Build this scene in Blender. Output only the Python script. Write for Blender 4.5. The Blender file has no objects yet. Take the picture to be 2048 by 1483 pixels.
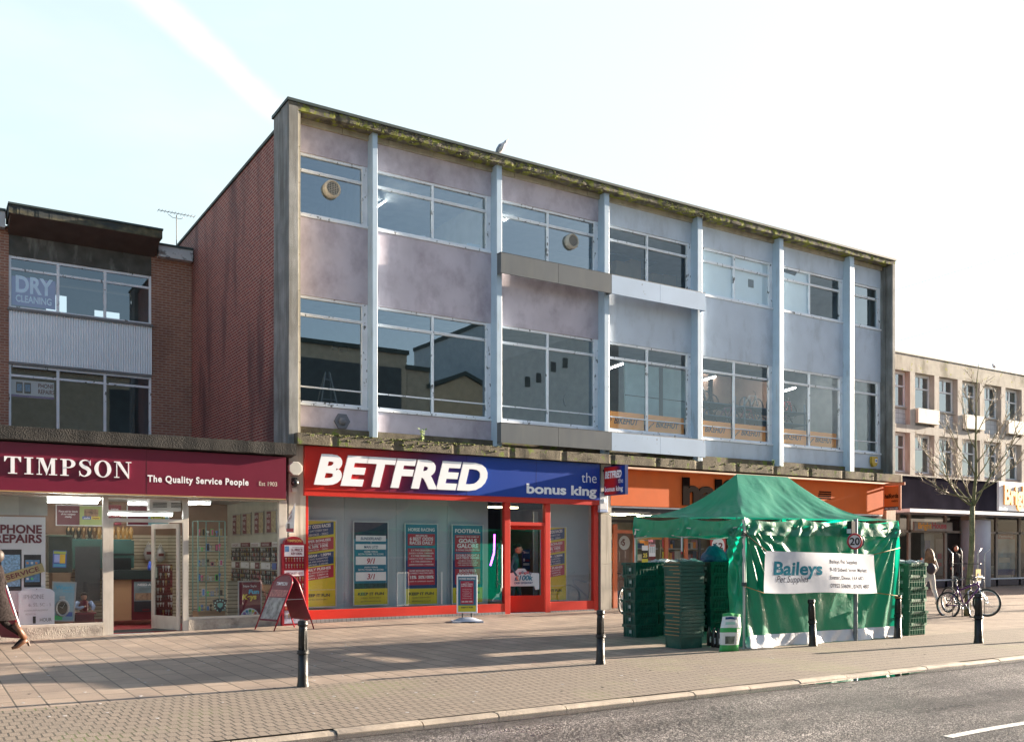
import bpy, bmesh, math, random
from mathutils import Vector, Matrix, noise
R = math.radians
random.seed(7)
sc = bpy.context.scene
COL = sc.collection

# ------------------------------------------------------------------ camera
F = 1876.0                      # focal length in photograph pixels (2048 wide)
TH = math.atan2(2956, 1876)     # angle between the street front (X) and the view axis
CT, ST = math.cos(TH), math.sin(TH)
CAMY, CAMZ, HOR = -19.7, 1.55, 1102.0
cam_d = bpy.data.cameras.new('camera'); cam = bpy.data.objects.new('camera', cam_d); COL.objects.link(cam)
cam.location = (0, CAMY, CAMZ); cam.rotation_euler = (R(90), 0, TH - R(90))
cam_d.sensor_fit = 'HORIZONTAL'; cam_d.sensor_width = 36; cam_d.lens = 36 * F / 2048
cam_d.shift_y = (HOR - 741.5) / 2048; cam_d.clip_start = .1; cam_d.clip_end = 3000
sc.camera = cam

# ------------------------------------------------------------------ sun, sky, exposure
SUN_EL, SUN_AZ = R(12.7), math.atan2(-.32, 3.44)      # azimuth from +X
sv = Vector((math.cos(SUN_AZ) * math.cos(SUN_EL), math.sin(SUN_AZ) * math.cos(SUN_EL), math.sin(SUN_EL)))
sl = bpy.data.lights.new('sun', 'SUN'); sun = bpy.data.objects.new('sun', sl); COL.objects.link(sun)
sl.energy = 5.0; sl.angle = R(.5); sl.color = (1, .84, .66)
sun.rotation_euler = (-sv).to_track_quat('-Z', 'Y').to_euler()
sc.view_settings.view_transform = 'Standard'; sc.view_settings.look = 'None'
sc.view_settings.exposure = 2.48; sc.view_settings.gamma = 1

def pixdir(px, py):
    u = (px - 1024) / F; v = (HOR - py) / F
    return Vector((CT + ST * u, ST - CT * u, v)).normalized()

w = bpy.data.worlds.new('World'); sc.world = w; w.use_nodes = True
nt = w.node_tree; N = nt.nodes; L = nt.links
for n in list(N): N.remove(n)
def nd(t, **k):
    n = N.new(t)
    for a, b in k.items(): setattr(n, a, b)
    return n
sky = nd('ShaderNodeTexSky', sky_type='NISHITA', sun_disc=False, sun_elevation=SUN_EL,
         sun_rotation=R(90) - SUN_AZ, altitude=50, air_density=1.0, dust_density=1.2, ozone_density=1.4)
tc = nd('ShaderNodeTexCoord')
def vmath(op, a, b=None):
    n = nd('ShaderNodeVectorMath', operation=op)
    for i, s in enumerate((a, b)):
        if s is None: continue
        if hasattr(s, 'is_linked'): L.new(s, n.inputs[i])
        else: n.inputs[i].default_value = s
    return n
def fm(op, a, b=None, clamp=False):
    n = nd('ShaderNodeMath', operation=op, use_clamp=clamp)
    for i, s in enumerate((a, b)):
        if s is None: continue
        if hasattr(s, 'is_linked'): L.new(s, n.inputs[i])
        else: n.inputs[i].default_value = s
    return n.outputs[0]
dirn = vmath('NORMALIZE', tc.outputs['Generated']).outputs[0]
def cloudnoise(scale, lo, hi, stretch):
    mp = nd('ShaderNodeMapping'); mp.inputs['Scale'].default_value = stretch; L.new(dirn, mp.inputs[0])
    nz = nd('ShaderNodeTexNoise'); nz.inputs['Scale'].default_value = scale; nz.inputs['Detail'].default_value = 6
    nz.inputs['Roughness'].default_value = .55
    L.new(mp.outputs[0], nz.inputs['Vector'])
    r = nd('ShaderNodeMapRange', interpolation_type='SMOOTHSTEP'); r.inputs[1].default_value = lo; r.inputs[2].default_value = hi
    L.new(nz.outputs[0], r.inputs[0]); return r.outputs[0]
# thin cirrus everywhere, denser towards the sun
haze = cloudnoise(2.2, .42, .8, (1, 1, 3))
sund = fm('MULTIPLY', fm('POWER', fm('MAXIMUM', vmath('DOT_PRODUCT', dirn, tuple(sv)).outputs['Value'], 0), 2.0), 1.0)
front = fm('MAXIMUM', fm('ADD', fm('MULTIPLY', vmath('DOT_PRODUCT', dirn, (0.35, .94, 0)).outputs['Value'], .9), .1), 0)
# contrail: the plane through two directions
d1, d2 = pixdir(250, -40), pixdir(600, 262)
nrm = d1.cross(d2).normalized(); mid = ((d1 + d2) / 2).normalized()
off = cloudnoise(9, .2, .8, (1, 1, 1))
dist = fm('ABSOLUTE', fm('ADD', vmath('DOT_PRODUCT', dirn, tuple(nrm)).outputs['Value'], fm('MULTIPLY', fm('SUBTRACT', off, .5), .012)))
along = fm('MAXIMUM', fm('SUBTRACT', 1.0, fm('MULTIPLY', fm('SUBTRACT', 1.0, vmath('DOT_PRODUCT', dirn, tuple(mid)).outputs['Value']), 60)), 0)
trw = nd('ShaderNodeMapRange', interpolation_type='SMOOTHSTEP'); trw.inputs[1].default_value = .017; trw.inputs[2].default_value = .001
trw.inputs[3].default_value = 0; trw.inputs[4].default_value = 1; L.new(dist, trw.inputs[0])
trail = fm('MULTIPLY', fm('MULTIPLY', trw.outputs[0], along), fm('ADD', .45, fm('MULTIPLY', off, .6)))
cov = fm('MINIMUM', fm('ADD', fm('ADD', fm('MULTIPLY', fm('MULTIPLY', haze, fm('MINIMUM', fm('ADD', front, .08), 1)), fm('ADD', .25, sund)), fm('MULTIPLY', front, .95)), 0), .88)
mix = nd('ShaderNodeMix', data_type='RGBA'); L.new(cov, mix.inputs[0]); L.new(sky.outputs[0], mix.inputs[6])
mix.inputs[7].default_value = (3.05, 3.72, 3.85, 1)
mix2 = nd('ShaderNodeMix', data_type='RGBA'); L.new(fm('MULTIPLY', fm('MINIMUM', fm('ADD', trail, fm('ADD', fm('MULTIPLY', haze, .35), fm('MULTIPLY', sund, 1.1))), 1), .75), mix2.inputs[0]); L.new(mix.outputs[2], mix2.inputs[6]); mix2.inputs[7].default_value = (4.6, 4.7, 4.8, 1); mix = mix2
bg = nd('ShaderNodeBackground'); bg.inputs[1].default_value = .052; L.new(mix.outputs[2], bg.inputs[0])
wo = nd('ShaderNodeOutputWorld'); L.new(bg.outputs[0], wo.inputs[0])

# ------------------------------------------------------------------ pixel -> place helpers (every point gets a real depth)
def U(px): return (px - 1024) / F
def PX(px, Y): return (Y - CAMY) * (ST * U(px) + CT) / (ST - CT * U(px))
def DEP(px, Y): return (Y - CAMY) / (ST - CT * U(px))
def PZ(px, py, Y): return CAMZ + (HOR - py) / F * DEP(px, Y)
def YX(px, X): return X * (ST - U(px) * CT) / (U(px) * ST + CT) + CAMY
def zh(X, Y):
    z = .009 * max(min(Y, 0), -11.4)
    return z - .015 * max(0, min(9 - X, 12)) * max(0, 1 + min(Y, 0) / 11.4)
def GP(px, py):
    z = 0
    for _ in range(8):
        d = (CAMZ - z) * F / (py - HOR); u = U(px)
        X = d * (CT + ST * u); Y = CAMY + d * (ST - CT * u); z = zh(X, Y)
    return Vector((X, Y, z))

# ------------------------------------------------------------------ materials
MATS = {}
def M(name, col=(.5, .5, .5), rough=.6, metal=0, var=.12, scale=3.0, bump=0, bscale=60, emit=None, stain=None, sfac=.5,
      sscale=(3, 3, .5), slo=.45, shi=.7, spec=.5, det=5, trans=0, moss=None, mlo=.5, mhi=.6, mscale=5):
    if name in MATS: return MATS[name]
    m = bpy.data.materials.new(name); m.use_nodes = True; t = m.node_tree; n = t.nodes; l = t.links
    b = n['Principled BSDF']; b.inputs['Roughness'].default_value = rough; b.inputs['Metallic'].default_value = metal
    b.inputs['Specular IOR Level'].default_value = spec
    c = n.new('ShaderNodeTexCoord')
    nz = n.new('ShaderNodeTexNoise'); nz.inputs['Scale'].default_value = scale; nz.inputs['Detail'].default_value = det
    l.new(c.outputs['Object'], nz.inputs['Vector'])
    mr = n.new('ShaderNodeMapRange'); mr.inputs[1].default_value = .3; mr.inputs[2].default_value = .7
    l.new(nz.outputs[0], mr.inputs[0])
    mx = n.new('ShaderNodeMix'); mx.data_type = 'RGBA'; l.new(mr.outputs[0], mx.inputs[0])
    mx.inputs[6].default_value = (*[x * (1 - var) for x in col], 1); mx.inputs[7].default_value = (*[min(1, x * (1 + var)) for x in col], 1)
    out = mx.outputs[2]
    def layer(out, colr, fac, sc_, lo, hi, vec):
        mp = n.new('ShaderNodeMapping'); mp.inputs['Scale'].default_value = vec; l.new(c.outputs['Object'], mp.inputs[0])
        z = n.new('ShaderNodeTexNoise'); z.inputs['Scale'].default_value = sc_; z.inputs['Detail'].default_value = 8
        z.inputs['Roughness'].default_value = .6
        l.new(mp.outputs[0], z.inputs['Vector'])
        q = n.new('ShaderNodeMapRange'); q.inputs[1].default_value = lo; q.inputs[2].default_value = hi; q.inputs[4].default_value = fac
        l.new(z.outputs[0], q.inputs[0])
        x = n.new('ShaderNodeMix'); x.data_type = 'RGBA'; l.new(q.outputs[0], x.inputs[0]); l.new(out, x.inputs[6]); x.inputs[7].default_value = (*colr, 1)
        return x.outputs[2]
    if stain: out = layer(out, stain, sfac, 1.0, slo, shi, sscale)
    if moss: out = layer(out, moss, .95, mscale, mlo, mhi, (1, 1, 1))
    l.new(out, b.inputs['Base Color'])
    if bump:
        z = n.new('ShaderNodeTexNoise'); z.inputs['Scale'].default_value = bscale; z.inputs['Detail'].default_value = 4
        l.new(c.outputs['Object'], z.inputs['Vector'])
        bp = n.new('ShaderNodeBump'); bp.inputs['Strength'].default_value = bump; bp.inputs['Distance'].default_value = .02
        l.new(z.outputs[0], bp.inputs['Height']); l.new(bp.outputs[0], b.inputs['Normal'])
    if emit:
        b.inputs['Emission Color'].default_value = (*emit[0], 1); b.inputs['Emission Strength'].default_value = emit[1]
    if trans: b.inputs['Transmission Weight'].default_value = trans
    MATS[name] = m; return m

def glassmat(name, tint=(.85, .9, .9), base=.06, k=1.0, wav=.0, gtint=(1, 1, 1)):
    if name in MATS: return MATS[name]
    m = bpy.data.materials.new(name); m.use_nodes = True; t = m.node_tree; n = t.nodes; l = t.links
    for q in list(n): n.remove(q)
    o = n.new('ShaderNodeOutputMaterial'); tr = n.new('ShaderNodeBsdfTransparent'); tr.inputs[0].default_value = (*tint, 1)
    gl = n.new('ShaderNodeBsdfGlossy'); gl.inputs['Roughness'].default_value = .005; gl.inputs[0].default_value = (*gtint, 1)
    ge = n.new('ShaderNodeNewGeometry'); dp = n.new('ShaderNodeVectorMath'); dp.operation = 'DOT_PRODUCT'; l.new(ge.outputs['Normal'], dp.inputs[0]); l.new(ge.outputs['Incoming'], dp.inputs[1])
    ab = n.new('ShaderNodeMath'); ab.operation = 'ABSOLUTE'; l.new(dp.outputs['Value'], ab.inputs[0])
    om = n.new('ShaderNodeMath'); om.operation = 'SUBTRACT'; om.inputs[0].default_value = 1; om.use_clamp = True; l.new(ab.outputs[0], om.inputs[1])
    pw = n.new('ShaderNodeMath'); pw.operation = 'POWER'; pw.inputs[1].default_value = 5; l.new(om.outputs[0], pw.inputs[0])
    fr = n.new('ShaderNodeMath'); fr.operation = 'MULTIPLY_ADD'; fr.inputs[1].default_value = .95; fr.inputs[2].default_value = .045; l.new(pw.outputs[0], fr.inputs[0])
    a = n.new('ShaderNodeMath'); a.operation = 'MULTIPLY_ADD'; a.inputs[1].default_value = k; a.inputs[2].default_value = base; a.use_clamp = True
    l.new(fr.outputs[0], a.inputs[0])
    x = n.new('ShaderNodeMixShader'); l.new(a.outputs[0], x.inputs[0]); l.new(tr.outputs[0], x.inputs[1]); l.new(gl.outputs[0], x.inputs[2])
    l.new(x.outputs[0], o.inputs[0])
    c = n.new('ShaderNodeTexCoord'); z = n.new('ShaderNodeTexNoise'); z.inputs['Scale'].default_value = .8; l.new(c.outputs['Object'], z.inputs['Vector'])
    bp = n.new('ShaderNodeBump'); bp.inputs['Strength'].default_value = wav; bp.inputs['Distance'].default_value = .01
    l.new(z.outputs[0], bp.inputs['Height']); l.new(bp.outputs[0], gl.inputs['Normal'])
    MATS[name] = m; return m

def brickmat(name, axes, c1, c2, mortar, bw, bh, ms, offset=.5, bump=.4, dirt=None, dfac=.6, rough=.85, dirtvec=(1, 1, .35), dlo=.45, dhi=.75,
             green=None, speck=0, gloss=None, squash=1):
    if name in MATS: return MATS[name]
    m = bpy.data.materials.new(name); m.use_nodes = True; t = m.node_tree; n = t.nodes; l = t.links
    b = n['Principled BSDF']; b.inputs['Roughness'].default_value = rough
    c = n.new('ShaderNodeTexCoord'); s = n.new('ShaderNodeSeparateXYZ'); l.new(c.outputs['Object'], s.inputs[0])
    cb = n.new('ShaderNodeCombineXYZ'); l.new(s.outputs[axes[0]], cb.inputs[0]); l.new(s.outputs[axes[1]], cb.inputs[1])
    bt = n.new('ShaderNodeTexBrick'); l.new(cb.outputs[0], bt.inputs['Vector']); bt.offset = offset
    bt.inputs['Scale'].default_value = 1; bt.inputs['Brick Width'].default_value = bw; bt.inputs['Row Height'].default_value = bh
    bt.inputs['Mortar Size'].default_value = ms; bt.inputs['Mortar Smooth'].default_value = .15
    bt.inputs['Color1'].default_value = (*c1, 1); bt.inputs['Color2'].default_value = (*c2, 1); bt.inputs['Mortar'].default_value = (*mortar, 1)
    out = bt.outputs['Color']
    def noise_(sc_, vec=(1, 1, 1), det=6):
        mp = n.new('ShaderNodeMapping'); mp.inputs['Scale'].default_value = vec; l.new(c.outputs['Object'], mp.inputs[0])
        z = n.new('ShaderNodeTexNoise'); z.inputs['Scale'].default_value = sc_; z.inputs['Detail'].default_value = det; l.new(mp.outputs[0], z.inputs['Vector'])
        return z.outputs[0]
    def rng(o_, lo, hi, top):
        q = n.new('ShaderNodeMapRange'); q.inputs[1].default_value = lo; q.inputs[2].default_value = hi; q.inputs[4].default_value = top; l.new(o_, q.inputs[0]); return q.outputs[0]
    def mixc(f, a, colr, mode='MIX'):
        x = n.new('ShaderNodeMix'); x.data_type = 'RGBA'; x.blend_type = mode; l.new(f, x.inputs[0]); l.new(a, x.inputs[6]); x.inputs[7].default_value = (*colr, 1); return x.outputs[2]
    if green:
        g = n.new('ShaderNodeMath'); g.operation = 'MULTIPLY'; l.new(bt.outputs['Fac'], g.inputs[0]); l.new(rng(noise_(.7), green[1], green[1] + .15, 1), g.inputs[1])
        out = mixc(g.outputs[0], out, green[0])
    if dirt: out = mixc(rng(noise_(1.2, dirtvec, 8), dlo, dhi, dfac), out, dirt)
    out = mixc(rng(noise_(9), .35, .75, .35), out, tuple(x * .55 for x in c1))
    if speck: out = mixc(rng(noise_(140, (1, 1, 1), 2), .58, .7, speck), out, (.6, .55, .5))
    l.new(out, b.inputs['Base Color'])
    h = n.new('ShaderNodeMath'); h.operation = 'MULTIPLY_ADD'; l.new(bt.outputs['Fac'], h.inputs[0]); h.inputs[1].default_value = -1
    l.new(rng(noise_(90, (1, 1, 1), 3), 0, 1, .5), h.inputs[2])
    bp = n.new('ShaderNodeBump'); bp.inputs['Strength'].default_value = bump; bp.inputs['Distance'].default_value = .008
    l.new(h.outputs[0], bp.inputs['Height']); l.new(bp.outputs[0], b.inputs['Normal'])
    if gloss: l.new(rng(noise_(.5), .4, .7, 1), b.inputs['Coat Weight']); b.inputs['Coat Roughness'].default_value = gloss
    MATS[name] = m; return m

# ------------------------------------------------------------------ mesh builder
_TX = {}
def textgeo(s, bold, shear, spacing=1.0):
    k = (s, bold, shear, spacing)
    if k not in _TX:
        cu = bpy.data.curves.new('t', 'FONT'); cu.body = s; cu.offset = bold; cu.shear = shear; cu.fill_mode = 'FRONT'
        cu.space_character = spacing; cu.resolution_u = 4
        o = bpy.data.objects.new('t', cu); me = bpy.data.meshes.new_from_object(o)
        vs = [v.co.copy() for v in me.vertices]; fs = [tuple(p.vertices) for p in me.polygons]
        bpy.data.objects.remove(o); bpy.data.meshes.remove(me); bpy.data.curves.remove(cu)
        _TX[k] = (vs, fs)
    return _TX[k]
CAPH = max(v.y for v in textgeo('H', 0, 0)[0])

class MB:
    def __init__(s): s.v = []; s.f = []; s.m = []; s.mats = []; s.sm = []
    def mi(s, m):
        if m not in s.mats: s.mats.append(m)
        return s.mats.index(m)
    def add(s, vs, fs, m, smooth=False):
        b = len(s.v); s.v += [Vector(v) for v in vs]; i = s.mi(m)
        for f in fs: s.f.append(tuple(b + k for k in f)); s.m.append(i); s.sm.append(smooth)
        return s
    def box(s, x0, x1, y0, y1, z0, z1, m):
        if x0 > x1: x0, x1 = x1, x0
        if y0 > y1: y0, y1 = y1, y0
        if z0 > z1: z0, z1 = z1, z0
        vs = [(x, y, z) for z in (z0, z1) for y in (y0, y1) for x in (x0, x1)]
        return s.add(vs, [(0, 2, 3, 1), (4, 5, 7, 6), (0, 1, 5, 4), (2, 6, 7, 3), (0, 4, 6, 2), (1, 3, 7, 5)], m)
    def quad(s, a, b, c, d, m): return s.add([a, b, c, d], [(0, 1, 2, 3)], m)
    def prism(s, pts, ext, m, smooth=False):
        n = len(pts); e = Vector(ext); vs = [Vector(p) for p in pts]; vs += [p + e for p in vs[:n]]
        fs = [tuple(range(n))[::-1], tuple(range(n, 2 * n))] + [(i, (i + 1) % n, n + (i + 1) % n, n + i) for i in range(n)]
        return s.add(vs, fs, m, smooth)
    def cyl(s, p0, p1, r0, r1, m, n=12, cap=True, smooth=True):
        p0, p1 = Vector(p0), Vector(p1); d = (p1 - p0).normalized()
        a = d.orthogonal().normalized(); b = d.cross(a)
        vs = []
        for p, r in ((p0, r0), (p1, r1)):
            for i in range(n):
                t = 2 * math.pi * i / n; vs.append(p + (a * math.cos(t) + b * math.sin(t)) * r)
        s.add(vs, [(i, (i + 1) % n, n + (i + 1) % n, n + i) for i in range(n)], m, smooth)
        if cap: s.add(vs, [tuple(range(n))[::-1], tuple(range(n, 2 * n))], m)
        return s
    def tube(s, pts, r, m, n=8, closed=False):
        pts = [Vector(p) for p in pts]; k = len(pts); rs = r if isinstance(r, (list, tuple)) else [r] * k
        vs = []; prev = None
        for i, p in enumerate(pts):
            if closed: d = (pts[(i + 1) % k] - pts[i - 1]).normalized()
            else: d = (pts[min(i + 1, k - 1)] - pts[max(i - 1, 0)]).normalized()
            a = d.orthogonal().normalized() if prev is None else (prev - d * prev.dot(d)).normalized()
            prev = a; b = d.cross(a)
            for j in range(n):
                t = 2 * math.pi * j / n; vs.append(p + (a * math.cos(t) + b * math.sin(t)) * rs[i])
        fs = []
        for i in range(k if closed else k - 1):
            i2 = (i + 1) % k
            for j in range(n): fs.append((i * n + j, i * n + (j + 1) % n, i2 * n + (j + 1) % n, i2 * n + j))
        if not closed: fs += [tuple(range(n))[::-1], tuple(range((k - 1) * n, k * n))]
        return s.add(vs, fs, m, True)
    def lathe(s, prof, c, m, n=20, ax=None):
        vs = []; k = len(prof); c = Vector(c)
        for r, z in prof:
            for j in range(n):
                t = 2 * math.pi * j / n; vs.append(c + Vector((r * math.cos(t), r * math.sin(t), z)))
        fs = [(i * n + j, i * n + (j + 1) % n, (i + 1) * n + (j + 1) % n, (i + 1) * n + j) for i in range(k - 1) for j in range(n)]
        fs += [tuple(range(n))[::-1], tuple(range((k - 1) * n, k * n))]
        return s.add(vs, fs, m, True)
    def ball(s, c, r, m, nu=14, nv=9, fn=None):
        c = Vector(c); r = Vector(r if hasattr(r, '__len__') else (r, r, r)); vs = []
        for i in range(nv + 1):
            a = math.pi * i / nv
            for j in range(nu):
                t = 2 * math.pi * j / nu; d = Vector((math.sin(a) * math.cos(t), math.sin(a) * math.sin(t), math.cos(a)))
                q = Vector((d.x * r.x, d.y * r.y, d.z * r.z))
                if fn: q = fn(q, d)
                vs.append(c + q)
        fs = [(i * nu + j, (i + 1) * nu + j, (i + 1) * nu + (j + 1) % nu, i * nu + (j + 1) % nu) for i in range(nv) for j in range(nu)]
        return s.add(vs, fs, m, True)
    def grid(s, fn, nu, nv, m, smooth=True, flip=False):
        vs = [fn(i / nu, j / nv) for j in range(nv + 1) for i in range(nu + 1)]
        fs = [(j * (nu + 1) + i, j * (nu + 1) + i + 1, (j + 1) * (nu + 1) + i + 1, (j + 1) * (nu + 1) + i) for j in range(nv) for i in range(nu)]
        if flip: fs = [f[::-1] for f in fs]
        return s.add(vs, fs, m, smooth)
    def text(s, st, o, h, m, w=None, bold=.0, shear=0, ext=0, align='L', ax=(1, 0, 0), ay=(0, 0, 1), sp=1.0, lift=.003):
        vs, fs = textgeo(st, bold, shear, sp)
        if not vs: return s
        ax, ay, o = Vector(ax), Vector(ay), Vector(o); nn = ax.cross(ay).normalized(); k = h / CAPH
        x0 = min(v.x for v in vs); x1 = max(v.x for v in vs)
        kx = k if w is None else w / (x1 - x0)
        sh = {'L': 0, 'C': .5, 'R': 1}[align] * (x1 - x0)
        pts = [o + ax * ((v.x - x0 - sh) * kx) + ay * (v.y * k) + nn * (lift + ext) for v in vs]
        s.add(pts, fs, m)
        if ext:
            cnt = {}
            for f in fs:
                for i in range(len(f)):
                    a, b = f[i], f[(i + 1) % len(f)]; cnt[(a, b)] = 1
            for (a, b) in cnt:
                if (b, a) not in cnt: s.add([pts[a], pts[b], pts[b] - nn * (ext + lift), pts[a] - nn * (ext + lift)], [(0, 3, 2, 1)], m)
        return s
    def build(s, name, parent=None, loc=None, bevel=0):
        off = Vector((0, 0, 0)); p = parent
        while p is not None: off += p.location; p = p.parent
        lo = Vector(loc) if loc is not None else (s.origin() if parent is None else Vector((0, 0, 0)))
        me = bpy.data.meshes.new(name)
        me.from_pydata([v - off - lo for v in s.v], [], s.f)
        for m in s.mats: me.materials.append(m)
        me.polygons.foreach_set('material_index', s.m); me.polygons.foreach_set('use_smooth', s.sm); me.update()
        o = bpy.data.objects.new(name, me); COL.objects.link(o)
        if parent: o.parent = parent
        o.location = lo
        if bevel:
            bm_ = o.modifiers.new('bevel', 'BEVEL'); bm_.width = bevel; bm_.segments = 2; bm_.limit_method = 'ANGLE'
        return o
    def origin(s):
        xs = [v.x for v in s.v]; ys = [v.y for v in s.v]; zs = [v.z for v in s.v]
        return Vector(((min(xs) + max(xs)) / 2, (min(ys) + max(ys)) / 2, min(zs)))

def tag(o, label=None, cat=None, group=None, kind=None):
    if label: o['label'] = label
    if cat: o['category'] = cat
    if group: o['group'] = group
    if kind: o['kind'] = kind
    return o
def thing(name, label, cat, loc=(0, 0, 0), group=None):
    o = bpy.data.objects.new(name, None); COL.objects.link(o); o.location = loc; o.empty_display_size = .2
    return tag(o, label, cat, group)
def dup(root, loc, rz=0, label=None, group=None):
    def cp(o, par):
        c = o.copy(); COL.objects.link(c); c.parent = par
        for ch in list(o.children): cp(ch, c)
        return c
    r = cp(root, None); r.location = loc; r.rotation_euler = (0, 0, rz)
    if label: r['label'] = label
    if group: r['group'] = group
    return r

# ------------------------------------------------------------------ shared materials
WHITE = M('white_paint', (.78, .81, .85), .45, var=.06, stain=(.30, .28, .26), sfac=.5, slo=.58, shi=.72, sscale=(5, 5, 3))
PEEL = M('peeling_white_paint', (.78, .81, .86), .5, var=.08, stain=(.10, .10, .10), sfac=.95, slo=.60, shi=.64, sscale=(9, 9, 5))
CONC = M('weathered_concrete', (.24, .245, .24), .9, var=.25, scale=2.2, bump=.7, bscale=70, stain=(.09, .085, .07), sfac=.8, sscale=(5, 5, .5), slo=.42, shi=.68)
CONC2 = M('concrete_lining', (.42, .38, .29), .85, var=.15, bump=.3, stain=(.15, .13, .1), sfac=.5)
MOSSY = M('mossy_concrete', (.17, .155, .12), .95, var=.35, scale=5, bump=1.0, bscale=45, stain=(.05, .045, .035), sfac=.85, sscale=(3, 3, 2), slo=.42, shi=.6, moss=(.20, .22, .03), mlo=.50, mhi=.56, mscale=5)
LEDGE = M('ledge_concrete', (.14, .12, .085), .95, var=.3, scale=4, bump=.9, bscale=50, stain=(.06, .05, .035), sfac=.8, sscale=(2.5, 2.5, 3), slo=.48, shi=.66, moss=(.13, .17, .03), mlo=.56, mhi=.62, mscale=4)
PINK = M('pink_render', (.54, .485, .54), .9, var=.10, scale=1.6, bump=.25, bscale=120, stain=(.29, .235, .28), sfac=.7, sscale=(2.3, 2.3, 1.7), slo=.46, shi=.74)
BLUEP = M('pale_blue_render', (.53, .59, .68), .9, var=.06, scale=1.5, bump=.25, bscale=120, stain=(.30, .33, .37), sfac=.5, sscale=(3, 3, 1.3), slo=.5, shi=.75)
MULL = M('pale_blue_mullion_paint', (.38, .49, .60), .4, var=.05, stain=(.22, .25, .28), sfac=.6, sscale=(6, 6, 1), slo=.6, shi=.7)
BOXG = M('grey_metal_panel', (.105, .12, .135), .75, spec=.2, var=.08, scale=1, stain=(.16, .17, .17), sfac=.4)
BOXB = M('blue_white_metal_panel', (.36, .46, .60), .75, spec=.2, var=.06, scale=1, stain=(.15, .13, .12), sfac=.8, sscale=(8, 8, 6), slo=.66, shi=.70)
ROOFD = M('dark_roof_edge', (.03, .05, .05), .6, var=.3)
GLASS = glassmat('window_glass', (.55, .62, .66), .17, 2.2, .05, (.80, .93, 1.0))
CGLASS = glassmat('clear_upper_glass', (.86, .90, .92), .035, 1.3, .03, (.8, .93, 1.0))
SGLASS = glassmat('shop_glass', (.92, .95, .94), .03, 1.2, .03)
BLACK = M('black_paint', (.012, .013, .014), .35, var=.2)
DARK = M('dark_interior', (.035, .035, .04), .8)
STEEL = M('galvanised_steel', (.42, .44, .46), .4, .7, var=.12, scale=8)
# ================================================================== GROUND
SLAB = brickmat('pavement_slabs', (1, 0), (.31, .242, .19), (.235, .18, .14), (.035, .03, .022), .60, .30, .010, .37, .5, dirt=(.13, .10, .085), dfac=.75, dirtvec=(1, 1, 1), dlo=.42, dhi=.74, rough=.7, speck=.15)
PAVER = brickmat('block_pavers', (0, 1), (.205, .165, .13), (.175, .14, .11), (.018, .016, .013), .10, .20, .009, .5, .9, dirt=(.15, .125, .10), dfac=.5, dirtvec=(1, 1, 1), rough=.75, green=((.10, .15, .02), .53), speck=.35)
def ground(name, x0, x1, y0, y1, m, dz=0, nx=60, ny=20, fn=zh):
    b = MB(); b.grid(lambda a, c: (x0 + (x1 - x0) * a, y0 + (y1 - y0) * c, fn(x0 + (x1 - x0) * a, y0 + (y1 - y0) * c) + dz), nx, ny, m)
    return tag(b.build(name, loc=(0, 0, 0)), kind='structure')
KY = -11.4
PVL = -8.62
ground('pavement', -40, 90, PVL, 4.2, SLAB, 0, 130, 24)
ground('paver_strip', -40, 90, KY, PVL, PAVER, 0, 130, 6)
# kerb stones
KERB = M('kerb_granite', (.34, .29, .235), .75, var=.25, scale=6, bump=.5, bscale=60, stain=(.12, .10, .09), sfac=.8, sscale=(3, 3, 3), slo=.5, shi=.7)
b = MB(); x = -20
while x < 70:
    ln = random.uniform(.85, .95); dz = random.uniform(-.012, .004)
    za = zh(x, KY) - .004 + dz
    pr = [(x, KY + .0, za), (x, KY - .085, za - .004), (x, KY - .12, za - .03), (x, KY - .125, za - .2), (x, KY + .0, za - .2)]
    b.prism(pr, (ln - .015, 0, -.0), KERB); x += ln
tag(b.build('kerb', loc=(0, 0, 0)), kind='structure')
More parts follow.
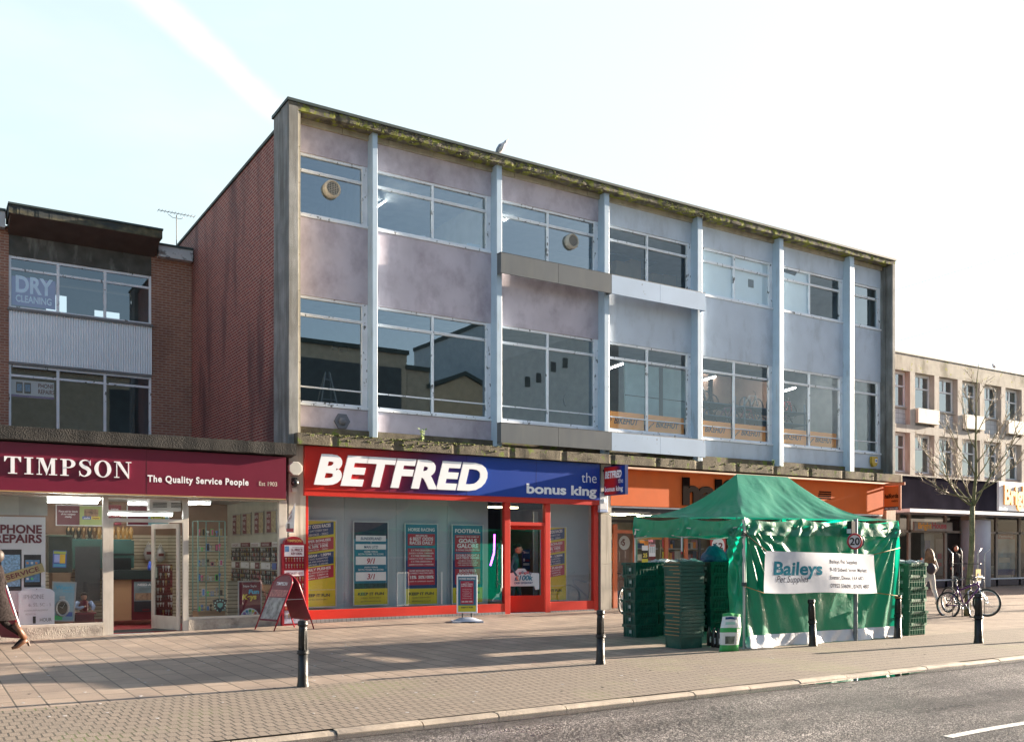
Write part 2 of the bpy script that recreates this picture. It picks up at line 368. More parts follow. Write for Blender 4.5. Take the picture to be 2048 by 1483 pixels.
# road
def asphalt():
    m = bpy.data.materials.new('wet_asphalt'); m.use_nodes = True; t = m.node_tree; n = t.nodes; l = t.links; b = n['Principled BSDF']
    c = n.new('ShaderNodeTexCoord')
    v = n.new('ShaderNodeTexVoronoi'); v.inputs['Scale'].default_value = 84; l.new(c.outputs['Object'], v.inputs['Vector'])
    bw = n.new('ShaderNodeRGBToBW'); l.new(v.outputs['Color'], bw.inputs[0])
    r = n.new('ShaderNodeValToRGB'); e = r.color_ramp.elements; e[0].position = .35; e[0].color = (.018, .016, .017, 1); e[1].position = .80; e[1].color = (.46, .42, .40, 1)
    e2 = r.color_ramp.elements.new(.58); e2.color = (.055, .048, .05, 1)
    l.new(bw.outputs[0], r.inputs[0])
    mp = n.new('ShaderNodeMapping'); mp.inputs['Scale'].default_value = (.12, 1.1, 1); l.new(c.outputs['Object'], mp.inputs[0])
    tn = n.new('ShaderNodeTexNoise'); tn.inputs['Scale'].default_value = 1.3; tn.inputs['Detail'].default_value = 6; l.new(mp.outputs[0], tn.inputs['Vector'])
    tq = n.new('ShaderNodeMapRange'); tq.inputs[1].default_value = .38; tq.inputs[2].default_value = .66; tq.inputs[3].default_value = .45; tq.inputs[4].default_value = 1.15; l.new(tn.outputs[0], tq.inputs[0])
    tx = n.new('ShaderNodeVectorMath'); tx.operation = 'SCALE'; l.new(r.outputs[0], tx.inputs[0]); l.new(tq.outputs[0], tx.inputs['Scale']); l.new(tx.outputs[0], b.inputs['Base Color'])
    nz = n.new('ShaderNodeTexNoise'); nz.inputs['Scale'].default_value = .6; nz.inputs['Detail'].default_value = 4; l.new(c.outputs['Object'], nz.inputs['Vector'])
    q = n.new('ShaderNodeMapRange'); q.inputs[1].default_value = .35; q.inputs[2].default_value = .65; q.inputs[3].default_value = .25; q.inputs[4].default_value = .5
    l.new(nz.outputs[0], q.inputs[0]); l.new(q.outputs[0], b.inputs['Roughness'])
    b.inputs['Specular IOR Level'].default_value = .35
    h = n.new('ShaderNodeMath'); h.operation = 'ADD'; l.new(bw.outputs[0], h.inputs[0])
    d2 = n.new('ShaderNodeMath'); d2.operation = 'MULTIPLY'; l.new(v.outputs['Distance'], d2.inputs[0]); d2.inputs[1].default_value = -.8; l.new(d2.outputs[0], h.inputs[1])
    bp = n.new('ShaderNodeBump'); bp.inputs['Strength'].default_value = 1; bp.inputs['Distance'].default_value = .010; l.new(h.outputs[0], bp.inputs['Height']); l.new(bp.outputs[0], b.inputs['Normal'])
    return m
ASPH = asphalt()
def zr(X, Y): return zh(X, KY) - .045 + .02 * min(1, max(0, (KY - .13 - Y)) / 2.5) + .012 * math.sin(X * .35) * 0
ground('road', -40, 90, -26, KY - .05, ASPH, 0, 80, 30, zr)
b = MB(); CH = M('gutter_asphalt', (.035, .032, .03), .18, var=.3, bump=.3, bscale=90, spec=.8)
b.grid(lambda a, c: (-20 + 90 * a, KY - .13 - (.22 + .03 * math.sin(a * 160)) * c, zr(-20 + 90 * a, KY - .13 - .24 * c) + .004), 220, 2, CH)
tag(b.build('road_gutter', loc=(0, 0, 0)), kind='structure')
# puddle at the kerb
WAT = glassmat('water_film', (.35, .36, .33), .25, 1.5, .02)
b = MB(); g = GP(1745, 1350); pts = []
for i in range(28):
    t = 2 * math.pi * i / 28; pts.append((g.x + (1.25 + .2 * math.sin(3 * t)) * math.cos(t), KY - .25 + .11 * math.sin(t), zr(g.x, KY - .2) + .009))
b.add(pts, [tuple(range(28))], WAT); tag(b.build('puddle', loc=(0, 0, 0)), kind='structure')
# centre line dashes
LINE = M('road_paint', (.62, .62, .60), .6, var=.15, scale=30, stain=(.2, .19, .18), sfac=.8, sscale=(25, 25, 25), slo=.5, shi=.6)
a0 = GP(1885, 1466); a1 = GP(2048, 1437)
b = MB()
for k in range(-3, 5):
    xx = a0.x + k * 6.0; yy = a0.y + .0
    b.grid(lambda a, c: (xx + 4.0 * a, yy - .10 * c + .015 * math.sin(a * 9), zr(xx, yy - .1) + .005), 14, 1, LINE)
tag(b.build('road_marking', loc=(0, 0, 0)), kind='structure')
OPP = brickmat('far_side_paving', (0, 1), (.3, .27, .24), (.27, .24, .21), (.1, .09, .08), .6, .4, .01)
ground('opposite_pavement', -40, 90, -32, -26, OPP, .02, 30, 4, lambda X, Y: zh(X, KY))
b = MB(); GR = M('ground_earth', (.12, .11, .10), .9)
b.box(-900, 1200, -900, 1200, -.9, -.45, GR); tag(b.build('ground', loc=(0, 0, 0)), kind='structure')

# ================================================================== MAIN OFFICE BLOCK
XL, XR = PX(577, 0), PX(1790.5, 0)
XiL, XiR = PX(597, 0), PX(1785, 0)
YP, YM, YG = .42, .15, .50
MUL = [(745, 755.3), (993.5, 1004), (1209, 1218.8), (1395.5, 1405), (1558.8, 1567), (1699.8, 1708.5)]
MX = [(PX(a, YM), PX(c, YM)) for a, c in MUL]
zroof = PZ(577, 194.6, 0); zfas = PZ(592.5, 218.4, 0)
z_pt = PZ(602, 249, YP); z1t = PZ(602, 303, YP); z1b = PZ(602, 432.4, YP); z2t = PZ(602, 588.6, YP); z2b = PZ(602, 809.5, YP)
z3b = PZ(602, 852, YP); zl1, zl0 = 4.10, 3.86
ob = thing('office_block', 'three storey concrete framed office block with pink and pale blue panels above shops', 'building', ((XL + XR) / 2, 5, 0))
FL = brickmat('red_flank_brick', (1, 2), (.30, .066, .048), (.19, .045, .038), (.46, .34, .28), .225, .075, .010, .5, .5, dirt=(.045, .03, .035), dfac=.75, dirtvec=(.9, .9, .22), dlo=.50, dhi=.68)
b = MB()
b.box(XL + .12, XL + .35, 1.0, 15, 0, zroof - .28, FL)
b.box(XR - .35, XR - .1, 1.0, 15, 0, zroof - .28, FL); b.box(XL + .35, XR - .35, 14.7, 15, 0, zroof - .28, FL); b.build('brick_wall', ob)
b = MB(); CAPM = M('flank_coping', (.06, .08, .07), .8, var=.4, scale=4)
b.box(XL + .08, XL + .40, 1.0, 15.05, zroof - .28, zroof - .21, CAPM); b.build('coping', ob)
b = MB(); b.box(XL, XiL, 0, 1.0, 0, zroof - .06, CONC)
b.build('end_fin', ob, bevel=.012)
b = MB()
for k in range(9):   # tan lining blocks on the inner face of the fin
    za = zl1 + k * (zfas - zl1) / 9; b.box(XiL, XiL + .055, .03, YP + .02, za + .006, za + (zfas - zl1) / 9 - .006, CONC2)
b.build('fin_lining', ob)
b = MB(); b.box(XiR, XR, 0, 1.0, 0, zroof - .06, CONC); b.box(XiR - .05, XiR - .001, .26, 1.0, zl1, zfas - .001, CONC)
b.build('end_fin', ob, bevel=.012)
# roof slab with a mossy fascia: joints between cast pieces, ragged lip
b = MB(); n = 220; xs = [XL + (XR - XL) * i / n for i in range(n + 1)]
def lip(x): return .018 * noise.noise((x * 2.2, 0, 1)) + .012 * noise.noise((x * 9, 3, 1))
ztop = zroof - .06
prof = []
for x in xs:
    j = 1 if abs(((x - XL) % 2.32) - 1.16) < .03 else 0
    prof.append([(x, .02 * j + lip(x) * .5, ztop + .0), (x, .02 * j + lip(x + 50) * .6 - .005, zfas + .09 + lip(x)), (x, .02 * j + .01 + lip(x + 9), zfas + lip(x + 20)), (x, .40, zfas + .01), (x, .40, ztop)])
vs = [p for q in prof for p in q]; fs = [(i * 5 + k, i * 5 + (k + 1) % 5, (i + 1) * 5 + (k + 1) % 5, (i + 1) * 5 + k) for i in range(n) for k in range(5)]
b.add(vs, [f[::-1] for f in fs], MOSSY); b.box(XL + .35, XR - .35, .4, 15, ztop - .25, ztop - .01, CONC); b.build('roof_slab', ob)
b = MB(); b.box(XL - .03, XR + .03, -.035, .5, ztop, zroof, ROOFD); b.box(XL - .035, XL + .25, .5, 1.04, ztop - .02, zroof - .01, ROOFD)
b.build('roof_edge', ob)
# soffit beam blocks
b = MB(); x = XiL
while x < XiR - .1:
    x2 = min(x + 1.16, XiR); b.box(x + .008, x2 - .008, .36, .52, z_pt, z_pt + .19, CONC2); x = x2
b.box(XiL, XiR, .40, .6, z_pt + .02, zfas, CONC); b.build('soffit_beam', ob)
# cast shop canopy ledge
b = MB(); n = 200; prof = []
lx0, lx1 = XL + .12, XR + .06
for i in range(n + 1):
    x = lx0 + (lx1 - lx0) * i / n; j = 1 if abs(((x - lx0) % 1.55) - .8) < .06 else 0
    q = noise.noise((x * 3, 5, 0)) * .012
    prof.append([(x, -.25 + .03 * j + q, zl1 - .02 * j + q), (x, -.25 + .03 * j + q, zl0 - q), (x, .9, zl0), (x, .9, zl1 + .02)])
vs = [p for q in prof for p in q]; fs = [(i * 4 + k, i * 4 + (k + 1) % 4, (i + 1) * 4 + (k + 1) % 4, (i + 1) * 4 + k) for i in range(n) for k in range(4)]
fs += [(0, 3, 2, 1), (n * 4, n * 4 + 1, n * 4 + 2, n * 4 + 3)]
b.add(vs, fs, LEDGE); b.build('canopy_ledge', ob)
b = MB(); b.box(XiL, XiR, .34, .7, zl1 + .021, z3b - .01, LEDGE); b.build('plinth_kerb', ob)
# moss cushions on the ledge and the roof edge
MOSS = M('moss', (.075, .085, .018), 1, var=.6, scale=14, bump=.6, bscale=50)
b = MB()
for k in range(900):
    x = random.choice([random.gauss(8.2, .6), random.gauss(10.5, .9), random.uniform(20, 24), random.uniform(7, 27.5), random.gauss(9.8, .5)])
    if not (XL + .2 < x < XR): continue
    r = random.uniform(.008, .026); b.ball((x, -.25 + random.uniform(-.01, .1), zl1 - random.uniform(-.01, .14) * (random.random() < .6)), (r * 1.7, r * .7, r * .8), MOSS, 6, 4)
for k in range(500):
    x = random.choice([random.uniform(8, 14), random.uniform(10, 19.5), random.uniform(17.5, 19.6)])
    r = random.uniform(.006, .018); b.ball((x, -.012 + random.uniform(-.012, .0), ztop - random.uniform(0, .24)), (r * 1.5, r * .5, r * .8), MOSS, 6, 4)
tag(b.build('moss', ob), kind='stuff')
# bays
bays = [(XiL + .055, MX[0][0])] + [(MX[i][1], MX[i + 1][0]) for i in range(5)] + [(MX[5][1], XiR - .05)]
for i, (x0, x1) in enumerate(bays):
    m = PINK if i < 3 else BLUEP
    a0 = x0 - (.06 if i else 0); a1 = x1 + (.06 if i < 6 else 0)
    for za, zb in ((z1t, z_pt), (z2t, z1b), (z3b, z2b)):
        q = MB(); q.box(a0, a1, YP, YP + .2, za, zb, m); q.build('infill_panel', ob, bevel=.006)
for x0, x1 in MX:
    q = MB(); q.box(x0, x1, YM, .60, zl1 + .03, zfas + .0, MULL); q.build('mullion', ob, bevel=.008)
INTW = M('office_wall', (.30, .33, .36), .9); CEIL = M('office_ceiling', (.50, .52, .53), .9); FLOORM = M('office_floor', (.10, .10, .11), .8)
q = MB(); q.box(XiL, XiR, 6.5, 6.6, zl1, zfas, INTW); q.build('inner_wall', ob)
q = MB(); q.box(XiL, XiR, .62, 6.5, z1b - .35, z1b - .15, FLOORM); q.box(XiL, XiR, .62, 6.5, z1b - .50, z1b - .36, CEIL); q.box(XiL, XiR, .62, 6.5, zl1 + .2, zl1 + .3, FLOORM); q.build('floor_slab', ob)
q = MB(); q.box(XiL, XiR, .62, 6.5, z1t + .12, z1t + .2, CEIL); q.build('ceiling', ob)
q = MB(); q.box(XR - .43, XR - .36, .70, 6.5, zl1, zfas, INTW); q.box(XL + .36, XL + .43, .70, 6.5, zl1, zfas, INTW); q.build('inner_wall', ob)
for i, xx in enumerate((bays[3][0] - .12, bays[0][1] + 0.05, bays[2][0] - .1)):
    q = MB(); za, zb = ((zl1, z2t + .3) if i in (0, ) else (z1b - .1, z1t + .1)); q.box(xx, xx + .1, .62, 6.5, za, zb, M('partition', (.45, .44, .36), .9)); q.build('partition_wall', ob)

def z_at(py, Y=YP): return PZ(602, py, Y)
def window(x0, x1, zt, zb, tr, bt, mid, name='window', par=ob, yg=YG, jam=.16, fm=PEEL, gl=GLASS, w=.045, sill=.06):
    """white timber window: outer frame, jamb boards, transoms (list of heights), mullions, pane"""
    a0, a1 = x0 - .05, x1 + .03
    q = MB(); yf = yg - .05
    q.box(a0, a0 + jam, yf - .012, yf + .08, zb, zt, fm); q.box(a1 - jam, a1, yf - .012, yf + .08, zb, zt, fm)
    q.box(a0 + jam, a1 - jam, yf, yf + .07, zt - .055, zt - .002, fm); q.box(a0 + jam, a1 - jam, yf, yf + .07, zb + sill, zb + sill + .05, fm)
    for t in tr: q.box(a0 + jam, a1 - jam, yf + .004, yf + .07, t - .028, t - .002, fm); q.box(a0 + jam, a1 - jam, yf - .004, yf + .066, t - .0, t + .032, fm)
    for t in bt: q.box(a0 + jam, a1 - jam, yf + .006, yf + .066, t - .014, t + .014, fm)
    for mx in mid: q.box(mx - w / 2, mx + w / 2, yf - .006, yf + .072, zb + sill + .05, zt - .055, fm)
    q.box(a0 + .02, a1 - .02, YP - .03 if yg == YG else yf - .06, yf + .08, zb + .005, zb + sill, fm)
    o = q.build(name, par)
    p = MB(); p.quad((a0 + jam, yg, zb + sill + .02), (a1 - jam, yg, zb + sill + .02), (a1 - jam, yg, zt - .03), (a0 + jam, yg, zt - .03), gl); p.build('pane', o)
    return o
t1 = z_at(338); t2 = z_at(627); b2 = z_at(771)
for i, (x0, x1) in enumerate(bays):
    mid = [] if i in (0, 6) else [(x0 + x1) / 2 - .02]
    window(x0, x1, z1t, z1b, [t1], [], mid, gl=CGLASS if i in (3, 4, 5) else GLASS); window(x0, x1, z2t, z2b, [t2], [b2], mid, gl=CGLASS if i in (3, 4, 5, 6) else GLASS)
# projecting panel boxes at bays 3 and 4
xa, xb, xc = PX(1002, -.06), PX(1223.5, -.06), PX(1411, -.06)
for (x0, x1, m) in ((xa, xb, BOXG), (xb, xc, BOXB)):
    for (py0, py1) in ((503, 545), (843.5, 884)):
        zt_, zb_ = PZ(1002, py0, -.06), PZ(1002, py1, -.06)
        q = MB(); h = (x0 + x1) / 2
        q.box(x0 + .004, h - .004, -.06, -.03, zb_, zt_ - .02, m); q.box(h + .004, x1 - .004, -.06, -.03, zb_, zt_ - .02, m)
        q.box(x0, x1, -.055, .14, zt_ - .019, zt_, BLACK if m is BOXG else M('box_edge', (.1, .11, .12), .5)); q.box(x0 + .01, x0 + .03, -.028, .14, zb_, zt_ - .02, m); q.box(x1 - .03, x1 - .01, -.028, .14, zb_, zt_ - .02, m)
        q.build('panel_box', ob)
# boards behind glass, bay 5 and half of bay 6
BRD = M('white_board', (.84, .90, .92), .7, var=.03)
q = MB(); x0, x1 = bays[4]; q.box(x0 + .05, x1 - .1, YG + .03, YG + .05, z1b + .1, z1t - .05, BRD); q.box(x1 - .95, x1 - .72, YG + .02, YG + .027, t1 - .46, t1 - .22, BLACK)
x0, x1 = bays[5]; q.box(x0 + .05, (x0 + x1) / 2 - .03, YG + .03, YG + .05, z1b + .1, t1, BRD)
pts = [(x0 + .05, YG + .03, t1 + .002), ((x0 + x1) / 2 - .03, YG + .03, t1 + .002), ((x0 + x1) / 2 - .03, YG + .03, z1t - .05), ((x0 + x1) / 2 - .5, YG + .03, z1t - .06), ((x0 + x1) / 2 - .6, YG + .03, t1 + .2), (x0 + .3, YG + .03, t1 + .25)]
q.prism(pts, (0, .02, 0), BRD); q.build('window_board', ob)
# pier blocks between the shops
PIER = M('pier_concrete', (.42, .38, .32), .85, var=.12, scale=2, bump=.35, bscale=80, stain=(.12, .10, .08), sfac=.8, sscale=(7, 7, .4), slo=.5, shi=.7)
for pa, pb_ in ((577.5, 611), (1200, 1221)):
    x0, x1 = PX(pa, 0), PX(pb_, 0); q = MB(); z = -.1
    while z < zl0 - .05:
        z2 = min(z + 1.32, zl0 - .002); q.box(x0, x1, -.04 if pa > 1000 else -.012, .5, z + .005, z2, PIER); z = z2
    q.build('pier', ob)
x0 = PX(1772, 0); q = MB(); q.box(x0, XR, -.02, .6, -.1, zl0 - .002, PIER); q.build('pier', ob)

# hexagonal wall plaque
HEX = M('grey_hexagon', (.13, .14, .17), .6)
c = Vector((PX(684, .40), .40, PZ(684, 842, .40))); r = .19
q = MB(); q.prism([(c.x + r * math.cos(R(60 * k)), .419, c.z + r * math.sin(R(60 * k))) for k in range(6)], (0, -.05, 0), HEX)
q.lathe([(r * .55, -.01), (r * .5, .03), (r * .1, .05)], (0, 0, 0), HEX, 6)
for v in q.v[12:]: v.xyz = (c.x + v.x, .37 - v.z, c.z + v.y)
tag(q.build('wall_plaque'), 'dark grey hexagonal plaque below the first window beside the brick flank', 'plaque')
# ledge weeds
LEAF = M('weed_leaf', (.22, .30, .10), .8, var=.3)
def weed(px, py, h, lab):
    x = PX(px, -.05); q = MB(); z0 = zl1 + .01
    for k in range(46):
        a = random.uniform(0, 6.28); rr = random.uniform(0, h * .35); t = random.uniform(.25, 1)
        p = Vector((x + rr * math.cos(a) * t, -.12 + rr * math.sin(a) * t * .7, z0 + h * t)); s = random.uniform(.02, .045)
        d = Vector((random.uniform(-1, 1), random.uniform(-1, 1), random.uniform(-.3, 1))).normalized() * s; e = d.orthogonal().normalized() * s * .6
        q.quad(p - d, p + e, p + d, p - e, LEAF)
    for k in range(7):
        a = random.uniform(0, 6.28); q.cyl((x, -.12, z0), (x + .2 * h * math.cos(a), -.12 + .2 * h * math.sin(a), z0 + h * .9), .006, .003, LEAF, 5)
    tag(q.build('weed_plant'), lab, 'plant')
weed(842, 872, .30, 'pale green weed sprouting on the ledge above the long betting shop sign')
weed(1543, 940, .20, 'small leafy weed on the ledge just above the green tent roof')

# air vents in panes
VEN = M('cream_vent_plastic', (.55, .50, .42), .5, var=.05)
def vent(px, py, lab, slats):
    c = Vector((PX(px, YG), YG, PZ(px, py, YG))); r = .20
    root = thing('air_vent', lab, 'vent', c, 'round air vents set in the top floor panes')
    q = MB(); n = 28
    for (r0, y0, r1, y1) in ((r, 0, r, -.10), (r, -.10, r * .8, -.15), (r * .8, -.15, r * .72, -.12)):
        vs = [(c.x + rr * math.cos(6.2832 * k / n), c.y + yy, c.z + rr * math.sin(6.2832 * k / n)) for rr, yy in ((r0, y0), (r1, y1)) for k in range(n)]
        q.add(vs, [(k, n + k, n + (k + 1) % n, (k + 1) % n) for k in range(n)], VEN, True)
    q.build('housing', root)
    q = MB(); q.prism([(c.x + r * .72 * math.cos(6.2832 * k / n), c.y - .105, c.z + r * .72 * math.sin(6.2832 * k / n)) for k in range(n)], (0, .03, 0), BLACK)
    s = .04
    for k in range(-3, 4):
        h = math.sqrt(max(0, (r * .72) ** 2 - (k * s) ** 2))
        if slats:
            d = Vector((math.cos(R(45)), 0, math.sin(R(45)))); nn = Vector((-d.z, 0, d.x)); a = c + nn * k * s
            q.cyl(a - d * h + Vector((0, -.12, 0)), a + d * h + Vector((0, -.12, 0)), .007, .007, VEN, 6)
        else:
            q.box(c.x + k * s - .004, c.x + k * s + .004, c.y - .13, c.y - .11, c.z - h, c.z + h, VEN); q.box(c.x - h, c.x + h, c.y - .129, c.y - .111, c.z + k * s - .004, c.z + k * s + .004, VEN)
    q.build('grille', root)
vent(662, 380, 'round cream vent with a square grid in the leftmost top floor pane', False)
vent(1141, 484, 'round cream vent with slanting slats in the third bay of the top floor', True)
# rooms' lamps seen through the glass
TUBE = M('lit_tube', (.9, .9, .9), .4, emit=((1, .93, .82), 7))
def lamp(pa, ya, pb_, yb, Y0, Y1, lab, par=None):
    p0 = Vector((PX(pa, Y0), Y0, PZ(pa, ya, Y0))); p1 = Vector((PX(pb_, Y1), Y1, PZ(pb_, yb, Y1)))
    root = thing('ceiling_light', lab, 'lamp', (p0 + p1) / 2, 'fluorescent ceiling lights on the office floors')
    q = MB(); q.cyl(p0, p1, .03, .03, TUBE, 8); q.build('tube', root)
    q = MB(); up = Vector((0, 0, .05)); q.cyl(p0 + up, p1 + up, .035, .035, WHITE, 6); q.build('housing', root)
lamp(752, 414, 800, 382, 1.6, 4.2, 'lit tube light seen through the second top floor window')
lamp(1008, 440, 1032, 428, 1.6, 3.4, 'lit tube light at the left edge of the third top floor window')
lamp(1219, 736, 1245, 727, 1.8, 3.2, 'lit tube light in the first floor window with bright cycle shelves, fourth bay')
lamp(1404, 760, 1430, 753, 1.8, 3.2, 'lit tube light in the fifth bay of the first floor')
lamp(1566, 782, 1590, 775, 1.8, 3.2, 'lit tube light in the sixth bay of the first floor')
# papers on the sill, rag pile
q = MB(); z0 = z1b + .11; PAP = M('white_paper', (.75, .78, .8), .8)
for k in range(5):
    x = PX(935 + k * 4, .58); a = random.uniform(-.3, .3); q.prism([(x, .56, z0), (x + .16, .57, z0 + .02), (x + .14, .60, z0 + .13 + .04 * a), (x - .02, .59, z0 + .1)], (0, .01, 0), PAP)
q.ball((PX(846, .6), .6, z0 + .01), (.12, .05, .07), PAP, 12, 6)
tag(q.build('paper_pile'), 'crumpled white papers lying on the sill inside the second top floor window', 'papers')
# floodlight and ladder inside the first lower window
c = Vector((PX(688, .62), .62, PZ(688, 699, .62)))
root = thing('floodlight', 'black floodlight behind the glass of the lower left office window', 'lamp', c)
q = MB(); q.prism([c + Vector(p) for p in ((-.11, 0, .05), (.08, 0, .09), (.11, 0, -.04), (-.08, 0, -.09))], (0, .12, 0), BLACK); q.build('head', root)
q = MB(); q.box(c.x - .27, c.x - .17, .62, .70, c.z - .02, c.z + .06, BOXG); q.cyl(c + Vector((-.2, .04, .02)), c + Vector((-.05, .04, 0)), .015, .015, BLACK, 6); q.build('bracket', root)
ALU = M('aluminium', (.5, .52, .54), .35, .8)
x = PX(655, 1.4); root = thing('stepladder', 'aluminium stepladder standing inside the lower left office window', 'ladder', (x, 1.4, z2b - .3))
for s in (-1, 1):
    q = MB(); q.cyl((x + .05 * s, 1.4, z2b + 1.0), (x + .32 * s, 1.2, z2b - .4), .02, .02, ALU, 6); q.cyl((x + .05 * s, 1.4, z2b + 1.0), (x + .3 * s, 1.8, z2b - .4), .02, .02, ALU, 6); q.build('rail', root)
q = MB()
for k in range(5): zz = z2b + .8 - k * .24; ww = .09 + .045 * k; q.box(x - ww, x + ww, 1.36 - .035 * k, 1.42 - .035 * k, zz, zz + .02, ALU)
q.build('step', root)
# cartons in the fourth top bay
CART = M('brown_cardboard', (.32, .22, .13), .8); SHB = M('blue_shelf', (.10, .16, .22), .5)
for (pa, pb_, y0, y1) in ((1232, 1262, 520, 560), (1262, 1282, 515, 572), (1305, 1325, 545, 590), (1330, 1352, 548, 596)):
    q = MB(); q.box(PX(pa, 2), PX(pb_, 2), 2, 2.5, PZ(pa, y1, 2), PZ(pa, y0, 2), CART)
    tag(q.build('carton'), 'brown cardboard carton on the shelf in the fourth top floor window, %s' % {1232: 'leftmost', 1262: 'second from left', 1305: 'third from left', 1330: 'rightmost'}[pa], 'box', 'cartons in the fourth top floor window')
q = MB(); x0, x1 = bays[3]; q.box(x0, x1, 1.9, 2.6, PZ(1232, 560, 2) - .05, PZ(1232, 560, 2) - .01, SHB); q.box(x0, x1, 1.9, 2.6, PZ(1232, 512, 2), PZ(1232, 509, 2), SHB)
tag(q.build('shelf_rack'), 'blue metal shelving behind the fourth top floor window', 'shelves')
# cycles hung in bays 4-6 of the first floor, as seen from the street: a dense wall of small cycles
ORG = M('orange_banner', (.95, .36, .06), .6, var=.05); DBR = M('dark_lettering', (.03, .02, .03), .6)
for i, bi in enumerate((3, 3, 4, 4, 5, 5)):
    x0, x1 = bays[bi]; h = (x0 + x1) / 2; a0, a1 = (x0 + .12, h - .05) if i % 2 == 0 else (h + .03, x1 - .16)
    q = MB(); zb_, zt_ = z2b + .13, b2 + .17; q.box(a0, a1, YG + .06, YG + .075, zb_, zt_, ORG)
    q.text('BIKEHUT', (a0 + .25 * (a1 - a0), YG + .058, zb_ + .14), .17, DBR, w=(a1 - a0) * .62, bold=.02, shear=.35)
    for k in range(5): q.box(a0 + .05 + .05 * k, a0 + .08 + .05 * k, YG + .055, YG + .059, zb_ + .05 + .04 * k, zb_ + .1 + .04 * k, DBR)
    tag(q.build('window_banner'), 'orange banner with dark lettering, %s in the %s bay of the first floor' % (('left half', 'right half')[i % 2], ('fourth', 'fifth', 'sixth')[bi - 3]), 'banner', 'orange window banners')
def mini_wheel(q, c, r, m, yax=.0):
    q.tube([(c[0] + r * math.cos(t * .5236), c[1] + yax * math.cos(t * .5236), c[2] + r * math.sin(t * .5236)) for t in range(12)], .022, m, 5, True)
cols = [M('cycle_red', (.3, .04, .05), .4), M('cycle_blue', (.05, .12, .3), .4), M('cycle_pink', (.45, .2, .3), .4), M('cycle_white', (.6, .6, .62), .4), M('cycle_black', (.03, .03, .035), .4)]
RUB = M('tyre_rubber', (.02, .02, .022), .7)
kk = 0
for bi, n_ in ((3, 3), (4, 7), (5, 6)):
    x0, x1 = bays[bi]
    for k in range(n_):
        xx = x0 + .35 + (x1 - x0 - .7) * (k / max(1, n_ - 1)) * (.3 if bi == 3 else 1); zz = b2 + (1.15 if k % 2 else .62); yy = 2.0 + .25 * (k % 3)
        root = thing('display_bicycle', 'small display bicycle on the rack in the %s first floor bay, number %s from left' % (('fourth', 'fifth', 'sixth')[bi - 3], ('one', 'two', 'three', 'four', 'five', 'six', 'seven')[k]), 'bicycle', (xx, yy, zz - .25), 'bicycles racked upstairs')
        m = cols[(kk * 3) % 5]; kk += 1
        q = MB(); q.tube([(xx - .3, yy, zz), (xx - .1, yy, zz + .3), (xx + .2, yy, zz + .32), (xx + .3, yy, zz)], .022, m, 5); q.tube([(xx - .1, yy, zz + .3), (xx, yy, zz), (xx + .2, yy, zz + .3)], .02, m, 5); q.tube([(xx + .2, yy, zz + .32), (xx + .18, yy, zz + .45), (xx + .08, yy, zz + .47)], .014, cols[4], 5); q.build('frame', root)
        for s in (-.3, .3): q = MB(); mini_wheel(q, (xx + s, yy, zz), .24, RUB); q.build('wheel', root)
for bi in (4, 5):
    x0, x1 = bays[bi]; q = MB()
    for zz in (b2 + .2, b2 + .62, b2 + 1.02): q.box(x0, x1, 1.85, 2.9, zz - .03, zz, SHB)
    for xx in (x0 + .1, (x0 + x1) / 2, x1 - .15): q.box(xx, xx + .04, 1.85, 1.9, b2 - .5, b2 + 1.3, SHB)
    q.box(x0 - .2, x1 + .2, 3.2, 3.25, zl1, z2t + .2, M('brown_backwall', (.22, .15, .12), .9))
    tag(q.build('cycle_rack'), 'dark blue cycle rack in the %s bay of the first floor' % ('fifth' if bi == 4 else 'sixth'), 'rack')
x0, x1 = bays[3]; q = MB(); GW = M('pale_screen', (.30, .42, .44), .6)
q.box(PX(1250, 1.2), PX(1318, 1.2), 1.2, 1.25, b2, t2 + .1, GW); q.box(PX(1326, 1.2), PX(1392, 1.2), 1.2, 1.25, b2, t2 + .1, GW); q.box(PX(1318.5, 1.2), PX(1325.5, 1.2), 1.19, 1.25, b2, t2 + .1, BLACK)
q.box(PX(1250, 1.2), PX(1392, 1.2), 1.185, 1.199, b2 + .78, b2 + .80, BLACK)
tag(q.build('partition_screen'), 'pale green display screens behind the fourth bay of the first floor', 'screen')
# leaning strips in the end bay
x0, x1 = bays[6]
for (bz, tz) in ((z1b + .1, t1 - .05), (z2b + .15, t2 - .1)):
    q = MB()
    for k in range(3): xx = x0 + .12 + .28 * k; q.prism([(xx + .18, .75, bz), (xx + .3, .75, bz), (xx + .1, .75, tz), (xx - .02, .75, tz)], (0, .04, 0), GW)
    tag(q.build('blind'), 'pale vertical blind strips in the %s window of the end bay' % ('upper' if bz > 7 else 'lower'), 'blind')
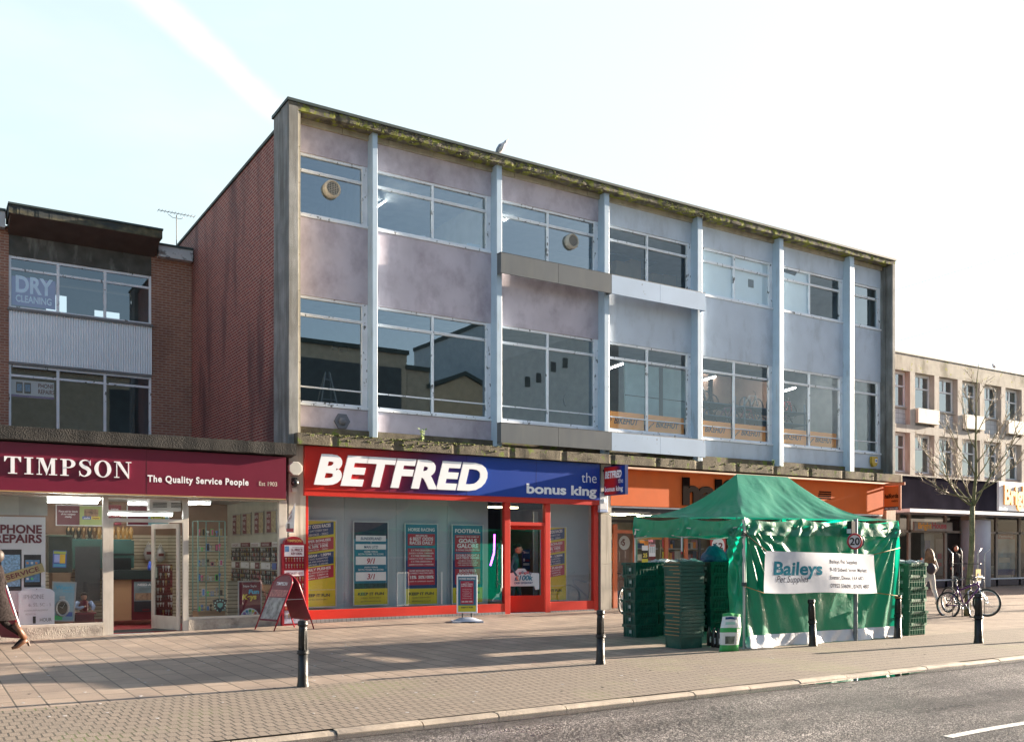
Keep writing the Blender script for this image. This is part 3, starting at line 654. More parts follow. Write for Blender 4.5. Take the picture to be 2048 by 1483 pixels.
# alarm boxes
def alarm(px, py, Y, lab, colr, kind):
    c = Vector((PX(px, Y), Y, PZ(px, py, Y))); q = MB()
    if kind == 'yellow':
        q.prism([c + Vector(p) for p in ((-.14, 0, .14), (.14, 0, .14), (.17, 0, .02), (.10, 0, -.16), (-.06, 0, -.2), (-.15, 0, -.05))], (0, .10, 0), colr, False)
        q.box(c.x - .0, c.x + .12, c.y - .008, c.y + .0, c.z - .06, c.z + .07, WHITE); q.box(c.x + .015, c.x + .105, c.y - .012, c.y - .006, c.z - .025, c.z + .035, M('blue_badge', (.03, .08, .4), .4))
    elif kind == 'white':
        q.box(c.x - .13, c.x + .13, c.y, c.y + .1, c.z - .23, c.z + .2, colr); q.box(c.x - .135, c.x + .135, c.y - .004, c.y + .1, c.z - .30, c.z - .235, M('alarm_base', (.35, .42, .6), .3))
        q.lathe([(.07, 0), (.05, .012), (.0, .016)], (0, 0, 0), WHITE, 12)
        for v in q.v[16:]: v.xyz = (c.x + v.x, c.y - v.z, c.z + v.y)
    else:
        q.prism([(c.x + .155 * math.cos(R(22.5 + 45 * k)), c.y, c.z + .155 * math.sin(R(22.5 + 45 * k))) for k in range(8)], (0, .12, 0), colr)
    o = q.build('alarm_box', bevel=.01); tag(o, lab, 'alarm')
alarm(1750, 921, .30, 'yellow burglar alarm box below the end bay near the right fin', M('alarm_yellow', (.55, .36, .04), .5), 'yellow')
alarm(1208, 1001, -.12, 'white burglar alarm box on the pier under the small hanging betting sign', M('alarm_white', (.62, .64, .68), .4), 'white')
alarm(592, 936, -.22, 'octagonal off white alarm box on the pier beside the maroon shop sign', M('alarm_cream', (.50, .48, .43), .4), 'oct')
c = Vector((PX(590, -.1), -.1, PZ(590, 965, -.1)))
root = thing('security_camera', 'small black dome camera under the octagonal alarm box', 'camera', c)
q = MB(); q.ball(c, .085, BLACK, 14, 8); q.build('dome', root); q = MB(); q.box(c.x - .05, c.x + .05, -.1, -.012, c.z - .02, c.z + .11, BLACK); q.box(c.x - .06, c.x + .06, -.08, -.012, c.z - .2, c.z - .11, PIER); q.build('mount', root)
# wires off the right fin
q = MB(); WIR = M('wire', (.12, .10, .10), .5)
for py in (580, 683):
    p = Vector((XR, .02, PZ(1790, py, 0))); q.tube([p, p + Vector((1.4, -2.2, .55)), p + Vector((9, -14, 3.6))], .0035, WIR, 5)
tag(q.build('overhead_wires'), 'two thin span wires fixed to the right end fin of the block', 'wires')
# ================================================================== LEFT BUILDING (set back upper storeys over a flat roofed shop)
YT = 8.9
def tz(py, px=160): return PZ(px, py, YT)
lb = thing('brick_shop_building', 'three storey brown brick building with corrugated white panel, its upper floors set back', 'building', (2, 8, 0))
BR2 = brickmat('brown_brick', (0, 2), (.36, .17, .11), (.28, .13, .09), (.44, .34, .28), .225, .075, .010, .5, .4, dirt=(.05, .03, .03), dfac=.5)
xa, xb, xc = PX(17.5, YT), PX(303, YT), XL + .11
ztw = PZ(303, 551.8, YT); zb1 = PZ(303, 646, YT); zt2 = PZ(303, 753.5, YT); zb2_ = PZ(303, 866, YT)
zp = PZ(345, 497, YT - .1)
q = MB(); q.box(xb, xc, YT, YT + .3, 2.5, zp, BR2); q.box(-7, xa, YT, YT + .3, 2.5, PZ(5, 450, YT), BR2); q.build('brick_pier', lb)
q = MB(); q.box(-6.8, xc - .02, YT + .32, YT + 5, ztw + .45, ztw + .62, ROOFD); q.box(-7, xc - .02, -.05, YT + .01, 3.62, 3.80, M('felt_roof', (.05, .05, .05), .9, bump=.3)); q.build('flat_roof', lb)
DLIN = M('dark_lintel', (.085, .085, .075), .85, var=.3, bump=.2, stain=(.24, .24, .22), sfac=.8, sscale=(2.2, 2, .6), slo=.54, shi=.66)
q = MB(); zc0 = PZ(18, 468, YT); q.box(xa, xb, YT + .02, YT + .3, ztw, zc0 + .3, DLIN); q.build('lintel_panel', lb)
CAN = M('brown_soffit', (.115, .085, .075), .85, var=.15, bump=.2)
yf = 8.05; zf0 = PZ(25, 427, yf); zf1 = PZ(18, 404, yf)
q = MB(); q.prism([(xa - .02, YT + .02, zc0), (xa - .02, yf, zf0), (xa - .02, yf, zf0 + .01), (xa - .02, YT + .3, zf0 + .01)], (xb - xa + .1, 0, 0), CAN)
q.build('soffit', lb)
q = MB(); n = 60; 
for i in range(n):
    x0 = xa - .06 + (xb - xa + .18) * i / n; x1 = x0 + (xb - xa + .18) / n; w_ = .012 * noise.noise((i * .4, 0, 0))
    q.box(x0, x1 + .0, yf - .02 + w_, YT + .2, zf0 + .011, zf1 - .05, M('canopy_fascia', (.10, .09, .05), .8, var=.5, scale=6, bump=.5, stain=(.025, .035, .04), sfac=.95, sscale=(.5, 1, 2), slo=.45, shi=.55))
q.box(xa - .08, xb + .14, yf - .05, YT + .4, zf1 - .05, zf1, ROOFD); q.build('roof_canopy', lb)
PAR = M('flaking_white_parapet', (.55, .58, .60), .7, var=.1, stain=(.10, .09, .09), sfac=.9, sscale=(3, 3, 3), slo=.55, shi=.62)
q = MB(); z0, z1 = PZ(345, 516, YT - .25), PZ(345, 494, YT - .25)
q.box(xb + .15, xc - .02, YT - .25, YT + .1, z0, z1, PAR); q.box(xb + .15, xc - .02, YT - .28, YT + .4, z1, z1 + .06, ROOFD)
q.box(-7, xa - .1, YT - .25, YT + .1, z0 + .1, z1 + .2, PAR); q.box(-7, xa - .09, YT - .28, YT + .4, z1 + .2, z1 + .27, ROOFD); q.build('parapet', lb)
# corrugated panel
CORR = M('corrugated_white_sheet', (.86, .89, .93), .5, var=.03)
q = MB(); n = 56 * 6
q.grid(lambda a, c: (xa + (xb - xa) * a, YT - .02 - .022 * math.cos(a * 56 * 6.2832), zt2 + .06 + (zb1 - .12 - zt2 - .06) * c), n, 1, CORR); q.build('corrugated_panel', lb)
q = MB(); q.box(xa - .03, xb + .03, YT - .08, YT + .1, zb1 - .12, zb1 - .05, M('sill_grey', (.2, .2, .2), .7)); q.box(xa, xb, YT - .03, YT + .1, zt2, zt2 + .06, M('sill_grey')); q.build('sill', lb)
def lwin(zt, zb, tr):
    q = MB(); W3 = xb - xa; y = YT + .04; f = PEEL
    q.box(xa, xa + .06, y, y + .08, zb, zt, f); q.box(xb - .06, xb, y, y + .08, zb, zt, f); q.box(xa + .06, xb - .06, y, y + .08, zt - .07, zt, f); q.box(xa + .06, xb - .06, y, y + .08, zb, zb + .06, f)
    for k in (1, 2): m = PX((116, 210)[k - 1], y); q.box(m - .035, m + .035, y - .01, y + .07, zb + .06, zt - .07, f)
    q.box(xa + .06, xb - .06, y + .004, y + .07, tr - .03, tr + .03, f)
    o = q.build('window', lb); p = MB(); p.quad((xa + .05, y + .04, zb + .05), (xb - .05, y + .04, zb + .05), (xb - .05, y + .04, zt - .05), (xa + .05, y + .04, zt - .05), glassmat('side_upper_glass', (.82, .86, .9), .09, 1.8, .04, (.8, .93, 1))); p.build('pane', o)
lwin(ztw, zb1 - .05, PZ(303, 575.5, YT)); lwin(zt2, zb2_ - .1, PZ(303, 774, YT))
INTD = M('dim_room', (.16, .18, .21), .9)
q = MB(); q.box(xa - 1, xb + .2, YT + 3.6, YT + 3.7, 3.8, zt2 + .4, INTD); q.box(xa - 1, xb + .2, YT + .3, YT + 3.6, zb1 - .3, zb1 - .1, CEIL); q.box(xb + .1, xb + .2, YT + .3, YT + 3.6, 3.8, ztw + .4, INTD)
# upper rear wall with three daylight openings
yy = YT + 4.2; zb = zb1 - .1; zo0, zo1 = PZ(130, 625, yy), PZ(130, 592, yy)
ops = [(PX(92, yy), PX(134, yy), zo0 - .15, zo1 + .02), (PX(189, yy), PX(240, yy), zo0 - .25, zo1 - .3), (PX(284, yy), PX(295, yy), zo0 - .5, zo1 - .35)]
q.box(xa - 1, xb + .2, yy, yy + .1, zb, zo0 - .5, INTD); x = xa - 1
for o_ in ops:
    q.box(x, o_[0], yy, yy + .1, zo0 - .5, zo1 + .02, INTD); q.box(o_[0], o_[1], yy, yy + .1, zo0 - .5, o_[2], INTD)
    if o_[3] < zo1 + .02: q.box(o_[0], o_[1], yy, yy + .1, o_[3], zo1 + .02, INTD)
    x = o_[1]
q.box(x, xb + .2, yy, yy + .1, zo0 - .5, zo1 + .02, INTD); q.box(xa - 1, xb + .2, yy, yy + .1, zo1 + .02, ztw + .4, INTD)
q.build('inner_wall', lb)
q = MB(); q.box(-7, xc, YT + 5, YT + 5.2, -.1, zb1 + .0, BR2); q.box(-7, -6.8, .5, YT + 5, -.1, ztw + .6, BR2)
q.build('rear_wall', lb)
# signs in those windows
PUR = M('purple_film', (.22, .15, .36), .6, var=.05); LILAC = M('lilac_letters', (.78, .82, .90), .6)
y = YT + .10; q = MB(); x0, x1 = PX(23, y), PX(111, y); z0, z1 = PZ(60, 613, y), PZ(60, 556, y)
q.box(x0, x1, y, y + .01, z0, z1, PUR); q.text('DRY', (x0 + .10, y, z0 + .37), .42, LILAC, w=.92, bold=.035); q.text('CLEANING', (x0 + .10, y, z0 + .10), .18, LILAC, w=.88, bold=.025)
tag(q.build('window_sign'), 'purple window sign reading DRY CLEANING in the upper set back window', 'sign')
MAR = M('maroon_print', (.14, .010, .03), .5, var=.04); WPR = M('white_print', (.70, .70, .72), .6, var=.03); PHB = M('phone_black', (.02, .02, .03), .3); SCR = M('phone_screen', (.10, .25, .45), .3, var=.4, scale=20)
q = MB(); x0, x1 = PX(22, y), PX(108, y); z0, z1 = PZ(60, 795, y), PZ(60, 761, y)
q.box(x0, x1, y, y + .01, z0, z1, WPR); q.box(x0, x1, y - .004, y - .001, z0, z0 + .06, PUR); q.text('PHONE', (x0 + .66, y, z1 - .17), .11, MAR, w=.38, bold=.02); q.text('REPAIRS', (x0 + .66, y, z1 - .33), .11, MAR, w=.40, bold=.02); q.text('QUALITY PARTS', (x0 + .66, y, z1 - .44), .04, MAR, w=.36, bold=.01)
for k in (0, 1): q.box(x0 + .12 + .2 * k, x0 + .28 + .2 * k, y - .004, y - .001, z0 + .11, z1 - .06, PHB); q.box(x0 + .14 + .2 * k, x0 + .26 + .2 * k, y - .008, y - .005, z0 + .16, z1 - .11, SCR)
tag(q.build('window_sign'), 'white window sign reading PHONE REPAIRS in the lower set back window', 'sign')
# roof aerial
p = Vector((PX(353, 10.5), 10.5, PZ(353, 467, 10.5))); root = thing('tv_aerial', 'thin rooftop television aerial between the brown building and the brick flank', 'aerial', p)
h = PZ(353, 430, 10.5) - p.z; q = MB(); q.cyl(p - Vector((0, 0, .6)), p + Vector((0, 0, h)), .014, .014, BLACK, 6); q.build('mast', root)
q = MB(); q.tube([p + Vector((-.55, 0, h + .05)), p + Vector((.55, 0, h + .05))], .010, BLACK, 5)
for k in range(12): xx = -.54 + .098 * k; q.cyl(p + Vector((xx, -.14, h + .05)), p + Vector((xx, .14, h + .05)), .006, .006, BLACK, 5)
q.tube([p + Vector((-.25, 0, h - .02)), p + Vector((-.12, 0, h - .10)), p + Vector((0, 0, h - .1)), p + Vector((.12, 0, h - .1)), p + Vector((.25, 0, h - .02))], .008, BLACK, 5); q.build('boom', root)

# ---- its ground floor shop front: fascia, glazing, interior
def lgz(px, py, Y=0): return PZ(px, py, Y)
TX1 = PX(572, -.25)
q = MB(); n = 120; prof = []
for i in range(n + 1):
    x = -7 + (PX(592, -.35) + 7) * i / n; a = noise.noise((x * 3, 0, 9)) * .015
    prof.append([(x, -.38 + a, 3.84 + a), (x, -.36 + a, 3.60 - a), (x, 0, 3.565), (x, 0, 3.84)])
vs = [p for r_ in prof for p in r_]; fs = [(i * 4 + k, i * 4 + (k + 1) % 4, (i + 1) * 4 + (k + 1) % 4, (i + 1) * 4 + k) for i in range(n) for k in range(4)] + [(0, 3, 2, 1), (n * 4, n * 4 + 1, n * 4 + 2, n * 4 + 3)]
q.add(vs, fs, M('dark_ledge', (.03, .028, .026), .95, var=.4, scale=4, bump=1, bscale=40, stain=(.02, .02, .02), sfac=.9, sscale=(2, 2, 4), slo=.45, shi=.6, moss=(.30, .27, .20), mlo=.68, mhi=.71, mscale=3)); q.build('shop_ledge', lb)
for k in range(1): pass
sf = thing('shopfront', 'pale framed shoe repair shopfront with an open glazed door and lit interior', 'shopfront', (3.5, .1, -.05))
MARF = M('maroon_fascia', (.14, .008, .028), .35, var=.05, bump=.05, bscale=200)
SW = M('sign_white_letters', (.80, .80, .82), .4, var=.02)
sg = thing('fascia_sign', 'long maroon shop sign with white serif letters reading TIMPSON', 'sign', (3, -.25, 2.67))
q = MB(); q.box(-7, TX1, -.25, -.001, 2.67, 3.558, MARF); q.box(-7, TX1, -.262, -.252, 2.645, 2.668, M('gold_trim', (.35, .22, .10), .4)); q.box(PX(293, -.25), PX(293, -.25) + .006, -.2515, -.2502, 2.67, 3.55, M('panel_joint', (.05, .01, .015), .8)); q.build('board', sg)
def glyph(ch):
    P_ = []
    def ell(cx, cy, rx, ry, a0, a1, n=16): return [(cx + rx * math.cos(R(a0 + (a1 - a0) * i / n)), cy + ry * math.sin(R(a0 + (a1 - a0) * i / n))) for i in range(n + 1)]
    def rect(a, b_, c_, d): P_.append([(a, c_), (b_, c_), (b_, d), (a, d)])
    def ringq(o_, i_):
        for k in range(len(o_) - 1): P_.append([o_[k], o_[k + 1], i_[k + 1], i_[k]])
    if ch == 'T': rect(.31, .50, .055, .93); rect(.0, .81, .93, 1); P_.append([(0, .93), (0, .70), (.04, .70), (.16, .93)]); P_.append([(.81, .93), (.65, .93), (.77, .70), (.81, .70)]); rect(.19, .62, 0, .055); return P_, .81
    if ch == 'I': rect(.12, .31, .055, .945); rect(0, .43, 0, .055); rect(0, .43, .945, 1); return P_, .43
    if ch == 'M': rect(.11, .16, .055, .945); rect(.72, .91, .055, .945); P_.append([(.11, 1), (.33, 1), (.57, .28), (.5, .0)]); P_.append([(.46, .0), (.50, .0), (.78, .945), (.72, 1)]); rect(0, .27, 0, .055); rect(.61, 1.02, 0, .055); rect(0, .12, .945, 1); rect(.72, 1.02, .945, 1); return P_, 1.02
    if ch == 'P': rect(.12, .31, .055, .945); rect(0, .43, 0, .055); rect(0, .33, .945, 1); ringq([(.3, 1)] + ell(.42, .735, .34, .265, 90, -90) + [(.3, .47)], [(.3, .945)] + ell(.40, .735, .155, .21, 90, -90) + [(.3, .525)]); return P_, .76
    if ch == 'O': ringq(ell(.44, .5, .44, .52, 0, 360, 32), ell(.44, .5, .235, .465, 0, 360, 32)); return P_, .88
    if ch == 'N': rect(.11, .16, .055, .945); rect(.74, .79, .055, .945); P_.append([(.08, 1), (.30, 1), (.79, .12), (.79, -.02), (.74, -.02)]); rect(0, .27, 0, .055); rect(.62, .91, .945, 1); rect(0, .1, .945, 1); return P_, .91
    if ch == 'S':
        c = [(.60, .74), (.52, .92), (.33, .985), (.16, .90), (.12, .74), (.24, .60), (.42, .50), (.54, .36), (.51, .17), (.32, .015), (.12, .09), (.04, .28)]
        w_ = [.02, .035, .03, .055, .085, .105, .11, .105, .085, .03, .035, .02]
        pts = []; ws = []
        for i in range(len(c) - 1):
            p0 = c[max(i - 1, 0)]; p1 = c[i]; p2 = c[i + 1]; p3 = c[min(i + 2, len(c) - 1)]
            for k in range(4):
                t = k / 4; f = lambda a, b_, c_, d: .5 * (2 * b_ + (c_ - a) * t + (2 * a - 5 * b_ + 4 * c_ - d) * t * t + (3 * b_ - a - 3 * c_ + d) * t ** 3)
                pts.append((f(p0[0], p1[0], p2[0], p3[0]), f(p0[1], p1[1], p2[1], p3[1]))); ws.append(w_[i] + (w_[i + 1] - w_[i]) * t)
        pts.append(c[-1]); ws.append(w_[-1]); o_ = []; i_ = []
        for k, p in enumerate(pts):
            a = pts[max(k - 1, 0)]; b_ = pts[min(k + 1, len(pts) - 1)]; dx, dy = b_[0] - a[0], b_[1] - a[1]; l_ = math.hypot(dx, dy); o_.append((p[0] - dy / l_ * ws[k], p[1] + dx / l_ * ws[k])); i_.append((p[0] + dy / l_ * ws[k], p[1] - dx / l_ * ws[k]))
        ringq(o_, i_); P_.append([(.58, .68), (.62, .68), (.61, 1.0), (.56, .9)]); P_.append([(.03, .33), (.07, .33), (.10, .12), (.04, .0)]); return P_, .66
q = MB(); x = PX(8, -.25); xe = PX(262, -.25); tot = sum(glyph(c)[1] for c in 'TIMPSON') ; gap = .16; hh = .315; kx = (xe - x) / (tot + 6 * gap)
for ch in 'TIMPSON':
    gl_, wd = glyph(ch)
    for k, pl in enumerate(gl_):
        ar = sum(pl[i][0] * pl[(i + 1) % len(pl)][1] - pl[(i + 1) % len(pl)][0] * pl[i][1] for i in range(len(pl)))
        if ar < 0: pl = pl[::-1]
        y = -.28 - .0004 * k; q.prism([(x + a * kx, y, 2.975 + b_ * hh) for a, b_ in pl][::-1], (0, .027 + .0004 * k, 0), SW)
    x += (wd + gap) * kx
q.build('lettering', sg)
q = MB(); q.text('The Quality Service People', (PX(295, -.25), -.252, 2.925), .125, SW, w=PX(497, -.25) - PX(295, -.25), bold=.03, sp=1.15)
q.text('Est 1903', (PX(518, -.25), -.252, 2.93), .085, M('cream_letters', (.55, .48, .40), .5), w=PX(554, -.25) - PX(518, -.25), bold=.01); q.build('slogan', sg)
FR = M('cream_aluminium', (.56, .52, .46), .4, var=.06, stain=(.30, .25, .2), sfac=.4, sscale=(5, 5, 2))
zt = 2.645; px_ = lambda p: PX(p, .05)
gx = zh
def post(x0, x1, y0, y1, z0, z1, m, nm='frame_post', par=sf, bevel=.004): q_ = MB(); q_.box(x0, x1, y0, y1, z0, z1, m); return q_.build(nm, par, bevel=bevel)
post(px_(205), px_(216), 0, .09, -.12, zt, FR); post(px_(365), px_(376), 0, .09, -.08, zt, FR); post(px_(556), px_(572), -.02, .12, -.05, zt, FR)
q = MB(); q.box(-7, px_(205), .0, .08, .12, .17, FR); q.box(px_(376), px_(556), .0, .08, .16, .21, FR); q.box(px_(216), px_(365), 0, .09, 2.13, 2.20, FR); q.box(px_(216), px_(365), .0, .09, zt - .05, zt - .002, FR); q.box(px_(376), px_(556), .0, .08, zt - .035, zt - .002, FR); q.box(-7, px_(205), .0, .08, zt - .035, zt - .002, FR); q.build('frame_rail', sf, bevel=.004)
RIS = M('roughcast_riser', (.42, .38, .33), .9, var=.15, bump=.8, bscale=50, stain=(.12, .10, .09), sfac=.8, sscale=(4, 4, 4))
q = MB(); q.box(-7, px_(205), -.01, .12, -.3, .119, RIS); q.box(px_(376), px_(556), -.01, .12, -.3, .159, RIS); q.build('stall_riser', sf)
q = MB(); q.quad((-7, .04, .17), (px_(205), .04, .17), (px_(205), .04, zt - .03), (-7, .04, zt - .03), SGLASS); q.build('window_glass', sf)
q = MB(); q.quad((px_(376), .04, .2), (px_(556), .04, .2), (px_(556), .04, zt - .03), (px_(376), .04, zt - .03), SGLASS); q.build('window_glass', sf)
q = MB(); q.quad((px_(216), .04, 2.19), (px_(365), .04, 2.19), (px_(365), .04, zt - .04), (px_(216), .04, zt - .04), SGLASS); q.build('fanlight', sf)
# open door, swung inward
def door_leaf(hx, hy, wd, z0, z1, ang, m, nm='door', par=sf, bot=.28, gl=SGLASS, st=.09, top=.10):
    q = MB(); q.box(0, st, 0, .045, z0, z1, m); q.box(wd - st, wd, 0, .045, z0, z1, m); q.box(st, wd - st, 0, .045, z1 - top, z1, m); q.box(st, wd - st, 0, .045, z0, z0 + bot, m)
    g = MB(); g.quad((st, .022, z0 + bot), (wd - st, .022, z0 + bot), (wd - st, .022, z1 - top), (st, .022, z1 - top), gl)
    h = MB(); h.box(wd - st + .02, wd - .02, -.05, -.02, 1.0, 1.22, M('door_handle_metal', (.5, .48, .45), .3, .6)); h.box(wd - st + .03, wd - .03, -.02, 0, 1.02, 1.05, BLACK)
    mt = Matrix.Translation((hx, hy, 0)) @ Matrix.Rotation(ang, 4, 'Z')
    for k in (q, g, h):
        for v in k.v: v.xyz = mt @ v
    o = q.build(nm, par, bevel=.004); g.build('door_glass', o); h.build('handle', o)
door_leaf(px_(362), .09, .95, -.06, 2.12, R(180 - 68), FR)
q = MB(); q.box(px_(216), px_(226), .0, .09, -.1, 2.13, FR); q.box(px_(216), px_(365), -.01, .15, -.3, -.075, STEEL); q.build('door_frame', sf)
# interior
ri = thing('shop_interior', 'lit interior of the shoe repair shop with a red floor and cream slatted walls', 'room', (3, 3, -.08))
CREAM = M('cream_wall', (.55, .48, .34), .8, var=.05); REDF = M('red_floor', (.28, .03, .035), .5, var=.1)
def slat(name, ax):
    m = brickmat(name, ax, (.60, .53, .38), (.60, .53, .38), (.08, .06, .05), 30, .085, .008, 0, .5, rough=.6); return m
SL = slat('slatwall', (0, 2)); SLY = slat('slatwall_side', (1, 2))
YB = 4.6
q = MB(); q.box(-6, XL + .1, YB, YB + .1, -.1, 1.95, SL); q.box(-6, XL + .1, YB - .02, YB + .1, 1.95, 2.75, M('brown_bulkhead', (.26, .16, .11), .7)); q.build('back_wall', ri)
q = MB(); q.box(XL - .05, XL + .1, .12, YB, -.1, 1.35, SLY); q.box(XL - .04, XL + .1, .12, YB, 1.35, 2.75, M('pale_wall', (.45, .45, .38), .8)); q.box(-6.1, -6, .12, YB, -.1, 2.75, CREAM); q.build('side_wall', ri)
q = MB(); q.box(-6, XL + .1, .12, YB, 2.75, 2.85, M('shop_ceiling', (.62, .62, .58), .8)); q.build('ceiling', ri)
q = MB(); q.box(-6, XL + .1, .13, YB, -.2, -.06, REDF); q.box(px_(218), px_(362), .14, .8, -.06, -.052, M('door_mat', (.03, .035, .035), .95)); q.build('floor', ri)
TB = M('bright_tube', (1, 1, 1), .4, emit=((1, .97, .90), 8))
def tube(x0, x1, y, z, lab):
    root = thing('ceiling_light', lab, 'lamp', ((x0 + x1) / 2, y, z), 'strip lights in the shoe repair shop')
    q = MB(); q.cyl((x0, y, z), (x1, y, z), .022, .022, TB, 8); q.build('tube', root); q = MB(); q.box(x0 - .02, x1 + .02, y - .04, y + .04, z + .03, z + .08, WHITE); q.build('batten', root)
tube(PX(95, .7), PX(200, .7), .7, 2.60, 'nearest strip light behind the left window of the shoe repair shop')
tube(PX(95, 1.3), PX(188, 1.3), 1.3, 2.62, 'second strip light back behind the left shoe repair window')
tube(PX(95, 1.9), PX(172, 1.9), 1.9, 2.64, 'third strip light back behind the left shoe repair window')
tube(PX(95, 2.6), PX(195, 2.6), 2.6, 2.62, 'furthest strip light behind the left shoe repair window')
tube(PX(216, 1.6), PX(344, 1.6), 1.6, 2.34, 'strip light hanging in the doorway of the shoe repair shop')
tube(PX(256, 2.6), PX(300, 2.6), 2.6, 2.62, 'short strip light deep behind the shoe repair doorway')
tube(PX(376, .8), PX(420, .8), .8, 2.58, 'front strip light behind the right shoe repair window')
tube(PX(376, 1.6), PX(392, 1.6), 1.6, 2.60, 'rear short strip light behind the right shoe repair window')
# print helper
def poster(name, lab, x0, x1, z0, z1, Y, bgm, rects=(), texts=(), cat='poster', group=None, frame=None, par=None, T=.006, tilt=0):
    q = MB(); w_, h_ = x1 - x0, z1 - z0; q.box(x0, x1, Y, Y + T, z0, z1, bgm)
    for i, (a, b_, c_, d, m) in enumerate(rects): q.box(x0 + a * w_, x0 + c_ * w_, Y - .0018 - .0004 * i, Y - .0002, z0 + b_ * h_, z0 + d * h_, m)
    for (s_, u, v, hh_, m, al, *r_) in texts:
        wd = r_[0] if r_ else None; bd = r_[1] if len(r_) > 1 else .02; sh = r_[2] if len(r_) > 2 else 0
        q.text(s_, (x0 + u * w_, Y - .004, z0 + v * h_), hh_ * h_, m, w=(wd * w_ if wd else None), bold=bd, align=al, shear=sh)
    if frame:
        t = .025; q.box(x0 - t, x0, Y - .012, Y + .012, z0 - t, z1 + t, frame); q.box(x1, x1 + t, Y - .012, Y + .012, z0 - t, z1 + t, frame); q.box(x0, x1, Y - .012, Y + .012, z0 - t, z0, frame); q.box(x0, x1, Y - .012, Y + .012, z1, z1 + t, frame)
    if tilt:
        c = Vector(((x0 + x1) / 2, Y, z0)); mt = Matrix.Translation(c) @ Matrix.Rotation(tilt, 4, 'Y') @ Matrix.Translation(-c)
        for v in q.v: v.xyz = mt @ v
    o = q.build(name, par)
    if not par: tag(o, lab, cat, group)
    return o
# left window contents
Y = .18
x0, x1 = PX(-60, Y), PX(91, Y); PSC = M('poster_print_blue', (.25, .45, .65), .4, var=.5, scale=25)
poster('poster', 'tall white PHONE REPAIRS poster with two phones in the left shop window', x0, x1, .22, PZ(60, 1033, Y), Y, WPR,
       [(.385, .30, .675, .69, PHB), (.405, .34, .655, .64, PSC), (.705, .33, .94, .64, PHB), (.725, .38, .92, .59, SCR), (.74, .55, .77, .57, M('icon_orange', (.7, .3, .1), .5)), (.80, .55, .83, .57, WPR), (.86, .55, .89, .57, M('icon_orange')), (.74, .40, .77, .42, WPR), (.80, .40, .83, .42, M('icon_green', (.1, .6, .2), .5)), (.0, .0, 1, .10, MAR)],
       [('PHONE', .95, .845, .075, MAR, 'R', .56, .035), ('REPAIRS', .95, .755, .075, MAR, 'R', .635, .035)])
q = MB(); a = Vector((PX(2, .15), .15, PZ(2, 1168, .15))); b_ = Vector((PX(90, .15), .15, PZ(90, 1142, .15))); d = (b_ - a).normalized(); up = Vector((-d.z, 0, d.x))
q.prism([a, b_, b_ + up * .17, a + up * .17], (0, .004, 0), M('tan_ribbon', (.42, .36, .17), .6)); q.text('SPEEDY SERVICE', b_ - d * .08 + up * .045, .085, MAR, bold=.02, align='R', ax=d, ay=up, w=1.15)
tag(q.build('window_ribbon'), 'tan ribbon reading SPEEDY SERVICE slanting over the phone poster', 'sign')
poster('window_blind', 'grey frosted blind panel above the phone poster', PX(-60, .25), PX(95, .25), PZ(60, 1030, .25), zt - .05, .25, M('grey_blind', (.36, .37, .35), .8), [(.0, .0, .62, 1, M('grey_blind_2', (.45, .46, .43), .8))], cat='blind')
q = MB(); Y = .12; x0, x1 = PX(37, Y), PX(109, Y); z0, z1 = PZ(70, 1254, Y), PZ(70, 1182, Y); w_ = x1 - x0
q.prism([(x0, Y, z0), (x1, Y, z0), (x1, Y, z1 - .02), (x1 - .06, Y, z1 + .04), (x0 + w_ * .6, Y, z1 + .07), (x0 + w_ * .4, Y, z1 + .07), (x0 + .06, Y, z1 + .04), (x0, Y, z1 - .02)], (0, .01, 0), M('whiteboard', (.66, .70, .78), .4, var=.02))
PEN = M('grey_pen', (.22, .23, .27), .7); q.text('IPHONE', (x0 + .09, Y, z1 - .14), .085, PEN, w=.34, bold=-.01); q.text('6, 5S, 5C - 5', (x0 + .17, Y, z1 - .28), .06, PEN, w=.38, bold=-.01)
q.text('SCREEN REPLACEMENT', (x0 + .10, Y, z1 - .37), .03, PEN, w=.40, bold=-.01); q.text('READY IN', (x0 + .12, Y, z1 - .44), .03, PEN, w=.17, bold=-.01); q.text('1', (x0 + .24, Y, z0 + .08), .13, BLACK, w=.05, bold=.01); q.text('HOUR', (x0 + .36, Y, z0 + .11), .065, BLACK, w=.2, bold=0)
q.cyl((x0 + w_ / 2, Y - .002, z1 + .04), (x0 + w_ / 2, Y - .006, z1 + .04), .008, .008, BLACK, 8)
tag(q.build('handwritten_board'), 'handwritten white board saying 1 HOUR standing at the bottom of the left window', 'board')
poster('leaflet', 'small colourful leaflet taped inside the left window above the watch poster', PX(105, .1), PX(132.5, .1), PZ(120, 1134, .1), PZ(120, 1100, .1), .1, M('leaflet_blue', (.08, .14, .42), .5), [(.06, .05, .94, .2, M('leaflet_cyan', (.1, .4, .6), .5)), (.1, .3, .5, .75, M('leaflet_lilac', (.4, .45, .8), .5)), (.5, .25, .9, .78, M('leaflet_yellow', (.8, .5, .05), .5)), (.05, .8, .95, .95, M('leaflet_green', (.45, .55, .1), .5))], tilt=R(2))
Y = .35
poster('poster', 'framed blue watch poster leaning in the left shop window', PX(103, Y), PX(146, Y), .22, PZ(120, 1165, Y), Y, M('watch_blue', (.25, .42, .52), .5), [(.0, .0, .5, .12, M('icon_green')), (.62, .1, .95, .22, M('leaflet_blue'))], [('Watch', .5, .83, .10, M('cyan_letters', (.10, .45, .65), .5), 'C', .8, .03), ('Repairs', .95, .755, .045, M('cyan_letters'), 'R', .5, .01)], frame=STEEL, tilt=R(3))
q = MB(); c = Vector((PX(125, Y - .02), Y - .01, PZ(125, 1215, Y - .02)))
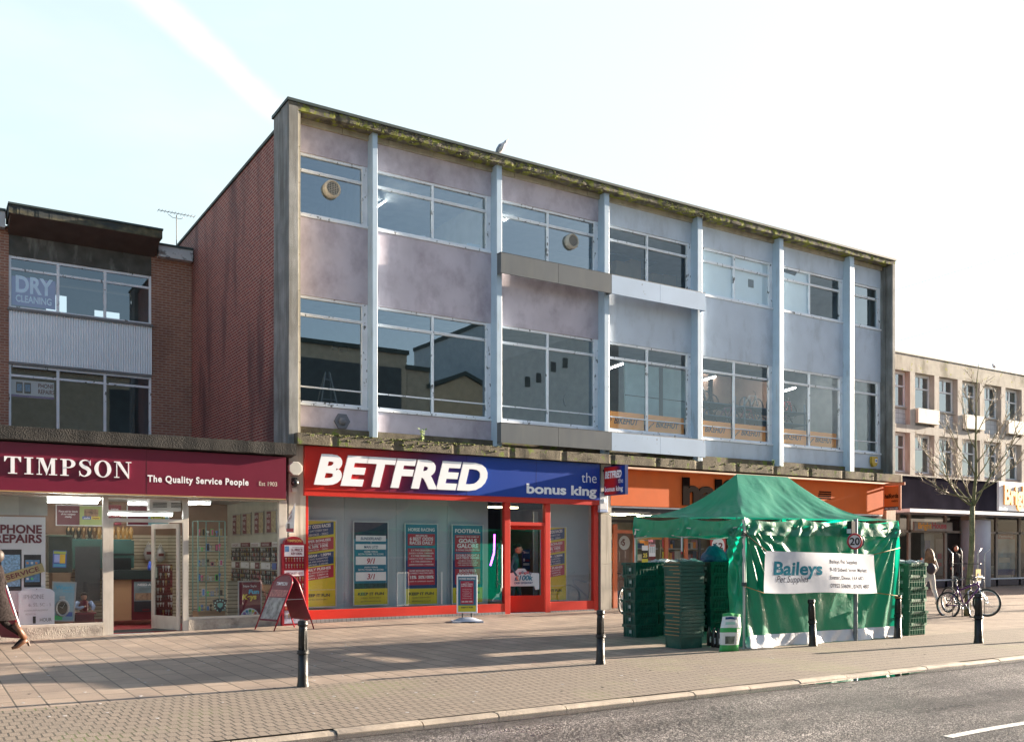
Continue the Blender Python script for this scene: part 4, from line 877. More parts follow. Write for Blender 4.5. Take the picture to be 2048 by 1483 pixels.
q.tube([c + Vector((.11 * math.cos(t * .393), -.0, .15 * math.sin(t * .393))) for t in range(16)], .022, STEEL, 6, True); q.prism([c + Vector((.10 * math.cos(t * .393), 0, .14 * math.sin(t * .393))) for t in range(16)], (0, .006, 0), BLACK); q.cyl(c, c + Vector((.04, -.004, .08)), .004, .004, STEEL, 5); q.cyl(c, c + Vector((-.05, -.004, .03)), .004, .004, STEEL, 5)
q.box(c.x - .05, c.x + .05, Y - .015, Y, c.z + .15, c.z + .23, STEEL)
tag(q.build('watch_cutout'), 'large dark wrist watch cut-out on the blue watch poster', 'display')
# shop cabinets, counter, machine, shelves of shoes
WOODC = M('light_wood', (.42, .25, .13), .6, var=.1, scale=1.5); GRN = M('dark_green_cabinet', (.022, .07, .06), .5); DRED = M('dark_red_stand', (.12, .015, .02), .5)
q = MB(); q.box(PX(104, 1), PX(140, 1), .9, 1.5, -.06, PZ(120, 1145, 1), M('brown_carton', (.36, .22, .13), .8)); q.box(PX(95, 1.2), PX(142, 1.2), 1.0, 1.6, PZ(120, 1144, 1), PZ(120, 1072, 1), M('glass_cabinet_dark', (.05, .06, .055), .3)); q.box(PX(95, 1.2), PX(142, 1.2), .98, 1.6, PZ(120, 1072, 1), PZ(120, 1072, 1) + .03, M('cabinet_top', (.12, .18, .14), .4)); tag(q.build('display_cabinet'), 'dark glass display cabinet on a brown base behind the left window', 'cabinet')
Y = 3.2
q = MB(); q.box(PX(132, Y), PX(268, Y), Y, Y + .9, PZ(240, 1146, Y) + .12, PZ(240, 1080, Y), GRN); q.box(PX(150, Y), PX(200, Y), Y - .02, Y, PZ(240, 1200, Y), PZ(240, 1092, Y), DARK); q.box(PX(225, Y), PX(262, Y), Y - .02, Y + .0, PZ(240, 1140, Y), PZ(240, 1115, Y), BLACK); q.box(PX(132, Y), PX(268, Y), Y + .3, Y + .9, PZ(240, 1080, Y) + .001, PZ(240, 1080, Y) + .03, M('green_shelf', (.02, .10, .09), .4)); tag(q.build('shoe_machine'), 'dark green finishing machine with shelf of shoes behind the counter', 'machine')
SH = [M('shoe_brown', (.14, .07, .03), .4), M('shoe_tan', (.34, .19, .06), .4), M('shoe_black', (.03, .025, .02), .35)]
for i, pxx in enumerate([137, 146, 158, 168, 180, 190, 199, 227, 238, 247, 255, 263]):
    c = Vector((PX(pxx, Y + .5), Y + .55, PZ(240, 1080, Y) + .03)); m = SH[2] if i < 3 or i == 4 else (SH[0] if i < 6 else SH[1])
    q = MB(); q.ball(c + Vector((0, 0, .15)), (.055, .035, .15), m, 10, 7, lambda p, d: Vector((p.x * (1 - .25 * (d.z < -.2)), p.y, p.z))); q.box(c.x - .045, c.x + .045, c.y - .045, c.y + .03, c.z, c.z + .03, m)
    q.ball(c + Vector((0, -.02, .22)), (.03, .022, .05), M('shoe_lining', (.45, .3, .15), .6), 8, 5)
    tag(q.build('shoe'), '%s shoe standing upright on the shelf, %s in the row from the left' % ('black' if m is SH[2] else 'brown' if m is SH[0] else 'tan', ('first', 'second', 'third', 'fourth', 'fifth', 'sixth', 'seventh', 'eighth', 'ninth', 'tenth', 'eleventh', 'last')[i]), 'shoe', 'shoes on the back shelf')
for i, pxx in enumerate((241, 248, 262)):
    c = Vector((PX(pxx, Y), Y + .15, PZ(240, 1108, Y))); q = MB(); q.lathe([(.04, 0), (.04, .14), (.015, .17), (.015, .2)], c, WPR, 10); tag(q.build('spray_bottle'), '%s pale spray bottle below the shoe shelf seen through the door' % ('left', 'middle', 'right')[i], 'bottle', 'bottles under the shoe shelf')
q = MB(); q.box(PX(220, Y), PX(268, Y), Y - .03, Y, PZ(240, 1104, Y) - .06, PZ(240, 1104, Y) - .02, BLACK); tag(q.build('bottle_shelf'), 'narrow black shelf under the pale bottles', 'shelf')
Y = 2.1; zc_ = PZ(260, 1158, Y)
root = thing('counter', 'wooden shop counter with dark top beyond the open door', 'counter', (PX(250, Y), Y, -.06))
q = MB(); q.box(PX(214, Y), PX(263, Y), Y, Y + .6, .05, zc_, WOODC); q.box(PX(263.5, Y), PX(312, Y), Y - .01, Y + .6, .05, zc_, DRED); q.build('front_panel', root)
q = MB(); q.box(PX(210, Y), PX(316, Y), Y - .06, Y + .65, zc_ + .002, zc_ + .2, M('dark_worktop', (.02, .03, .03), .4)); q.build('counter_top', root)
poster('poster', 'NEED A locksmith poster with a landscape on the counter front', PX(268, Y - .02), PX(309, Y - .02), PZ(288, 1222, Y), PZ(288, 1162, Y), Y - .025, M('poster_sky', (.18, .24, .26), .5, var=.3), [(0, .0, 1, .35, M('poster_dark', (.03, .03, .035), .5)), (.05, .38, .95, .62, M('poster_rock', (.30, .20, .13), .6, var=.4, scale=12)), (.4, .03, .75, .09, DRED)], [('NEED A', .5, .86, .075, WPR, 'C', .65, .03), ('LOCKSMITH?', .5, .79, .04, M('pale_blue_print', (.3, .38, .42), .5), 'C', .6, .01)])
c = Vector((PX(300, Y + .2), Y + .2, zc_ + .2)); q = MB(); q.lathe([(.05, 0), (.055, .08), (.03, .14), (.03, .19), (.0, .2)], c, M('blue_plastic', (.05, .10, .5), .4), 12); tag(q.build('spray_bottle'), 'bright blue bottle standing on the counter', 'bottle')
# key and watch strap racks: every rack board carries many little pieces
def rack(name, lab, x0, x1, z0, z1, Y, rows, colsn, mats, back, rng=1, side=None):
    q = MB(); q.box(x0, x1, Y, Y + .02, z0, z1, back); random.seed(int(x0 * 100) + rng)
    for r_ in range(rows):
        for c_ in range(colsn):
            if random.random() < .12: continue
            x = x0 + (c_ + .5) * (x1 - x0) / colsn; z = z1 - (r_ + .15) * (z1 - z0) / rows; l_ = (z1 - z0) / rows * random.uniform(.5, .8); w_ = (x1 - x0) / colsn * random.uniform(.25, .45); m = random.choice(mats)
            q.box(x - w_, x + w_, Y - .02, Y - .005, z - l_ * .45, z, m); q.box(x - w_ * .35, x + w_ * .35, Y - .018, Y - .008, z - l_, z - l_ * .45, m)
    if side:
        mt = side
        for v in q.v: v.xyz = mt @ v
    o = q.build(name); return tag(o, lab, 'display')
KM = [M('key_silver', (.5, .5, .5), .3, .8), M('key_brass', (.45, .33, .14), .3, .8), M('strap_dark', (.05, .04, .04), .5), M('strap_red', (.25, .04, .05), .5), M('card_white', (.6, .6, .58), .6)]
rack('display_stand', 'dark red accessory stand inside beside the open door', PX(313, 2.3), PX(345, 2.3), .1, PZ(330, 1128, 2.3), 2.3, 7, 6, KM, DRED)
# side wall displays on the right wall (X = XL), read through the right window
def sidemat(Y0): return Matrix.Translation((XL - .07, 0, 0)) @ Matrix(((0, 1, 0, 0), (-1, 0, 0, 0), (0, 0, 1, 0), (0, 0, 0, 1)))
SM = sidemat(0)   # maps local x -> -Y, local y(-) -> -X
def side_panel(fn, ylo, yhi): pass
for i, (ya, yb) in enumerate(((3.3, 4.0), (2.45, 3.15), (1.5, 2.2), (.6, 1.3))):
    z0, z1 = 1.95, 2.48; q = MB(); q.box(-yb, -ya, -.0, .01, z0, z1, M('frame_grey', (.3, .3, .28), .5)); q.box(-yb + .03, -(ya + yb) / 2, -.006, -.001, z0 + .03, z1 - .03, MAR); q.box(-(ya + yb) / 2, -ya - .03, -.006, -.001, z0 + .03, z1 - .03, M('print_ochre', (.35, .30, .18), .5, var=.5, scale=14))
    for k, t_ in enumerate(('GIFTS', 'FOR', 'ALL')): q.text(t_, (-(ya * .25 + yb * .75), -.008, z1 - .16 - .13 * k), .07, WPR, align='C', bold=.01)
    for v in q.v: v.xyz = SM @ v
    tag(q.build('poster'), 'framed maroon and ochre poster high on the right shop wall, %s from the front' % ('farthest', 'third', 'second', 'nearest')[i], 'poster', 'framed posters above the key wall')
for i, (ya, yb) in enumerate(((3.4, 4.1), (2.6, 3.3), (1.8, 2.5), (1.0, 1.7), (.3, .9))):
    w_ = ('farthest', 'fourth', 'middle', 'second', 'nearest')[i]
    q = MB(); q.box(-yb, -ya, 0, .02, 1.66, 1.76, MAR if i % 2 else WPR); q.text(('SHOES', 'SERVICES', 'ENGRAVE', 'WATCHES', 'SERVICES')[i], (-(ya + yb) / 2, -.004, 1.68), .05, WPR if i % 2 else MAR, align='C', w=.5)
    for v in q.v: v.xyz = SM @ v
    tag(q.build('shelf_sign'), 'strip sign above the key racks on the right wall, %s from the front' % w_, 'sign', 'strip signs over the key racks')
    rack('key_rack', 'dark rack of hanging keys under the strip signs, %s from the front' % w_, -yb, -ya, 1.32, 1.64, 0, 3, 13, KM, DARK, 1, SM)
    rack('strap_rack', 'rack of watch straps at waist height, %s from the front' % w_, -yb, -ya, .80, 1.12, 0, 3, 12, KM, DARK, 2, SM)
    q = MB(); q.box(-yb, -ya, 0, .012, 1.13, 1.31, M('frame_grey')); q.box(-yb + .02, -(ya + yb) / 2, -.006, -.001, 1.15, 1.29, M('leaflet_blue') if i == 4 else WPR); q.box(-(ya + yb) / 2 + .01, -ya - .02, -.006, -.001, 1.15, 1.29, MAR if i % 2 == 0 else WPR)
    q.text(('OFFER', 'YOUR', 'CARDS', 'HALF', 'TRADE')[i], (-(ya * .75 + yb * .25), -.008, 1.2), .04, WPR if i % 2 == 0 else MAR, align='C')
    for v in q.v: v.xyz = SM @ v
    tag(q.build('price_card'), 'framed offer card between the racks on the right wall, %s from the front' % w_, 'card', 'offer cards on the key wall')
q = MB(); q.box(XL - .16, XL - .05, .15, 4.2, .66, .80, WOODC); tag(q.build('wall_shelf'), 'wooden shelf along the right wall under the strap racks', 'shelf')
# glass display tower with shelves and trophies
x0, x1, Y0, Y1 = PX(396, .6), PX(450, .6), .6, 1.05
root = thing('glass_cabinet', 'tall glass display tower with gifts on glass shelves and a wooden base', 'cabinet', ((x0 + x1) / 2, .8, -.06))
q = MB(); q.box(x0, x1, Y0, Y1, -.06, PZ(420, 1222, .6), WOODC); q.build('base', root)
q = MB(); zt_ = PZ(420, 1042, .6)
for (xx, yy) in ((x0, Y0), (x1, Y0), (x0, Y1), (x1, Y1), ((x0 + x1) / 2, Y1)): q.box(xx - .012, xx + .012, yy - .012, yy + .012, PZ(420, 1222, .6), zt_, M('tower_edge', (.25, .42, .38), .2))
q.box(x0, x1, Y0, Y1, zt_, zt_ + .015, M('tower_edge')); q.build('glass_frame', root)
q = MB(); zb_ = PZ(420, 1222, .6); hh_ = (zt_ - zb_) / 6
for k in range(1, 6): q.box(x0, x1, Y0, Y1, zb_ + hh_ * k, zb_ + hh_ * k + .01, M('tower_edge'))
q.build('glass_shelf', root)
random.seed(3); GIFT = [M('gift_green', (.1, .7, .15), .4), M('gift_pink', (.7, .15, .3), .4), M('gift_blue', (.1, .25, .6), .4), M('gift_brass', (.5, .38, .18), .3, .7), STEEL, WPR, BLACK]
cn = 0; ordn = ('one', 'two', 'three', 'four', 'five', 'six')
for k in range(6):
    for j in range(6):
        x = x0 + .05 + (x1 - x0 - .1) * j / 5; z = zb_ + hh_ * k + .011; m = GIFT[(k * 3 + j * 2) % 7]; h_ = random.uniform(.07, .17)
        q = MB()
        if (j + k) % 2: q.lathe([(.028, 0), (.008, .02), (.008, h_ * .5), (.03, h_ * .75), (.022, h_)], (x, .72 + .12 * (j % 2), z), m, 8)
        else: q.box(x - .03, x + .03, .72, .74, z, z + h_, m); q.box(x - .022, x + .022, .716, .72, z + .012, z + h_ - .012, GIFT[(k + j) % 7])
        tag(q.build('gift_item'), 'small %s on shelf %s of the glass tower, %s from the left' % ('cup' if (j + k) % 2 else 'framed card', ordn[k], ordn[j]), 'gift', 'gifts on the glass tower shelves')
# shield shape and fun keys poster
c = Vector((PX(440, .5), .5, PZ(440, 1210, .5))); q = MB(); TEAL = M('teal_shield', (.12, .45, .42), .3)
def shield(cx, cz, s_, y): return [(cx - s_, y, cz + s_ * .8), (cx, y, cz + s_), (cx + s_, y, cz + s_ * .8), (cx + s_ * .85, y, cz - s_ * .2), (cx, y, cz - s_), (cx - s_ * .85, y, cz - s_ * .2)][::-1]
q.prism(shield(c.x, c.z, .15, .5), (0, .02, 0), DARK); q.prism(shield(c.x, c.z, .06, .49), (0, .009, 0), TEAL)
for t in range(11): a = R(-60 - 0 + 30 * t); q.ball((c.x + .115 * math.cos(a), .495, c.z + .115 * math.sin(a)), .017, M('shield_stud', (.45, .75, .7), .3), 8, 5)
tag(q.build('trophy_shield'), 'dark trophy shield with pale studs at the foot of the glass tower', 'trophy')
Y = .3; x0, x1 = PX(478, Y), PX(521, Y); z0, z1 = PZ(500, 1236, Y), PZ(500, 1163, Y)
root = poster('poster', 'framed maroon poster reading New Style Fun Keys in the right window', x0, x1, z0, z1, Y, MAR, [], [('New Style', .5, .86, .06, WPR, 'C', .62, .01), ('Fun', .68, .68, .11, M('cyan_letters'), 'C', .5, .05, .1), ('Keys', .48, .53, .13, M('yellow_letters', (.75, .6, .08), .5), 'C', .66, .05, .1)], frame=STEEL)
q = MB(); cx, cz, rr = (x0 + x1) / 2, z0 + .02, (x1 - x0) * .44
q.prism([(cx + rr * math.cos(R(12 * k)), Y - .004, cz + rr * math.sin(R(12 * k))) for k in range(16)][::-1], (0, .002, 0), WPR)
for k in range(7): a = R(12 + 26 * k); m = [M('key_pink', (.7, .05, .4), .4), M('key_red', (.6, .08, .05), .4), M('key_yellow', (.7, .65, .1), .4), M('key_green', (.1, .4, .1), .4), M('key_blue', (.1, .3, .5), .4), M('key_violet', (.2, .12, .4), .4), M('key_violet')][k]; p = Vector((cx + rr * .75 * math.cos(a), Y - .008, cz + rr * .75 * math.sin(a))); q.cyl(p, p + Vector((0, -.003, 0)), .03, .03, m, 10); q.cyl(p, Vector((cx + rr * .4 * math.cos(a), Y - .009, cz + rr * .4 * math.sin(a))), .007, .007, m, 5)
q.build('key_fan', root)
# slatted low wall behind the poster
q = MB(); q.box(PX(455, 1.4), XL - .06, 1.4, 1.46, -.06, PZ(500, 1160, 1.4), SL); tag(q.build('slatted_divider'), 'low slatted divider behind the maroon key poster', 'divider')
# posters high at the back
poster('poster', 'maroon and green charity poster on the back wall behind the left window', PX(114, 4.5), PX(204, 4.5), PZ(160, 1049, 4.5), PZ(160, 1011, 4.5), 4.53, M('soft_green_print', (.42, .50, .20), .6), [(0, 0, .5, 1, MAR), (.6, .42, .92, .85, M('face_print', (.30, .18, .12), .6, var=.7, scale=14)), (.56, .3, .76, .46, M('leaflet_blue')), (.76, .3, .96, .46, M('yellow_letters'))],
       [('Please ask for details', .25, .66, .09, WPR, 'C', .42, .03), ('of our company', .25, .52, .09, WPR, 'C', .32, .03), ('charity', .25, .38, .09, WPR, 'C', .15, .03), ('safe', .66, .33, .09, WPR, 'C', .14, .03), ('base', .86, .33, .09, MAR, 'C', .14, .03)], frame=WPR)
poster('poster', 'poster of a yellow suitcase beside the words Colleagues stay over the door', PX(256, 4.5), PX(337, 4.5), PZ(300, 1049, 4.5), PZ(300, 1012, 4.5), 4.53, M('suitcase_blue', (.20, .42, .48), .6), [(0, 0, .5, 1, MAR), (.56, .15, .92, .68, M('yellow_case', (.42, .40, .05), .5)), (.62, .14, .65, .70, M('case_strap', (.15, .12, .04), .5)), (.83, .14, .86, .70, M('case_strap')), (.70, .7, .78, .84, M('case_strap')), (.714, .7, .766, .79, M('suitcase_blue'))],
       [('Colleagues stay', .25, .66, .1, WPR, 'C', .36, .03)], frame=WPR)
poster('poster', 'small maroon poster left of the suitcase poster', PX(217, 4.5), PX(243, 4.5), PZ(230, 1049, 4.5), PZ(230, 1009, 4.5), 4.53, M('red_print', (.25, .02, .04), .5), [(.2, .1, .5, .3, M('print_ochre')), (.55, .15, .85, .35, WPR)], [('OFFER', .5, .75, .06, WPR, 'C', .6)])
# air heater over the door
x0, x1 = PX(299, .3), PX(362, .3); root = thing('door_heater', 'white slotted air heater behind the glass above the open door', 'heater', ((x0 + x1) / 2, .4, 2.35))
q = MB(); q.box(x0, x1, .3, .55, 2.38, 2.60, WPR); q.build('casing', root); q = MB()
for s in (0, 1):
    for k in range(4): q.box(x0 + .06 + s * .36, x0 + .34 + s * .36, .293, .299, 2.45 + k * .028, 2.463 + k * .028, BLACK)
q.build('slot', root)
# hanging bags on the back slatwall
for i, pxx in enumerate((297, 321)):
    Y = 4.3; c = Vector((PX(pxx, Y), Y, PZ(300, 1118, Y) + (0, -.04)[i])); q = MB()
    q.ball(c + Vector((0, 0, .17)), (.12, .07, .20), M('plastic_bag', (.42, .42, .40), .4, var=.2, scale=12), 14, 9, lambda p, d: Vector((p.x * (1 - .45 * max(0, d.z)) + .01 * math.sin(d.z * 9), p.y, p.z))); q.tube([c + Vector((-.05, 0, .32)), c + Vector((0, 0, .43)), c + Vector((.05, 0, .32))], .008, WPR, 5); q.box(c.x - .06, c.x + .06, c.y - .085, c.y - .068, c.z + .12, c.z + .19, DRED)
    tag(q.build('carrier_bag'), '%s pale carrier bag hanging on the slatted back wall' % ('left', 'right')[i], 'bag', 'carrier bags on the back wall')
# seated boy figure with a chess piece in the window, simplified display dummy
c = Vector((PX(168, .55), .55, PZ(168, 1245, .55)))
q = MB(); SKN = M('doll_skin', (.42, .24, .17), .5); q.ball(c + Vector((0, 0, .52)), (.055, .06, .075), SKN, 14, 9); q.ball(c + Vector((0, .012, .56)), (.062, .065, .055), M('doll_hair', (.03, .02, .015), .7), 12, 8); q.ball(c + Vector((0, -.062, .515)), (.01, .012, .014), SKN, 6, 4)
q.ball(c + Vector((0, 0, .33)), (.105, .075, .14), M('doll_vest', (.16, .02, .03), .7), 14, 8); SHT = M('doll_shirt', (.26, .33, .50), .8)
q.tube([c + Vector((-.1, 0, .42)), c + Vector((-.18, -.03, .33)), c + Vector((-.10, -.12, .30)), c + Vector((-.02, -.14, .33))], [.045, .045, .035, .022], SHT, 8); q.tube([c + Vector((.1, 0, .42)), c + Vector((.17, -.03, .32)), c + Vector((.14, -.11, .26))], [.045, .045, .03], SHT, 8); q.ball(c + Vector((-.0, -.15, .335)), (.025, .02, .018), SKN, 8, 5); q.ball(c + Vector((.13, -.13, .25)), (.022, .03, .018), SKN, 8, 5)
tag(q.build('display_figure'), 'seated display figure in blue shirt and maroon waistcoat inside the left window', 'figure')
q = MB(); q.box(c.x - .17, c.x + .17, c.y - .12, c.y + .2, c.z - .2, c.z + .18, DRED); q.box(c.x - .14, c.x + .2, c.y - .13, c.y + .15, c.z + .18, c.z + .21, M('red_box_top', (.25, .04, .05), .5)); tag(q.build('red_plinth'), 'dark red box plinth under the seated display figure', 'plinth')
# ================================================================== BETTING SHOP
RED = M('signal_red', (.52, .022, .012), .35, var=.05, bump=.05, bscale=30)
def gradmat(name, x0, x1, z=0, axis=0):
    m = bpy.data.materials.new(name); m.use_nodes = True; t = m.node_tree; n = t.nodes; l = t.links; b = n['Principled BSDF']; b.inputs['Roughness'].default_value = .3
    c = n.new('ShaderNodeTexCoord'); s = n.new('ShaderNodeSeparateXYZ'); l.new(c.outputs['Generated'], s.inputs[0])
    mx = n.new('ShaderNodeMath'); mx.operation = 'MULTIPLY_ADD'; l.new(s.outputs[2], mx.inputs[0]); mx.inputs[1].default_value = -.06; 
    l.new(s.outputs[axis], mx.inputs[2]) if axis == 0 else None
    if axis == 1: iv = n.new('ShaderNodeMath'); iv.operation = 'SUBTRACT'; iv.inputs[0].default_value = 1; l.new(s.outputs[1], iv.inputs[1]); l.new(iv.outputs[0], mx.inputs[2])
    r = n.new('ShaderNodeValToRGB'); e = r.color_ramp.elements; e[0].position = x0; e[0].color = (.50, .02, .012, 1); e[1].position = x1; e[1].color = (.002, .040, .29, 1)
    e2 = r.color_ramp.elements.new((x0 + x1) / 2); e2.color = (.10, .008, .05, 1); l.new(mx.outputs[0], r.inputs[0]); l.new(r.outputs[0], b.inputs['Base Color'])
    return m
BX0, BX1 = PX(610, -.12), PX(1199.5, -.12)
zs1, zs0 = 3.845, PZ(610.8, 977.6, -.12)
sg = thing('fascia_sign', 'wide red to blue shop sign with big white letters reading BETFRED', 'sign', ((BX0 + BX1) / 2, -.1, zs0))
q = MB(); q.box(BX0, BX1, -.12, .0, zs0, zs1, gradmat('red_blue_fade', .08, .52)); q.build('board', sg)
q = MB()
for k in (1, 2, 3): q.box(BX0 + (BX1 - BX0) * k / 4, BX0 + (BX1 - BX0) * k / 4 + .006, -.1215, -.1202, zs0, zs1, M('sign_joint', (.01, .01, .05), .7))
q.build('panel_joint', sg)
q = MB(); zt = PZ(610.8, 990, -.10); q.box(BX0, BX1, -.10, .06, zt, zs0 - .001, RED); q.build('lower_trim', sg)
q = MB(); LW = M('letter_white', (.82, .83, .86), .35, var=.02); lo = Vector((PX(628, -.15), -.122, PZ(628, 965, -.12))); le = PX(975, -.15)
q.text('BETFRED', lo, .60, LW, w=le - lo.x, bold=.045, shear=.22, ext=.03, sp=1.05); q.build('lettering', sg)
q = MB(); za = PZ(1190, 968, -.12); q.text('the', (PX(1163, -.12), -.121, PZ(1163, 964, -.12)), .26, LW, w=PX(1193, -.12) - PX(1163, -.12), bold=-.008)
q.text('bonus king', (PX(1053, -.12), -.121, PZ(1053, 985, -.12)), .225, LW, w=PX(1193, -.12) - PX(1053, -.12), bold=.035); q.build('slogan', sg)
bs = thing('shopfront', 'red framed betting shopfront with full height windows and a door ajar', 'shopfront', (11, .1, -.02))
ph = lambda p: PX(p, .05)
def bx(x0, x1, y0, y1, z0, z1, m, nm, par=bs, bev=.004): q_ = MB(); q_.box(x0, x1, y0, y1, z0, z1, m); return q_.build(nm, par, bevel=bev)
GP_ = brickmat('grey_plinth_brick', (0, 2), (.22, .22, .23), (.18, .18, .19), (.08, .08, .08), .10, .20, .008, 0, .4)
bx(ph(612), ph(1007), -.03, .25, -.2, .055, GP_, 'plinth'); bx(ph(1098), ph(1185), -.03, .25, -.2, .03, GP_, 'plinth')
bx(ph(612), ph(1007), .0, .10, .056, .26, RED, 'bottom_rail'); bx(ph(1098), ph(1185), 0, .10, .031, .26, RED, 'bottom_rail')
bx(ph(612) - .02, ph(612) + .035, .0, .10, .056, zt, RED, 'frame_post')
for a, b_ in ((1007, 1018), (1088, 1098), (1185, 1194)): bx(ph(a), ph(b_), -.01, .12, -.02, zt - .002, RED, 'frame_post')
bx(ph(1018), ph(1088), .0, .10, PZ(1018, 1050, .05), PZ(1018, 1043, .05), RED, 'transom')
for a, b_, nm in ((612, 820, 'window_glass'), (820.5, 1007, 'window_glass'), (1098, 1185, 'window_glass')): q = MB(); q.quad((ph(a), .05, .25), (ph(b_), .05, .25), (ph(b_), .05, zt), (ph(a), .05, zt), SGLASS); q.build(nm, bs)
q = MB(); q.quad((ph(1018), .05, PZ(1018, 1043, .05)), (ph(1088), .05, PZ(1018, 1043, .05)), (ph(1088), .05, zt), (ph(1018), .05, zt), SGLASS); q.build('fanlight', bs)
bx(ph(1018), ph(1088), -.01, .3, -.2, .012, M('door_step', (.28, .29, .31), .7), 'door_step')
dw = ph(1087.5) - ph(1019.5)
door_leaf(ph(1087), .03, dw, .02, PZ(1050, 1050, .05), R(180 - 14), RED, par=bs, bot=.42)
# interior of the betting shop
bi_ = thing('shop_interior', 'dark interior of the betting shop behind pale display boards', 'room', (11, 3, 0))
BKD = M('betting_dark', (.03, .035, .05), .7); PBD = M('pale_blue_display_board', (.36, .42, .46), .7, var=.03)
q = MB(); q.box(XL + .36, PX(1200, 0), 5, 5.1, 0, 3.4, BKD); q.build('back_wall', bi_)
q = MB(); q.box(XL + .36, PX(1210, .5), .27, 5, -.06, 0.0, M('blue_carpet', (.02, .03, .08), .9)); q.build('floor', bi_)
q = MB(); q.box(XL + .36, PX(1210, .5), .27, 5, 3.0, 3.1, M('betting_ceiling', (.25, .25, .25), .8)); q.build('ceiling', bi_)
q = MB(); q.box(PX(1196, .5), PX(1196, .5) + .1, .5, 5, 0, 3.0, BKD); q.build('side_wall', bi_)
for a, b_ in ((612, 688), (688.6, 792), (792.6, 894), (894.6, 976), (1098, 1188)):
    q = MB(); q.box(PX(a, .5), PX(b_, .5), .5, .54, .0, 3.0, PBD); o = q.build('display_board', bi_)
q = MB(); q.box(XL + .36, PX(976, .5), .12, .5, .0, .05, PBD); q.build('window_shelf', bi_)
YEL = M('poster_yellow', (.52, .46, .03), .5, var=.03); NAV = M('poster_navy', (.008, .035, .14), .5, var=.05); TEL = M('poster_teal', (.02, .15, .24), .5, var=.05); PRD = M('poster_red', (.36, .02, .05), .5, var=.04); FRM = M('poster_frame', (.45, .50, .52), .4)
DKL = M('dark_print', (.06, .07, .05), .6)
Yp = .42
